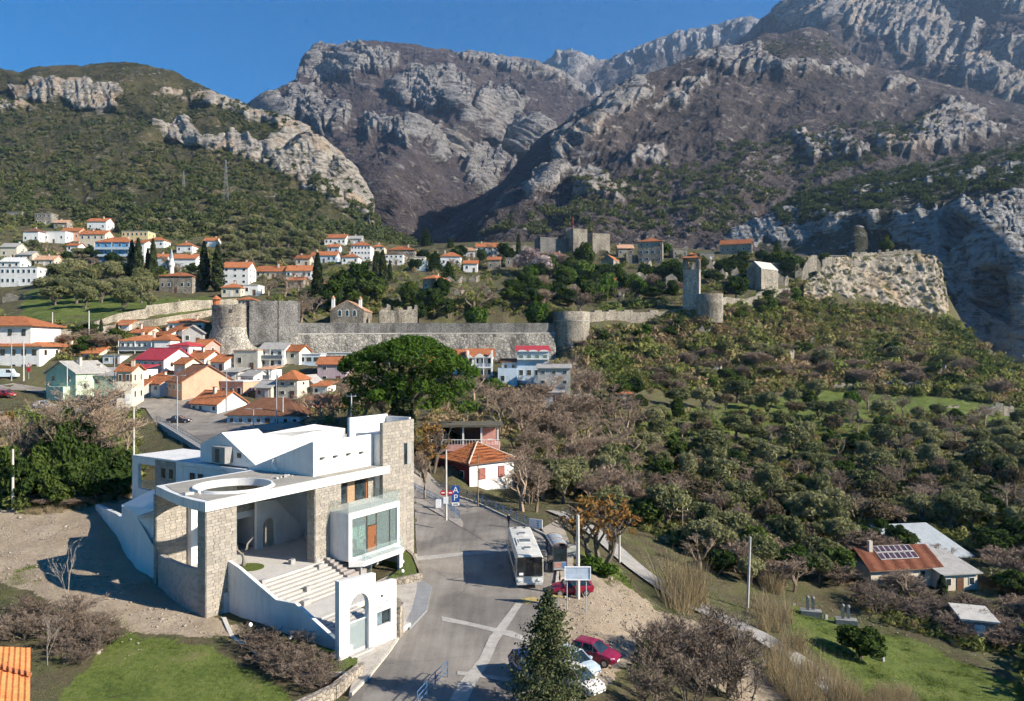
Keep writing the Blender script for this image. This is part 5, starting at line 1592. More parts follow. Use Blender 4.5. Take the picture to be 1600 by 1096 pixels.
house('low white house with weathered orange roof at the parking lot edge', 292,345,631,648,150,7.5, 'gable', 2.3, 'x', 'white', 'orange', -28,(1,4),(0,0),1)
house('long low house with dark brown tiled hip roof behind the parking lot', 352,470,650,668,140,10, 'hip', 3.0, 'x', 'paleblue', 'brown', -8,(1,8),(1,1),0, ww=.9)
house('ochre end house with small dark windows right of the brown roof', 446,476,644,668,146,6, 'gable', 1.4, 'x', 'cream', 'brown', -14,(1,2),(1,1),0)
house('grey-roofed house with two open balconies below the rampart', 405,444,546,576,186,8, 'gable', 1.5, 'x', 'white', 'grey', -4,(2,3),(1,1),0, balcony=True)
house('blank cream block with brick parapet left of the grey-roofed house', 364,404,548,580,184,7, 'flat', 0, 'x', 'cream', 'pale', -10,(1,2),(1,1),0)
house('small cream house with stacked orange roofs under the rampart', 446,468,549,582,187,6, 'gable', 1.4, 'x', 'cream', 'orange', -12,(2,1),(1,1),0)
house('pale blue glazed house with flat roof under the rampart', 466,500,554,592,188,6, 'flat', 0, 'x', 'paleblue', 'white', 0,(2,3),(1,1),0, ww=1.5)
house('long dark glazed gallery with flat roof behind the stone pine', 500,560,552,570,196,5, 'flat', 0, 'x', 'grey', 'white', 0,(1,8),(0,0),0, ww=1.6, door=False)
house('mauve house with bright orange roof half behind the stone pine', 496,540,569,600,178,7, 'gable', 1.5, 'x', 'violet', 'orange', 0,(2,2),(1,1),0, ww=1.1)
house('square cream house with orange hip roof near the bare trees', 433,465,594,622,160,6, 'hip', 1.9, 'x', 'cream', 'orange', -10,(2,2),(2,1),0)
house('weathered cream shed with pale gable roof right of the square house', 466,488,597,616,166,5, 'gable', 1.3, 'y', 'beige', 'grey', -12,(1,1),(1,1),0)
house('small white house with grey roof above the salmon extension', 374,398,588,606,171,6, 'gable', 1.2, 'x', 'white', 'grey', -24,(1,2),(1,2),0)
house('white house with yellow-orange canopy roof and open balcony', 402,425,578,606,174,5, 'shed', .7, 'x', 'white', 'pale', -10,(2,2),(1,1),0, balcony=True)
house('grey-roofed shed between the salmon house and the balcony house', 345,372,582,596,178,6, 'shed', .9, 'x', 'grey', 'grey', -6,(1,2),(0,0),0)
house('row house with long orange roof and teal shopfront by the bastion', 262,318,505,520,208,8, 'hip', 1.3, 'x', 'white', 'orange', 0,(1,5),(1,1),1)
house('blue-shaded gable house with small orange roof below the retaining wall', 262,288,516,535,203,7, 'gable', 1.5, 'x', 'white', 'orange', -30,(1,1),(1,2),0)
house('grey-roofed dark house tucked beside the bastion foot', 286,316,520,540,198,7, 'gable', 1.8, 'y', 'grey', 'grey', 14,(1,2),(0,0),0)
house('small house with orange lean-to roof left of the blue-shaded gable', 240,264,524,536,200,6, 'gable', 1.3, 'x', 'white', 'orange', -20,(1,1),(0,0),1)
house('flat pale hut against the long stone retaining wall', 215,240,504,514,212,5, 'flat', 0, 'x', 'beige', 'white', 0,(1,2),(0,0),0)
house('tiny red-roofed kiosk on top of the round bastion', 372,396,469,478,215,4, 'hip', .9, 'x', 'cream', 'orange', 0,(1,4),(0,0),0)
house('white cottage with orange roof in front of the bastion foot', 326,352,566,582,183,7, 'gable', 1.6, 'x', 'white', 'orange', -16,(1,2),(1,1),0)
house('beige house with grey roof between the salmon and square houses', 398,424,606,624,160,6, 'gable', 1.3, 'x', 'beige', 'grey', -14,(1,2),(1,1),0)
house('small white annex with orange lean-to roof beside the cream gable shed', 488,512,604,620,164,5, 'shed', .9, 'x', 'white', 'orange', -8,(1,2),(1,1),0)
house('brick-red sheet-roofed shed behind the parking lot lamps', 476,508,626,642,154,5, 'shed', .8, 'x', 'beige', 'brown', -8,(1,2),(0,0),0)
house('low stone house with brown roof half hidden by bare trees', 500,545,636,654,150,6, 'gable', 1.5, 'x', 'beige', 'brown', -6,(1,3),(1,1),0)
house('white shop house with orange roof behind the black saloon', 222,252,600,632,166,7, 'gable', 1.6, 'x', 'white', 'orange', -20,(2,2),(1,1),1)
house('grey stone house with orange roof left of the shop house', 206,224,604,632,164,6, 'gable', 1.3, 'x', 'grey', 'orange', -12,(2,1),(1,1),0)
house('cream cottage with orange roof left of the white garage', 128,156,552,566,190,7, 'gable', 1.5, 'x', 'cream', 'orange', -6,(1,2),(1,1),1)
house('white house with brown roof behind the green gable', 92,122,548,566,194,7, 'gable', 1.7, 'x', 'white', 'brown', -8,(1,3),(1,1),1)
house('small pink house with orange roof right of the guesthouse annex', 300,322,540,556,192,6, 'gable', 1.4, 'x', 'pink', 'orange', -14,(1,2),(1,1),0)
house('low white house with orange hip roof below the red-roofed gable', 238,262,590,606,172,6, 'hip', 1.4, 'x', 'white', 'orange', -14,(1,2),(1,1),0)
house('narrow grey house with pale roof above the low orange house', 322,344,598,618,166,5, 'gable', 1.2, 'x', 'grey', 'pale', -16,(1,1),(1,1),0)
house('tiny orange-roofed house at the end of the long retaining wall', 180,202,508,518,208,6, 'gable', 1.3, 'x', 'white', 'orange', -6,(1,2),(0,0),0)
house('white garage with flat roof below the guesthouse', 160,188,556,570,186,6, 'flat', 0, 'x', 'white', 'grey', -4,(1,2),(0,0),0)
house('pale house with orange roof below the lower stone wall', 204,232,520,534,203,7, 'gable', 1.5, 'x', 'cream', 'orange', -8,(1,3),(1,1),1)
house('low workshop with dark sheet roof under the rampart middle', 560,610,560,574,200,6, 'shed', .8, 'x', 'grey', 'grey', 0,(1,4),(0,0),0)
house('small orange-roofed house behind the crown of the stone pine', 660,704,566,586,200,7, 'gable', 1.6, 'x', 'cream', 'orange', 0,(1,3),(1,1),0)
# --- below the rampart on the right
def exorn(o, hx, d, H):
    for s in (-1,1):
        MB().extrude([(s * hx - s * .0,-1.5,0),(s * hx - s * .45,-1.5,0),(s * hx - s * .45,-1.5, H + 1.4),(s * hx, -1.5, H + 1.6)], (0,1.5,0)).build('buttress', wallm('white'), o)
    MB().box(-hx, hx, -1.6,0, H * .48, H * .54).build('balcony', wallm('white'), o)
    pts = [(-hx, -1.6, H + .25)] + [(-hx + 2 * hx * i / 12,-1.6, H + .25 + .55 * math.cos(i / 12 * 4 * math.pi)) for i in range(13)] + [(hx, -1.6, H + .25)]
    MB().extrude([(-hx, -1.6, H - .3)] + [(-hx + 2 * hx * i / 12,-1.6, H + .25 + .5 * math.cos(i / 12 * 4 * math.pi)) for i in range(13)] + [(hx, -1.6, H - .3)], (0,.25,0)).build('wavy_fascia', wallm('white'), o)
    for i in range(4):
        x = -hx + .3 + (2 * hx - .6) * i / 3
        MB().box(x - .12, x + .12,-1.55,-1.3,-1, H - .3).build('column', wallm('white'), o)
    for i in range(9):
        x = -hx + .6 + (2 * hx - 1.2) * i / 8
        MB().box(x - .06, x + .06,-1.58,-1.48, H * .54, H * .54 + .8).build('baluster', wallm('white'), o)
house('ornate white house with wavy fascia and arched balcony right of the pine', 730,770,557,592,186,8, 'gable', 1.7, 'x', 'white', 'orange', 0,(2,4),(2,2),1, extra=exorn, fm=SHUT)
house('blue-grey side wing of the ornate house with orange roof', 704,730,556,585,189,8, 'gable', 1.4, 'x', 'paleblue', 'orange', 0,(1,1),(0,0),0)
def exarch(o, hx, d, H):
    for i in range(3):
        x = -hx + 2 * hx * (i + .5) / 3; r = hx / 3 * .9
        MB().extrude([(x + r * math.cos(t),-.6, H - .1 + r * .35 * math.sin(t)) for t in [math.pi * j / 8 for j in range(9)]], (0,.3,0)).build('arch', wallm('white'), o)
    MB().box(-hx, hx, -.9,0, H * .72, H * .76).build('balcony', FRW, o)
    MB().box(-hx, hx, -.9,-.86, H * .76, H * .9).build('glass_rail', RAILG, o)
house('tall blue-grey house with red roof and three white arches under the rampart', 808,858,549,596,185,7, 'shed', 1.3, 'x', 'paleblue', 'red', 0,(2,4),(1,1),0, extra=exarch, ww=1.2, door=False)
house('low pale blue house with roof terrace left of the red-roofed house', 778,808,580,606,182,6, 'flat', 0, 'x', 'paleblue', 'white', 0,(1,2),(0,0),0, parapet=.7)
house('small pale blue upper room with two white windows behind the terrace', 784,808,566,584,186,5, 'gable', .6, 'x', 'paleblue', 'brown', 0,(1,2),(0,0),0, door=False, ww=.9)
house('greyish white two-storey house with flat tiled roof near the ravine', 840,891,576,606,176,6, 'shed', .9, 'x', 'grey', 'grey', -4,(2,3),(1,1),0)
house('low shed with rusty pale sheet roof below the greyish house', 836,880,614,630,168,6, 'shed', 1.1, 'x', 'paleblue', 'grey', -4,(1,2),(0,0),0)
house('small blue-walled shed at the shaded slope edge', 897,925,620,634,166,5, 'flat', 0, 'x', 'teal', 'grey', 0,(1,1),(0,0),0, door=False)
house('narrow ivy-grown tower house with small orange hip roof', 958,988,616,642,184,5, 'hip', 1.3, 'x', 'beige', 'orange', 0,(1,1),(0,0),0, door=False)

# --- red-and-white roadside house: hipped tile roof with real tile rows
TILEG = TILE['orange']
def tile_slope(mb, A, B, C, D, col=.24, course=.38, amp=.06):
    """rows of barrel tiles on the quad A-B (eave) C-D (ridge, above B and A)"""
    A, B, C, D = map(Vector, (A, B, C, D))
    ex = (B - A); L = ex.length; ex.normalize()
    up = ((D - A) + (C - B)) / 2
    up = up - ex * up.dot(ex)
    Hs = up.length; up.normalize()
    nn = ex.cross(up)
    a0, a1 = (D - A).dot(ex) / Hs, (C - B).dot(ex) / Hs
    nr = max(1, int(Hs / course))
    for r in range(nr):
        h0, h1 = r * Hs / nr, (r + 1) * Hs / nr + .04
        xs0, xs1 = a0 * h0, L + a1 * h0
        k = max(1, int((xs1 - xs0) / col))
        for i in range(k):
            c0 = xs0 + (xs1 - xs0) * i / k; c1 = xs0 + (xs1 - xs0) * (i + .92) / k; cm = (c0 + c1) / 2
            j = random.uniform(-.015,.015)
            b0 = A + up * h0 + nn * (.06 + j); b1 = A + up * h1 + nn * (.02 + j)
            vs = [b0 + ex * c0, b0 + ex * cm + nn * amp, b0 + ex * c1, b1 + ex * c0, b1 + ex * cm + nn * amp, b1 + ex * c1]
            mb.add(vs, [(0,1,4,3),(1,2,5,4),(0,2,1)])
rc_ = at(733.6,771,115)
W1, D1, HH = 8.8,10.2,4.45
rh_ = empty('roadside_house', rc_, math.radians(38)); tag(rh_, 'red-and-white house with orange hip roof beside the upper road', 'house')
mb = MB(); mb.box(0, W1,0, D1,-3.5, HH); mb.build('wall', wallm('white'), rh_)
MB().box(-.03,-.001,-.02, D1,-3.5, HH - .01).build('red_wall', wallm('darkred'), rh_)
mb = MB(); hip_roof(mb, 0, W1,0, D1, HH + .15,2.6,.5); rfo = mb.build('roof', TILE['brown'], rh_)
mb = MB()
ov = .5; x0, x1, y0, y1 = -ov, W1 + ov, -ov, D1 + ov; zz = HH + .17; rz_ = zz + 2.6
cxr = (x0 + x1) / 2; ya, yb = y0 + (x1 - x0) / 2 * .95, y1 - (x1 - x0) / 2 * .95
tile_slope(mb, (x0, y0, zz),(x1, y0, zz),(cxr, ya, rz_),(cxr, ya, rz_))
tile_slope(mb, (x0, y1, zz),(x0, y0, zz),(cxr, ya, rz_),(cxr, yb, rz_))
tile_slope(mb, (x1, y0, zz),(x1, y1, zz),(cxr, yb, rz_),(cxr, ya, rz_))
tag(mb.build('roof_tile', TILEG, rfo), kind='stuff')
mb = MB(); mb.tube([(x0, y0, zz + .08),(cxr, ya, rz_ + .08)], .12,6); mb.build('hip_ridge', M('pale_mortar', (.55,.47,.40),.9,.15,3), rfo)
mb = MB(); mb.tube([(x1, y0, zz + .08),(cxr, ya, rz_ + .08)], .12,6); mb.build('hip_ridge', MATS['pale_mortar'], rfo)
for s in (2.4,6.2): opening(rh_, 'F', s, 1.9,1.3,1.8,0, W1,0, D1, fm=wallm('darkred'), pane=M('closed_red_shutter', (.30,.12,.09),.7,.2,3))
for s in (2.0,4.8,7.6): opening(rh_, 'L', s, 1.2,1.1,2.1,-.03, W1,0, D1)
# --- open café terrace behind it
cf = empty('cafe_terrace', gz(735,697,6.3)); tag(cf, 'cafe terrace with dark flat roof on white posts below the stone pine', 'cafe')
MB().box(-7.5,4.8,0,6,-.9,.1).build('floor', wallm('pink'), cf)
MB().box(-8,5.2,-.6,6.4,3.1,3.45).build('roof', M('dark_roof_felt', (.11,.10,.075),.9,.4,1.5,.6,6), cf)
for x in (-7,-4.6,-1.2,1.8,4.5):
    MB().box(x - .14, x + .14,0,.28,.1,3.1).build('post', FRW, cf)
MB().box(-7.5,4.8,5.6,6,.1,3.1).build('back_wall', wallm('cafe_shade'), cf)  # shade of the open interior put into the dark wall colour
MB().box(1.5,4.0,3.4,5.6,.1,2.6).build('bar', wallm('pink'), cf)
MB().box(-7.5,4.8,-.05,.05,.95,1.05).build('rail', FRW, cf)
for i in range(26): MB().box(-7.4 + i * .48,-7.34 + i * .48,-.03,.03,.1,.95).build('baluster', FRW, cf)
for i, x in enumerate((-5.8,-3.2,.4,3.2)):
    t_ = empty('cafe_table', gz(735,697,6.3) + Vector((x, 1.6 + .5 * (i % 2),.1))); tag(t_, ('white cafe table at the left end of the terrace', 'white cafe table left of the middle terrace posts', 'white cafe table right of the middle terrace posts', 'white cafe table at the right end of the terrace')[i], 'table', 'cafe tables')
    MB().box(-.45,.45,-.45,.45,.72,.77).build('table_top', FRW, t_)
    MB().tube([(0,0,0),(0,0,.72)], .05,6).build('leg', FRAME, t_)

# --- bottom-left tiled roof (near)
nr_ = at(47,1012,41.0)
nh = empty('tiled_roof_house', (nr_.x, nr_.y, 1.4), math.radians(33)); tag(nh, 'house with bright orange barrel-tile roof in the bottom left corner', 'house')
zt_ = nr_.z - 1.4
MB().box(-9,-.6,-9.6,-.5,-1, zt_ - .45).build('wall', wallm('cream'), nh)
mb = MB(); mb.add([(-9,.0, zt_),(0,0, zt_),(0,-3.6, zt_ - .9),(-9,-3.6, zt_ + 1.2)], [(3,2,1,0)])
mb = MB()
RA, RB, RC, RD = (0,-10.0, zt_ - .1),(0,0, zt_ - .1),(-9,0, zt_ + 2.4),(-9,-10.0, zt_ + 2.4)
mb.add([RA, RB, RC, RD], [(0,1,2,3)]); mb.add([(p[0], p[1], p[2] - .25) for p in (RD, RC, RB, RA)], [(0,1,2,3)])
nro = mb.build('roof', TILE['brown'], nh)
mb = MB(); tile_slope(mb, RA, RB, RC, RD, .25,.40,.07)
tag(mb.build('roof_tile', tile_mat('new_orange_tiles', (.62,.22,.08)), nro), kind='stuff')
mb = MB(); mb.tube([(.02,-4.4, zt_ + .08),(-2.4,-2.6, zt_ + .75),(-6,-.2, zt_ + 1.8)], .14,8); mb.build('hip_ridge', TILE['orange'], nro)

# --- house with solar panels in the right valley and its sheds
sh = gz(1416,915,-8.6)
so_ = empty('valley_house', sh, math.radians(9)); so_.scale = (.84,.84,.9); tag(so_, 'cream valley house with rusty orange roof and solar panels', 'house')
MB().box(-6,5.5,0,7,-1.5,2.7).build('wall', wallm('cream'), so_)
mb = MB(); gable_roof(mb, -6,5.5,0,7,2.7,2.0, 'x', .6,.15); sro = mb.build('roof', TILE['brown'], so_)
mb = MB(); tile_slope(mb, (-6.6,-.6,2.55),(6.1,-.6,2.55),(6.1,3.5,4.9),(-6.6,3.5,4.9),.28,.42); tag(mb.build('roof_tile', tile_mat('rusty_tiles', (.22,.085,.05)), sro), kind='stuff')
SOL = glass_mat('solar_cell', (.055,.03,.04),.15)
for r in range(2):
    for c in range(7):
        x_ = -3.6 + c * .95; y_ = .9 + r * 1.25
        def sp_(x, y): return (x, y, 2.55 + (y + .6) / 4.1 * 2.35 + .24)
        pn = MB().add([sp_(x_, y_), sp_(x_ + .88, y_), sp_(x_ + .88, y_ + 1.15), sp_(x_, y_ + 1.15)], [(0,1,2,3)]).build('solar_panel', FRW, so_)
        q = .06
        a = [sp_(x_ + q, y_ + q), sp_(x_ + .88 - q, y_ + q), sp_(x_ + .88 - q, y_ + 1.15 - q), sp_(x_ + q, y_ + 1.15 - q)]
        MB().add([(p[0], p[1], p[2] + .02) for p in a], [(0,1,2,3)]).build('solar_cells', SOL, pn)
MB().box(-4.6,-4.0,2.4,3.0,3.5,6.0).build('chimney', CHIM, so_)
for s in (-1.5,2.8): opening(so_, 'F', s, 1.0,1.1,1.1,-6,5.5,0,7)
house('low cream shed with dark corrugated roof right of the solar-panel house', 1470,1530,897,926,95,6, 'shed', 1.3, 'x', 'cream', 'grey', 9,(1,3),(1,1),0)
house('long barn with pale sheet-metal roof behind the solar-panel house', 1425,1520,872,890,106,9, 'shed', 2.6, 'x', 'beige', 'metal', 9,(1,2),(0,0),0, door=False)
house('ruined hut with flat concrete roof at the right valley edge', 1508,1554,972,996,79,5, 'flat', 0, 'x', 'stone', 'stone', -18,(1,1),(0,0),0)
house('small concrete hut with flat roof behind the reeds', 1000,1048,848,872,100,4, 'flat', 0, 'x', 'grey', 'stone', -10,(0,0),(0,0),0, door=False)

# --- upper village, farther up the slope
U = [
 ('white two-storey flat-roofed house at the far left slope', 0,58,418,447,308,9, 'flat', 'white', 'white', 0,(2,7)),
 ('white upper floor with shallow gable on the flat-roofed house at far left', 0,31,409,420,314,8, 'gable', 'white', 'white', 0,(1,3)),
 ('brick-red house with wide orange hip roof among olive trees', 70,116,420,436,306,11, 'hip', 'redwall', 'orange', -22,(1,3)),
 ('small beige house with faded tiled roof above the brick-red house', 54,84,406,416,340,8, 'gable', 'beige', 'pale', 0,(1,3)),
 ('bright blue three-storey house with orange roof and balconies', 149,204,379,412,338,11, 'hip', 'blue', 'orange', 0,(3,5)),
 ('white side block joined to the bright blue house', 206,226,380,412,336,9, 'gable', 'white', 'orange', 0,(2,2)),
 ('yellow flat-roofed house with a columned top floor above the blue house', 190,231,362,382,390,9, 'flat', 'yellow', 'white', 0,(2,6)),
 ('white hillside house with orange gable roof highest above the blue house', 136,166,346,362,425,9, 'gable', 'white', 'orange', 0,(1,3)),
 ('salmon house with orange roof left of the pink-white house', 96,124,361,377,392,8, 'gable', 'salmon', 'orange', 0,(1,3)),
 ('pink-white two-storey house with low orange roof', 124,164,366,390,384,9, 'gable', 'cream', 'orange', 0,(2,4)),
 ('white cubic house with grey base left of the salmon house', 66,102,362,380,386,8, 'flat', 'white', 'white', 0,(1,3)),
 ('white house with dark red eaves at the upper left', 36,60,362,382,382,8, 'hip', 'white', 'brown', 0,(1,3)),
 ('pale house with grey gable at the left picture edge', 0,26,386,405,345,8, 'gable', 'cream', 'grey', 0,(1,2)),
 ('stone ruin with square window holes on the upper left slope', 54,80,334,352,445,7, 'flat', 'stone', 'stone', 0,(2,4)),
 ('roofless stone ruin at the far upper left', 10,34,332,346,455,7, 'flat', 'stone', 'stone', 0,(1,3)),
 ('small house with wide orange roof right of the yellow house', 228,256,376,388,385,8, 'hip', 'white', 'orange', 0,(1,3)),
 ('white house with orange gable left of the minaret', 240,262,402,422,318,8, 'gable', 'white', 'orange', 0,(1,2)),
 ('white gabled house with orange roof right of the minaret', 268,306,404,424,324,8, 'gable', 'white', 'orange', 0,(1,3)),
 ('white three-storey house right of the twin cypresses', 347,388,418,446,300,9, 'gable', 'white', 'orange', 0,(3,3)),
 ('small stone pavilion with orange hip roof above the bastion', 346,376,450,464,262,6, 'hip', 'cream', 'orange', 0,(1,3)),
 ('white cube house beside the stone pavilion', 380,403,446,462,272,7, 'flat', 'white', 'white', 0,(1,2)),
 ('long low house with continuous orange roof left of the tall cypress', 400,446,424,436,325,9, 'gable', 'beige', 'orange', 0,(1,6)),
 ('right half of the long low orange-roofed row', 447,487,423,437,322,9, 'gable', 'white', 'orange', 0,(1,5)),
 ('white long house alone on the hillside meadow', 507,540,372,384,450,10, 'gable', 'white', 'orange', 0,(1,5)),
 ('small open-framed house right of the long white hillside house', 542,565,373,383,446,7, 'gable', 'grey', 'grey', 0,(1,3)),
 ('white three-storey hotel with orange roof on the slope', 548,579,384,408,420,9, 'hip', 'white', 'orange', 0,(3,6)),
 ('low house with long orange roof and blue veranda', 486,526,399,411,398,8, 'gable', 'paleblue', 'orange', 0,(1,5)),
 ('small white house with orange hip roof below the hotel', 534,560,402,414,395,8, 'hip', 'white', 'orange', 0,(1,3)),
 ('small orange-roofed cottage left of the umbrella pines', 462,484,404,416,392,7, 'gable', 'beige', 'orange', 0,(1,2)),
 ('stone house with orange hip roof in the middle of the slope', 608,648,391,404,420,9, 'hip', 'stone', 'orange', 0,(1,5)),
 ('brown veranda house with white base in the middle of the slope', 601,630,398,414,402,8, 'flat', 'white', 'brown', 0,(2,4)),
 ('narrow blue house below the stone hip-roofed house', 650,666,408,424,380,6, 'flat', 'paleblue', 'white', 0,(2,2)),
 ('long pale wall-like house left of the narrow blue house', 634,664,402,412,396,5, 'flat', 'cream', 'white', 0,(1,4)),
 ('white house with bright orange hip roof above the ruins', 688,720,401,418,385,9, 'hip', 'white', 'orange', 0,(1,3)),
 ('white house with orange gable roof near the valley mouth', 744,778,386,400,428,9, 'gable', 'white', 'orange', 0,(2,4)),
 ('square stone house with orange hip roof above the clipped evergreens', 660,682,436,458,300,10, 'hip', 'stone', 'orange', -24,(1,2)),
 ('dark stone house half hidden near the almond trees', 762,782,406,424,372,7, 'gable', 'stone', 'orange', 0,(1,2)),
 ('orange hip-roofed house behind the almond blossom', 846,884,400,412,345,8, 'hip', 'stone', 'orange', 0,(1,3)),
 ('low building with orange hip roof below the round evergreen', 902,926,432,440,304,7, 'hip', 'stone', 'orange', 0,(1,2)),
 ('low building with broad orange roof right of its twin', 928,962,432,442,300,8, 'hip', 'stone', 'orange', 0,(1,3)),
 ('small ruin cottage left of the blossom trees with pale walls', 790,808,404,418,372,6, 'flat', 'stone', 'stone', 0,(1,2)),
 ('small white cottage with orange roof under the salmon hillside house', 104,122,384,394,370,7, 'gable', 'white', 'orange', 0,(1,2)),
 ('grey-roofed shed house left of the small beige house', 28,50,398,408,350,7, 'gable', 'beige', 'grey', 0,(1,2)),
 ('stone cottage with faded roof above the white cubic house', 84,104,348,358,425,7, 'gable', 'stone', 'pale', 0,(1,2)),
 ('low pale house with orange roof behind the left cypresses', 168,190,398,410,345,7, 'gable', 'cream', 'orange', 0,(1,2)),
 ('white house with orange hip roof behind the minaret cap', 276,300,384,396,368,8, 'hip', 'white', 'orange', 0,(1,3)),
 ('tiny white house above the twin cypresses', 318,338,376,386,390,7, 'gable', 'white', 'orange', 0,(1,2)),
 ('pale blue cottage below the long hillside house', 512,530,386,396,420,7, 'gable', 'paleblue', 'orange', 0,(1,2)),
 ('cream house with orange roof right of the white hotel', 582,600,386,400,425,8, 'hip', 'cream', 'orange', 0,(2,2)),
 ('white cottage with pale roof at the foot of the gorge', 722,742,392,402,410,7, 'gable', 'white', 'pale', 0,(1,2)),
 ('low stone house with orange roof left of the tall cypress', 452,474,438,450,290,8, 'gable', 'stone', 'orange', 0,(1,2)),
 ('orange-roofed stone cottage under the umbrella pines', 500,522,446,458,278,8, 'gable', 'stone', 'orange', 0,(1,2)),
 ('small white house with orange roof right of the dark conifer', 724,746,412,426,350,8, 'gable', 'white', 'orange', 0,(1,2)),
 ('stone house with pale roof between the fortress and the palace', 966,990,388,402,378,8, 'gable', 'stone', 'pale', 0,(1,3)),
 ('roofless stone house right of the palace', 1052,1074,390,404,370,8, 'flat', 'stone', 'stone', 0,(1,3)),
 ('roofless stone house left of the long church', 1094,1116,396,408,360,7, 'flat', 'stone', 'stone', 0,(1,2)),
 ('small stone house with orange roof above the green patch', 962,984,440,452,292,7, 'gable', 'stone', 'orange', 0,(1,2)),
 ('square roofless ruin behind the pale chapel', 1206,1232,412,428,332,7, 'flat', 'stone', 'stone', 0,(1,2)),
 ('square roofless ruin near the cliff parapet', 1296,1322,400,414,342,7, 'flat', 'stone', 'stone', 0,(1,3)),
]
for (lab, x0, x1, ev, bs, Y, d, rf_, wc, rc, rot, wn_) in U:
    house(lab, x0, x1, ev, bs, Y, d, rf_, None if rf_ != 'flat' else 0, 'x', wc, rc, rot, wn_, (wn_[0], 2 if wn_[1] > 2 else 1),1 if rf_ != 'flat' else 0, balcony=(wc == 'blue'))

# --- mosque with minaret
house('low stone mosque with orange hip roof beside the minaret', 249,300,432,458,290,10, 'hip', 1.8, 'x', 'stone', 'orange', 0,(1,5),(1,2),0, name='mosque', cat='mosque')
mn = empty('minaret', at(268,462,284)); tag(mn, 'slender white minaret with pointed grey cap', 'minaret')
k_ = 284 / F
zz = lambda py: (462 - py) * k_
MB().lathe([(1.1,-1),(1.1, zz(440)),(.85, zz(436)),(.85, zz(418))], (0,0,0),14).build('shaft', wallm('white'), mn, smooth=False)
MB().lathe([(.85, zz(418)),(1.25, zz(415)),(1.25, zz(411)),(1.15, zz(411))], (0,0,0),14).build('balcony', wallm('white'), mn)
MB().lathe([(.75, zz(414)),(.75, zz(404)),(.85, zz(404))], (0,0,0),14).build('upper_shaft', wallm('white'), mn)
MB().lathe([(.9, zz(404)),(.05, zz(388))], (0,0,0),14).build('cap', M('lead_cap', (.25,.27,.30),.5,.1,1), mn)

# ------------------------------------------------------------------ old town: ramparts, bastion, towers, churches, ruins
def ragged_wall(name, pts, base_drop, mat, label, t=1.2, amp=.5, step=2.0, seed=0, cat='wall', merlon=0):
    """wall along (px, py_top, Y) points with an uneven top"""
    P = [at(*p) for p in pts]
    rw = random.Random(seed)
    mb_ = MB()
    for i in range(len(P) - 1):
        a, c = P[i], P[i + 1]
        d = c - a; d.z = 0; L = d.length; d.normalize()
        nn = Vector((-d.y, d.x, 0)) * t / 2
        k = max(1, round(L / step))
        for j in range(k):
            p, q = a.lerp(c, j / k), a.lerp(c, (j + 1) / k)
            h = rw.uniform(-amp, amp * .3) + (merlon if j % 2 else 0)
            zb = min(p.z, q.z) - base_drop
            mb_.prism([(p - nn)[:2], (q - nn)[:2], (q + nn)[:2], (p + nn)[:2]], zb, [p.z + h, q.z + h, q.z + h, p.z + h])
    o = mb_.build(name, mat)
    tag(o, label, cat)
    return o
# main rampart: upright parapet band above a sloping rough glacis
RP = [(432,207),(520,216),(620,223),(740,228),(868,233)]
top = [at(px, 505, Y) for px, Y in RP]
rm_ = empty('rampart', top[0]); tag(rm_, 'long grey stone rampart with sloping rough base below the old town', 'rampart')
o0 = top[0]
mb = MB()
for i in range(4):
    a, c = top[i] - o0, top[i + 1] - o0
    mb.add([a, c, c + Vector((0,2,0)), a + Vector((0,2,0)), a + Vector((0,0,-3.2)), c + Vector((0,0,-3.2))], [(0,1,2,3),(4,5,1,0)])
mb.build('parapet_band', RUBBLE_G, rm_)
mb = MB()
for i in range(4):
    a, c = top[i] - o0, top[i + 1] - o0
    mb.add([a + Vector((0,-.25,-3.0)), c + Vector((0,-.25,-3.0)), c + Vector((0,-.25,-3.35)), a + Vector((0,-.25,-3.35)), a + Vector((0,.2,-3.0)), c + Vector((0,.2,-3.0))], [(3,2,1,0),(0,1,5,4)])
mb.build('string_course', M('course_stone', (.36,.34,.31),.9,.15,1), rm_)
N1, N2 = 160,22
vs = []
for j in range(N2):
    for i in range(N1):
        f = i / (N1 - 1) * 4; s = min(3, int(f)); f -= s
        p = (top[s] - o0).lerp(top[s + 1] - o0, f)
        t = j / (N2 - 1)
        vs.append((p.x, p.y - .1 - t * 3.6, p.z - 3.35 - t * 9.5))
vs = np.array(vs)
vs += np.c_[np.zeros(len(vs)),-np.abs(fbm(vs * .35,4)) * 1.1, fbm(vs * .3 + 9,3) * .3]
link('glacis', raw_mesh('glacis', vs, grid_faces(N2, N1)[:, ::-1].copy(), True), rubble_mat('glacis_rubble', (.30,.285,.26),1.0,1.4), rm_)
# round bastion with battered foot
ba = empty('round_bastion', at(364,545,205)); tag(ba, 'round stone bastion with flared rubble foot at the rampart corner', 'bastion')
k_ = 205 / F; zz = lambda py: (545 - py) * k_
R_ = 30 * k_
def rough_lathe(prof, amp, k=48, fr=.5):
    vs = []
    nz = len(prof)
    for r, z in prof:
        for j in range(k):
            t = 2 * math.pi * j / k
            vs.append((r * math.cos(t), r * math.sin(t), z))
    vs = np.array(vs, float)
    d = fbm(vs * fr, 4) * amp
    rr_ = np.linalg.norm(vs[:, :2], axis=1)[:, None] + 1e-6
    vs[:, :2] *= 1 + d[:, None] / rr_
    fs = []
    for i in range(nz - 1):
        for j in range(k):
            fs.append((i * k + j, i * k + (j + 1) % k, (i + 1) * k + (j + 1) % k, (i + 1) * k + j))
    fs.append(tuple(range((nz - 1) * k, nz * k)))
    return vs, fs
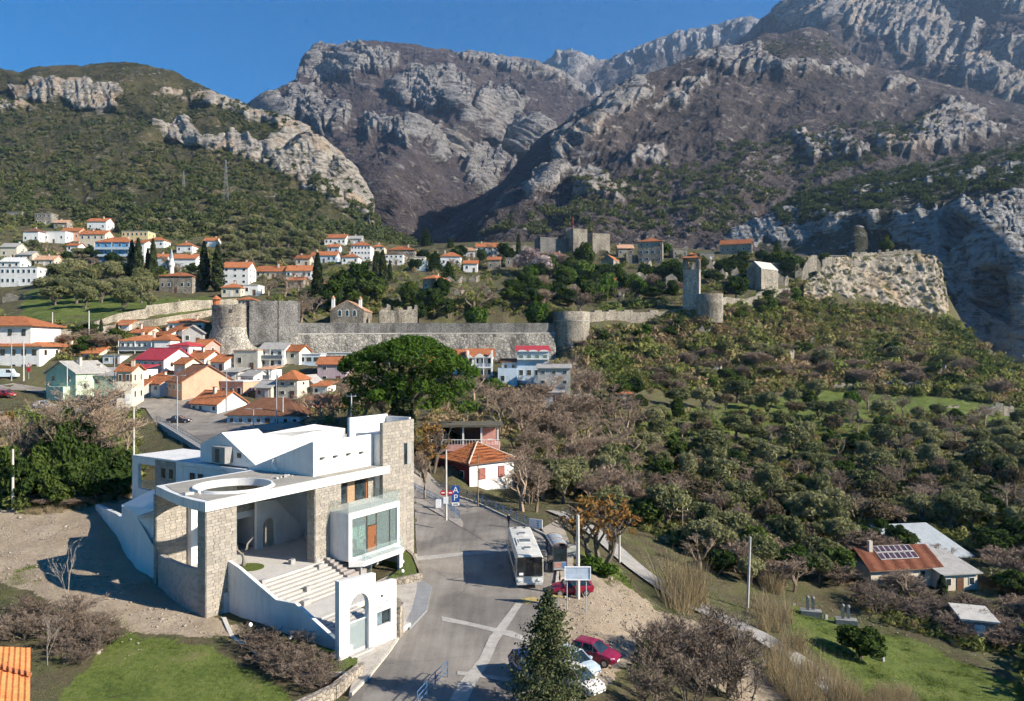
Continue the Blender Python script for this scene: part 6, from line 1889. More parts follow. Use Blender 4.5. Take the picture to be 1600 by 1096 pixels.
vs, fs = rough_lathe([(R_ * (1 + .55 * (1 - t) ** 1.3), zz(510) * t - 3 * (1 - t)) for t in np.linspace(0,1,14)] , .7)
link('flared_foot', raw_mesh('flared_foot', vs, fs, True), rubble_mat('pale_rubble', (.42,.39,.34),1.3,.8), ba)
vs, fs = rough_lathe([(R_ * 1.02, zz(t)) for t in np.linspace(512,478,8)], .12)
drum = link('drum', raw_mesh('drum', vs, fs, True), RUBBLE_F, ba)
MB().lathe([(R_ * 1.04, zz(498)),(R_ * 1.05, zz(496.8)),(R_ * 1.03, zz(496.8))], (0,0,0),40).build('string_course', MATS['course_stone'], ba)
for a in (-125,-75):
    x, y = R_ * 1.0 * math.cos(math.radians(a)), R_ * 1.0 * math.sin(math.radians(a))
    MB().obox((x, y), math.radians(a),.25,.35, zz(490), zz(485)).build('loophole', FRAME, ba)
turret = MB().lathe([(1.0,0),(1.0,1.6),(1.5,1.7),(.15,2.9)], (0,0,0),10).build('turret', TILE['orange'], ba); turret.location = (-4.6,0, zz(478))
ragged_wall('bastion_wall', [(388,472,203),(432,469,207),(462,471,211),(462,471,216)], 12, RUBBLE_G, 'dark square curtain wall between the round bastion and the rampart', 2.5,.25,3,2)
ragged_wall('retaining_wall', [(140,505,212),(185,490,216),(230,482,220),(232,477,222),(300,469,228),(330,469,231),(388,466,238)], 5.2, rubble_mat('new_pale_masonry', (.50,.44,.35),2.4,.4), 'long pale stepped stone retaining wall on the left slope', .9,.1,4,3)
ragged_wall('retaining_wall', [(60,517,200),(140,512,205),(240,499,212),(330,484,222),(388,478,232)], 4.0, MATS['new_pale_masonry'], 'lower pale stone wall along the road below the stepped wall', .9,.15,4,4)
# curved bastion at the right end of the rampart and the walls going up to the bell tower
rb_ = empty('corner_bastion', at(893,545,236)); tag(rb_, 'rounded stone bastion at the right end of the rampart', 'bastion')
k_ = 236 / F; zz = lambda py: (545 - py) * k_
vs, fs = rough_lathe([(28 * k_ * s, zz(p)) for s, p in ((1.12,565),(1.06,540),(1.02,520),(1.0,508),(1.0,488))], .3)
link('drum', raw_mesh('drum', vs, fs, True), RUBBLE_F, rb_)
MB().lathe([(28.6 * k_, zz(503)),(28.8 * k_, zz(501.5)),(28 * k_, zz(501.5))], (0,0,0),40).build('string_course', MATS['course_stone'], rb_)
ragged_wall('town_wall', [(915,488,246),(960,487,254),(1000,488,258),(1040,487,262),(1066,484,263)], 13, RUBBLE_F, 'crenellated old wall between the corner bastion and the bell tower', 1.6,.15,3.2,5, merlon=.5)
ragged_wall('town_wall', [(1086,462,262),(1112,461,262),(1130,464,268),(1165,468,276),(1196,452,286),(1232,450,292)], 15, RUBBLE_F, 'old stone wall climbing from the bell tower to the pale chapel', 1.6,.35,3,6)
b2 = empty('round_tower', at(1109,495,258)); tag(b2, 'small round wall tower right of the bell tower', 'tower')
k_ = 258 / F; zz = lambda py: (495 - py) * k_
vs, fs = rough_lathe([(20 * k_, zz(p)) for p in (505,490,475,460)], .3)
link('drum', raw_mesh('drum', vs, fs, True), RUBBLE_F, b2)
# bell tower
bt = empty('bell_tower', at(1081,482,264), math.radians(-20)); tag(bt, 'tall square stone bell tower with arched belfry and small orange cap', 'bell tower')
k_ = 264 / F; zz = lambda py: (482 - py) * k_
hb = 12.2 * k_
PALET = rubble_mat('pale_tower_masonry', (.50,.46,.40),2.0,.7)
MB().box(-hb, hb, -hb, hb, -3, zz(424)).build('shaft', PALET, bt)
MB().box(-hb - .2, hb + .2,-hb - .2, hb + .2, zz(424), zz(422.5)).build('cornice', MATS['course_stone'], bt)
for sx in (-1,1):
    for sy in (-1,1):
        MB().box(sx * hb, sx * (hb - 1.3), sy * hb, sy * (hb - 1.3), zz(422.5), zz(408)).build('belfry_pier', RUBBLE_F, bt)
MB().box(-hb, hb, -hb, hb, zz(408), zz(405)).build('belfry_top', RUBBLE_F, bt)
mb = MB(); hip_roof(mb, -hb, hb, -hb, hb, zz(405) + .1,1.4,.4); mb.build('roof', TILE['orange'], bt)
MB().box(-hb + 1.5, hb - 1.5,-hb + 1.5, hb - 1.5, zz(404), zz(399)).build('lantern', RUBBLE_F, bt)
mb = MB(); hip_roof(mb, -hb + 1.5, hb - 1.5,-hb + 1.5, hb - 1.5, zz(399) + .1,.9,.3); mb.build('lantern_roof', TILE['orange'], bt)
# church above the rampart: gable front with three windows
ch = empty('church', at(542,505,229)); tag(ch, 'stone church with gabled front and three arched windows above the rampart', 'church')
k_ = 229 / F; zz = lambda py: (505 - py) * k_
W_ = 52 * k_; Hc = zz(485); rs = zz(470) - Hc
mb = MB(); body(mb, -W_ / 2, W_ / 2,0,14,-2, Hc, rs, 'y'); mb.build('wall', RUBBLE_F, ch)
mb = MB(); gable_roof(mb, -W_ / 2, W_ / 2,.2,14, Hc, rs, 'y', .25); mb.build('roof', TILE['pale'], ch)
for x in (-2.2,.1,2.4):
    a_ = [(x - .45,-.06, zz(494)),(x + .45,-.06, zz(494))] + [(x + .45 * math.cos(t),-.06, zz(487.5) + .5 * math.sin(t)) for t in [math.pi * i / 8 for i in range(9)]]
    wf = MB().extrude([(p[0] + (p[0] - x) * .4, p[1] + .03, p[2] + (.2 if p[2] > zz(490) else -.15)) for p in a_], (0,.1,0)).build('window', FRW, ch)
    MB().extrude(a_, (0,.05,0)).build('pane', WPANE, wf)
for x, y in ((-W_ / 2 + .8,.6),(W_ / 2 - 1.6,3.0)):
    cm = MB().box(x - .45, x + .45, y - .45, y + .45, Hc + .2, Hc + 3.6).build('chimney', wallm('white'), ch)
    MB().lathe([(.7, Hc + 3.6),(.1, Hc + 4.6)], (x, y, 0),8).build('chimney_cap', TILE['pale'], ch)
ragged_wall('ruin', [(592,482,232),(604,474,233),(616,480,234),(622,478,234),(650,476,236),(650,478,246)], 8, RUBBLE_F, 'broken stone ruin with window holes right of the church', 1.0,1.6,1.4,7, 'ruin')
# fortress blocks on the summit
ft = empty('fortress', at(925,398,385), math.radians(20)); tag(ft, 'square stone fortress towers on the skyline of the old town', 'fortress')
k_ = 385 / F
def fb(x0, x1, yt, dd, y0=0): return MB().box((x0 - 925) * k_, (x1 - 925) * k_, y0, y0 + dd, -4,(398 - yt) * k_)
fb(893,917,359,9).build('tower', RUBBLE_F, ft)
MB().add([((917 - 925) * k_, 0,-4),((927 - 925) * k_, 7,-4),((927 - 925) * k_, 7,(398 - 371) * k_),((917 - 925) * k_, 0,(398 - 363) * k_),((917 - 925) * k_, 9,(398 - 363) * k_),((917 - 925) * k_, 9,-4)], [(0,1,2,3),(3,2,4),(2,1,5,4)]).build('spur_wall', RUBBLE_F, ft)
fb(932,963,362,9,4).build('tower', RUBBLE_F, ft)
fb(845,893,372,8,6).build('curtain_wall', RUBBLE_G, ft)  # shaded side of the fortress, its shade put into darker masonry
MB().tube([((898 - 925) * k_, 4,(398 - 359) * k_),((898 - 925) * k_, 4,(398 - 339) * k_)], .15,6).build('flagpole', SIGNR, ft)
def exivy(o, hx, d, H): pass
house('tall stone palace with orange hip roof on the skyline', 998,1034,378,412,368,12, 'hip', 2.6, 'x', 'stone', 'orange', -14,(3,4),(2,2),0, name='palace', cat='palace')
house('small stone chapel with orange gable roof and bell gable', 940,958,406,424,330,9, 'gable', 2.2, 'y', 'stone', 'orange', -26,(1,1),(1,2),0, name='chapel', cat='chapel', ov=.15)
house('long stone church with orange roof on the right skyline', 1127,1172,382,398,372,9, 'gable', 2.8, 'x', 'stone', 'orange', -20,(1,6),(1,1),1, name='church', cat='church', ov=.2)
house('pale stone chapel with steep slab roof on the town edge', 1170,1186,421,452,300,12, 'gable', 3.2, 'y', 'stone', 'stone', -52,(1,1),(1,1),0, name='chapel', cat='chapel', ov=.1, ww=.8)
# ruins scattered in the old town and on the slope
RU = [('two-gabled roofless ruin between evergreens near the cliff', [(1242,415,325),(1246,408,325),(1252,425,325),(1262,402,326),(1275,398,328),(1282,410,328)], 7),
      ('low broken walls on the plateau right of the roofless ruin', [(1284,404,330),(1300,400,332),(1308,406,334),(1330,404,336),(1352,408,338)], 5),
      ('straight parapet wall on top of the cliff', [(1372,392,346),(1400,390,347),(1438,391,348)], 3),
      ('shaded wall fragment left of the cliff parapet', [(1330,396,340),(1350,393,342),(1372,394,345)], 5),
      ('pointed wall remnant on the scrub slope', [(1276,492,292),(1280,488,292),(1284,500,292)], 7),
      ('jagged double ruin in the scrub below the round tower', [(1158,516,272),(1166,518,272),(1176,530,272),(1184,520,272),(1190,514,273)], 6),
      ('dark ruined doorway low on the scrub slope', [(1150,552,262),(1160,548,262),(1166,556,262),(1174,552,262)], 5),
      ('thin standing wall stump in the middle of the scrub slope', [(1264,532,276),(1270,526,276),(1274,540,276)], 5),
      ('grey block ruin on the scrub slope', [(1320,546,276),(1330,545,277),(1332,548,281)], 5),
      ('long broken terrace wall above the olive grove', [(1302,600,238),(1330,598,239),(1352,600,240),(1380,596,240),(1410,594,240),(1455,598,240)], 6),
      ('stone remnant left of the long terrace wall', [(1212,592,244),(1228,588,244),(1244,596,244)], 5),
      ('tall ruin wall behind the clipped evergreens', [(694,432,300),(702,430,300),(712,440,300),(722,428,301),(728,432,301)], 9),
      ('sunlit wall remnant at the right of the town wall', [(1040,474,275),(1052,468,276),(1060,476,276)], 5),
      ('ruined arch wall behind the bare tree above the rampart', [(810,474,262),(814,470,262),(830,476,262),(848,474,263)], 6),
      ('pale ruin wall left of the fruit tree in the old town', [(982,430,300),(1000,426,301),(1010,430,301)], 5),
      ('pale ruin wall in the evergreens left of the bell tower', [(1040,432,300),(1050,428,300),(1058,436,300)], 6),
      ('ragged stone house ruin on the left meadow', [(5,462,262),(15,460,262),(30,464,262),(34,460,263),(50,462,264),(50,464,270)], 6),
      ('sunlit ruin wall beside the evergreen left of the chapel', [(1142,424,305),(1150,416,305),(1156,428,305)], 7),
      ('low wall foundations below the fortress', [(770,388,395),(800,382,396),(830,384,398),(846,388,398)], 5),
      ('broken grey hut ruin at the right end of the olive grove', [(1470,636,220),(1480,632,220),(1494,632,221),(1500,640,222)], 5),
      ('low white ruin with gable at the right picture edge', [(1526,640,214),(1548,632,214),(1566,630,214),(1582,636,215),(1582,638,220)], 5)]
_rr = random.Random(404)
_rs = [(760,462),(790,446),(820,452),(860,462),(880,446),(900,452),(936,462),(970,466),(1000,462),(1024,452),(1010,420),(986,412),(1066,416),(1084,424),(1110,420),(1130,436),(1222,446),(1258,438),(1320,420),(1210,436),(740,440),(716,462),(630,470),(1100,528),(1230,560),(1400,560),(1470,590),(1120,590)]
_wd = ('leaning', 'low', 'tall', 'stepped', 'pointed', 'square', 'slanting', 'broken')
_rs = sorted(_rs)
for j_, (x_, y_) in enumerate(_rs):
    p_ = gpt(x_, y_)
    h_ = _rr.uniform(2.2,5.0) * F / p_.y; w_ = _rr.uniform(8,18)
    RU.append(('%s ruin fragment, %s from the left among old town walls' % (_wd[j_ % 8], ('first second third fourth fifth sixth seventh eighth ninth tenth eleventh twelfth thirteenth fourteenth fifteenth sixteenth seventeenth eighteenth nineteenth twentieth'.split() + ['twenty-' + q for q in 'first second third fourth fifth sixth seventh eighth'.split()])[j_]), [(x_ - w_ / 2, y_ - h_ * _rr.uniform(.5,1), p_.y),(x_ - w_ * .1, y_ - h_, p_.y),(x_ + w_ * .2, y_ - h_ * _rr.uniform(.4,.9), p_.y),(x_ + w_ / 2, y_ - h_ * _rr.uniform(.5,1), p_.y + 1),(x_ + w_ / 2 + 2, y_ - h_ * .6, p_.y + 6)], 6))
for i, (lab, pts, dr_) in enumerate(RU):
    ragged_wall('ruin', pts, dr_, RUBBLE_F, lab, .9,.9,1.3,20 + i, 'ruin')
# rock cliff of the old town plateau
N1, N2 = 170,66
ctop = [(1256,446,318),(1272,432,324),(1290,412,331),(1310,402,336),(1345,400,340),(1400,397,342),(1440,396,340),(1464,400,338),(1472,420,340),(1478,445,342)]
cbot = [(1256,466,308),(1272,472,310),(1290,476,312),(1310,480,314),(1345,482,315),(1400,486,316),(1440,490,317),(1464,496,318),(1480,500,324),(1486,505,332)]
ct = np.array(ctop, float); cb = np.array(cbot, float)
s = np.linspace(0, len(ct) - 1, N1)
T = np.stack([np.interp(s, np.arange(len(ct)), ct[:, i]) for i in range(3)], -1); Bq = np.stack([np.interp(s, np.arange(len(cb)), cb[:, i]) for i in range(3)], -1)
g = np.concatenate([[-.35,-.12], np.linspace(0,1.12, N2 - 2)])[:, None, None]
Q = T[None] * (1 - np.clip(g, 0,2)) + Bq[None] * np.clip(g, 0,2)
Pq = np.stack([(Q[...,0] - CX) / F * Q[...,2], Q[...,2], CAMZ - (Q[...,1] - CY) / F * Q[...,2]], -1)
Pq[...,1] += np.where(g[...,0] < 0,-g[...,0] * 40,0)
fade = np.minimum(1, np.minimum(np.arange(N1), np.arange(N1)[::-1]) / 9.0)[None, :] * np.where(g[...,0] < 0,.15,1)
dq = (2.0 - fbm(Pq * np.array([.10,.10,.028]) + 2,4,.6, True) * 3.4 - fbm(Pq * np.array([.34,.34,.11]) + 5,4,.62, True) * 1.5 + fbm(Pq * np.array([.12,.12,.42]),3,.6) * 1.5) * fade
Pq[...,1] -= dq; Pq[...,0] += dq * .1
cme = raw_mesh('cliff', Pq.reshape(-1,3), grid_faces(N2, N1)[:, ::-1].copy(), False)
set_attr(cme, 'lin', fbm(Pq.reshape(-1,3) * np.array([.25,.25,.05]),4,.6, True) * .8)
set_attr(cme, 'rock', (np.ones((N2, N1)) * 1.15 - .9 * np.clip(g[...,0] - .8,0,1) - .5 * (g[...,0] < .04)).ravel())
tag(link('cliff', cme, mountain_mat('cliff_rock', ((.04,.05,.02),(.07,.075,.03),(.10,.10,.05),(.16,.13,.09)),(.34,.295,.235),.4,.6,1.1,(.1,.15,.2),.35,.35)), kind='structure')

# ------------------------------------------------------------------ graves in the meadow, lattice masts
TOMB = M('grey_tomb_stone', (.24,.24,.23),.9,.22,4,.3,20)
for i, (px, py, z, lab) in enumerate(((1267,966,-8.0, 'grey stone grave box with headstones nearest the reeds'),(1322,980,-8.2, 'grey stone grave box with headstones in the middle of the meadow'))):
    gv = empty('grave', gz(px, py, z) + Vector((0,0,.35)), math.radians(-16)); tag(gv, lab, 'grave', 'stone graves')
    MB().box(-1.1,1.1,-.55,.55,-.4,.55).build('box', TOMB, gv)
    for x, h in ((-.35,1.9),(.25,1.75)):
        MB().box(x - .16, x + .16,.0 + x * .5,.12 + x * .5,.552, h).build('headstone', TOMB, gv)
        MB().lathe([(.02, h),(.2, h + .05),(.18, h + .2),(.05, h + .3)], (x, .06 + x * .5,0),8).build('turban_cap', TOMB, gv)
for i, (px, py, z, h, lab) in enumerate(((1240,955,-8,.6, 'small leaning headstone left of the grave boxes'),(1291,972,-8.1,.5, 'low broken headstone between the grave boxes'),(1381,1052,-8.6,1.5, 'fallen slanting headstone below the round shrub'),(1272,985,-8.2,.4, 'tiny stone stump in front of the grave boxes'))):
    hs_ = MB().box(-.18,.18,-.08,.08,-.3, h).build('headstone', TOMB); hs_.location = gz(px, py, z) + Vector((0,0,.3)); hs_.rotation_euler = (math.radians(-12), math.radians(10 if i != 2 else 14),.3 * i)
    tag(hs_, lab, 'headstone', 'loose headstones')
MASTM = M('dull_mast_steel', (.22,.23,.24),.6,.1,2)
def mast(px, pt, pb, Y, label, w=3.2):
    b_ = at(px, pb, Y); t_ = at(px, pt, Y); h = t_.z - b_.z
    o = empty('lattice_mast', b_); tag(o, label, 'mast', 'power masts on the hills')
    c = [(-w / 2,-w / 2),(w / 2,-w / 2),(w / 2, w / 2),(-w / 2, w / 2)]
    for x, y in c:
        MB().tube([(x, y, -2),(x * .15, y * .15, h)], .07,4).build('leg', MASTM, o)
    kk = 8
    for j in range(kk):
        f0, f1 = j / kk, (j + 1) / kk
        s0, s1 = 1 - .85 * f0,1 - .85 * f1
        mb_ = MB()
        for q in range(4):
            a, d = c[q], c[(q + 1) % 4]
            mb_.tube([(a[0] * s0, a[1] * s0, f0 * h),(d[0] * s1, d[1] * s1, f1 * h)], .04,3, False)
        mb_.build('brace', MASTM, o)
    for z in (.82,.92):
        MB().box(-2.6,2.6,-.1,.1, h * z, h * z + .2).build('crossarm', MASTM, o)
mast(353,250,316,520, 'taller lattice power mast on the left hillside')
mast(287,268,302,545, 'shorter lattice power mast on the left hillside', 2.2)
mast(1328,262,292,660, 'faint lattice power mast on the right-hand ridge', 3)
# ------------------------------------------------------------------ vegetation
def leaf_mat(name, stops, rough=.7, trans=.25, attr=False):
    m, nt, n, l, b = nodes_of(name)
    pos = wpos(n)
    t = noise(n, l, .8,2,.6, pos)
    if attr:
        a = n.new('ShaderNodeAttribute'); a.attribute_name = 'tint'; src = a.outputs['Fac']
    else:
        oi = n.new('ShaderNodeObjectInfo'); src = oi.outputs['Random']
    r = ramp(n, stops)
    l.new(mathn(n, l, 'ADD', mathn(n, l, 'MULTIPLY', src, .72), mathn(n, l, 'MULTIPLY', t.outputs[0], .28)), r.inputs[0])
    d = n.new('ShaderNodeBsdfDiffuse'); l.new(r.outputs[0], d.inputs[0])
    tr = n.new('ShaderNodeBsdfTranslucent'); l.new(r.outputs[0], tr.inputs[0])
    ms = n.new('ShaderNodeMixShader'); ms.inputs[0].default_value = trans
    l.new(d.outputs[0], ms.inputs[1]); l.new(tr.outputs[0], ms.inputs[2])
    l.new(ms.outputs[0], n['Material Output'].inputs['Surface'])
    n.remove(b)
    MATS[name] = m
    return m
def cards(rg, C, size, normal=None, asp=.5, up=.3):
    """rhombic leaf cards at points C; size array"""
    k = len(C)
    a = rg.normal(size=(k, 3));
    if normal is not None: a = a * .8 + normal * 1.0
    a /= np.linalg.norm(a, axis=1)[:, None]
    b_ = np.cross(a, rg.normal(size=(k, 3))); b_ /= np.linalg.norm(b_, axis=1)[:, None]
    c = np.cross(a, b_)
    s = np.asarray(size).reshape(-1,1)
    V = np.stack([C - b_ * s, C - c * s * asp, C + b_ * s, C + c * s * asp], 1).reshape(-1,3)
    Fc = np.arange(k * 4).reshape(k, 4)
    return V, Fc
def clump_crown(seed, R, Hc, zc, nclump, per, leaf, asp=.5, flat=.75, shell=.55, cr=.42, lowcut=-.5):
    """crown of leaf clumps inside an ellipsoid R x Hc/2 centred at zc"""
    rg = np.random.default_rng(seed)
    V, Fc, off = [], [], 0
    for i in range(nclump):
        d = rg.normal(size=3); d /= np.linalg.norm(d)
        if d[2] < lowcut: d[2] = -d[2]
        rad = rg.uniform(shell, 1.0) ** .7
        c = d * rad * np.array([R, R, Hc / 2]) * (1 - cr * .6) + np.array([0,0, zc])
        r = R * cr * rg.uniform(.6,1.25)
        p = rg.normal(size=(per, 3)); p /= np.linalg.norm(p, axis=1)[:, None]
        nn = p.copy()
        p = p * (rg.uniform(.35,1, size=(per, 1)) ** .5) * r * np.array([1,1, flat])
        v, f = cards(rg, c + p, leaf * rg.uniform(.6,1.3, per), nn, asp)
        V.append(v); Fc.append(f + off); off += len(v)
    return np.concatenate(V), np.concatenate(Fc)
def limb_mesh(seed, H, r0, nl, spread, top, gnarl=.15):
    rg = random.Random(seed)
    mb = MB()
    trunk = [Vector((0,0,-.5))]
    for i in range(1,5):
        trunk.append(Vector((rg.uniform(-gnarl, gnarl) * i * .4, rg.uniform(-gnarl, gnarl) * i * .4, H * i / 4)))
    mb.tube(trunk, [r0 * (1.25 - .17 * i) for i in range(5)], 6)
    for i in range(nl):
        a = 2 * math.pi * (i + rg.random() * .6) / nl
        s = trunk[rg.choice((2,3,4))]
        e = Vector((math.cos(a) * spread * rg.uniform(.6,1), math.sin(a) * spread * rg.uniform(.6,1), top * rg.uniform(.75,1.0)))
        mid = s.lerp(e, .5) + Vector((0,0,.15 * (e - s).length))
        mb.tube([s, mid, e], [r0 * .5, r0 * .32, r0 * .1], 5, False)
    return raw_mesh('trunk', mb.v, mb.f)
def bare_mesh(seed, H, R, levels=4, kids=4, r0=.14, thin=1.0, lean=.0, tw=1.0):
    """leafless tree: recursively forking limbs, twigs as thin strips"""
    rg = random.Random(seed)
    mb = MB()
    strips = []
    def grow(p, d, L, r, lv):
        e = p + d * L
        if lv <= 1 and levels > 2:
            mid = p.lerp(e, .5) + Vector((rg.uniform(-1,1), rg.uniform(-1,1), rg.uniform(-1,1))) * L * .08
            strips.append((p, mid, max(r, .012 * tw))); strips.append((mid, e, max(r * .7,.01 * tw)))
        else:
            mb.tube([p, p.lerp(e, .5) + Vector((rg.uniform(-1,1), rg.uniform(-1,1),0)) * L * .06, e], [r, r * .8, r * .6], 5 if lv > 2 else 4, False)
        if lv == 0: return
        k = kids + rg.randint(-1,1)
        for i in range(k):
            t = rg.uniform(.35,1.0) if i else 1.0
            q = p + d * L * t
            nd = d + Vector((rg.uniform(-1,1), rg.uniform(-1,1), rg.uniform(-.35,.8))) * (.62 + .1 * (levels - lv))
            nd.normalize()
            grow(q, nd, L * rg.uniform(.5,.72), r * .55, lv - 1)
    nst = max(1, int(thin))
    for i in range(nst):
        a = rg.random() * 6.28
        d = Vector((math.cos(a) * (.25 if nst > 1 else .05) + lean, math.sin(a) * (.25 if nst > 1 else .05),1)).normalized()
        grow(Vector((math.cos(a) * .15 * (nst > 1), math.sin(a) * .15 * (nst > 1),-.3)), d, H * .38, r0, levels)
    for p, e, r in strips:
        d = (e - p);
        s = d.cross(Vector((rg.uniform(-1,1), rg.uniform(-1,1), rg.uniform(-1,1))))
        if s.length < 1e-6: continue
        s = s.normalized() * r
        mb.add([p - s, p + s, e + s * .6, e - s * .6], [(0,1,2,3)])
    # fit
    V = np.array(mb.v)
    V[:, :2] *= R / max(.1, np.percentile(np.abs(V[:, :2]),97)); V[:, 2] *= H / max(.1, V[:, 2].max())
    return V, mb.f
BARK = M('tree_bark', (.13,.105,.085),.95,.25,3,.5,20, objrand=.2)
TWIG = M('bare_twigs', (.27,.20,.145),.95,.2,.5, objrand=.22)
TWIGP = M('purplish_twigs', (.165,.125,.095),.95,.25,.5, objrand=.2)
L_OLIVE = leaf_mat('olive_leaves', [(0,(0.086,0.101,0.045)),(.35,(0.153,0.161,0.073)),(.7,(0.227,0.223,0.108)),(1,(0.320,0.300,0.157))])
L_DARK = leaf_mat('dark_evergreen_leaves', [(0,(0.022,0.042,0.014)),(.4,(0.041,0.068,0.018)),(.75,(0.074,0.106,0.026)),(1,(0.121,0.146,0.040))])
L_CYP = leaf_mat('cypress_leaves', [(0,(0.018,0.029,0.013)),(.5,(0.034,0.047,0.021)),(1,(0.058,0.072,0.031))], trans=.12)
L_PINE = leaf_mat('stone_pine_needles', [(0,(0.037,0.068,0.013)),(.5,(0.058,0.106,0.017)),(1,(0.095,0.147,0.030))], trans=.2)
L_ORNG = leaf_mat('dry_orange_leaves', [(0,(.17,.09,.03)),(.5,(.27,.15,.05)),(1,(.38,.24,.09))], trans=.3)
L_BLOS = leaf_mat('almond_blossom', [(0,(.30,.22,.21)),(.5,(.46,.37,.36)),(1,(.60,.52,.50))], trans=.3)
L_RUS = leaf_mat('dull_russet_leaves', [(0,(.085,.068,.042)),(.5,(.13,.105,.062)),(1,(.19,.145,.09))])
L_GRN = leaf_mat('bright_green_leaves', [(0,(0.046,0.086,0.016)),(.5,(0.081,0.138,0.025)),(1,(0.138,0.196,0.046))])
L_FORE = leaf_mat('young_cypress_leaves', [(0,(0.031,0.048,0.020)),(.5,(0.056,0.075,0.033)),(1,(0.106,0.119,0.056))], trans=.15)
L_SCRUB = leaf_mat('scrub_leaves', [(0,(0.061,0.085,0.025)),(.25,(0.110,0.138,0.040)),(.42,(0.191,0.202,0.062)),(.55,(0.243,0.232,0.085)),(.68,(0.263,0.191,0.109)),(.85,(0.313,0.232,0.139)),(1,(0.404,0.313,0.194))], attr=True)
L_HILL = leaf_mat('hill_wood_leaves', [(0,(0.036,0.055,0.020)),(.35,(0.065,0.087,0.031)),(.6,(0.100,0.113,0.045)),(.8,(0.155,0.146,0.068)),(1,(0.227,0.191,0.113))], attr=True)
L_REED = leaf_mat('dry_reeds', [(0,(.17,.13,.075)),(.5,(.29,.23,.135)),(1,(.42,.345,.215))], trans=.3, attr=True)

PROTO = {}
def proto(kind):
    """list of (trunk mesh, crown mesh, nominal height, nominal half width)"""
    if kind in PROTO: return PROTO[kind]
    out = []
    def fin(t, tm, cr, cm, H, R):
        cme = None
        if cr is not None:
            cme = raw_mesh('crown', cr[0], cr[1]); cme.materials.append(cm)
        if t is not None:
            if not isinstance(t, bpy.types.Mesh): t = raw_mesh('branches', t[0], t[1])
            t.materials.append(tm)
        out.append((t, cme, H, R))
    for v in range(4 if kind in ('olive', 'bare', 'dark') else 3):
        sd = hash((len(kind), v)) % 1000 + v * 31 + len(kind)
        if kind == 'olive': fin(limb_mesh(sd, 1.9,.28,6,2.0,4.2,.35), BARK, clump_crown(sd, 3.0,4.2,3.7,26,110,.30,.38,.8,.5,.36), L_OLIVE, 6.0,3.0)
        elif kind == 'dark': fin(limb_mesh(sd, 2.2,.22,5,1.6,4.5), BARK, clump_crown(sd, 2.9,5.6,3.6,30,120,.30,.55,.85,.5,.36,-.9), L_DARK, 6.4,2.9)
        elif kind == 'green': fin(limb_mesh(sd, 1.5,.18,5,1.4,3.0), BARK, clump_crown(sd, 2.6,4.2,2.7,24,110,.28,.55,.85,.5,.38,-.9), L_GRN, 4.8,2.6)
        elif kind == 'bare': fin(bare_mesh(sd, 7,3.0,5,4,.15,1,0,1.2), TWIG, None, None, 7.0,3.0)
        elif kind == 'bigbare': fin(bare_mesh(sd, 13,6.0,6,4,.22,1,0,1.4), TWIG, None, None, 13.0,6.0) if v < 2 else None
        elif kind == 'sapling': fin(bare_mesh(sd, 6,1.3,4,3,.05,1,0,1.1), M('pale_bark', (.27,.235,.20),.9,.2,3), None, None, 6.0,1.5)
        elif kind == 'bush': fin(bare_mesh(sd, 4,2.6,4,5,.06,5,0,1.6), TWIG, None, None, 4.0,2.6)
        elif kind == 'bramble': fin(bare_mesh(sd, 2.6,2.2,4,4,.03,6,0,.8), TWIGP, None, None, 2.6,2.2)
        elif kind == 'blossom': fin(bare_mesh(sd, 6,2.7,4,4,.16,1,0,1.2), BARK, clump_crown(sd, 3.0,4.6,3.8,26,70,.22,.8,.9,.45,.36), L_BLOS, 6.2,3.0)
        elif kind == 'orange': fin(bare_mesh(sd, 6.5,3.0,4,4,.17,3,0,1.2), BARK, clump_crown(sd, 3.5,5.6,4.4,70,13,.20,.6,.8,.25,.13), L_ORNG, 7.2,3.5)
        elif kind == 'russet': fin(limb_mesh(sd, 2.0,.2,6,1.8,4.5,.2), BARK, clump_crown(sd, 2.9,4.8,3.8,30,70,.24,.5,.85,.4,.32), L_RUS, 6.3,2.9)
        elif kind == 'cypress':
            rg = np.random.default_rng(sd); k = 3200
            z = rg.uniform(0.03,1, k) ** .9; a = rg.uniform(0,6.283, k)
            r = 1.25 * np.minimum(1,(z + .05) * 5) * (1 - z ** 2.2) ** .8 * rg.uniform(.55,1.08, k) * (1 + .16 * np.sin(a * 3 + z * 20))
            C = np.stack([r * np.cos(a), r * np.sin(a), z * 13], -1)
            fin(limb_mesh(sd, 2.5,.2,2,.2,3.0,.02), BARK, cards(rg, C, .34 * rg.uniform(.6,1.3, k), np.stack([np.cos(a), np.sin(a), a * 0 + .4], -1),.5), L_CYP, 13.2,1.3)
        elif kind == 'conifer':
            rg = np.random.default_rng(sd); k = 2600
            z = rg.uniform(0.08,1, k); a = rg.uniform(0,6.283, k)
            r = 2.6 * (1 - z) ** .8 * rg.uniform(.4,1.1, k) * (1 + .3 * np.sin(z * 46) + .2 * np.sin(a * 5))
            C = np.stack([r * np.cos(a), r * np.sin(a), z * 10 - r * .2], -1)
            fin(limb_mesh(sd, 7,.2,3,.4,8.0,.03), BARK, cards(rg, C, .36 * rg.uniform(.6,1.3, k), None, .45), L_DARK, 10.2,2.4)
    PROTO[kind] = out
    return out
TN = {'olive': ('olive_tree', 'tree'), 'russet': ('oak_tree', 'tree'), 'dark': ('evergreen_tree', 'tree'), 'green': ('leafy_shrub', 'shrub'), 'bare': ('bare_tree', 'tree'), 'bigbare': ('bare_tree', 'tree'), 'sapling': ('bare_sapling', 'tree'), 'bush': ('bare_shrub', 'shrub'), 'bramble': ('bramble_bush', 'shrub'), 'blossom': ('almond_tree', 'tree'), 'orange': ('autumn_tree', 'tree'), 'cypress': ('cypress_tree', 'tree'), 'conifer': ('conifer_tree', 'tree')}
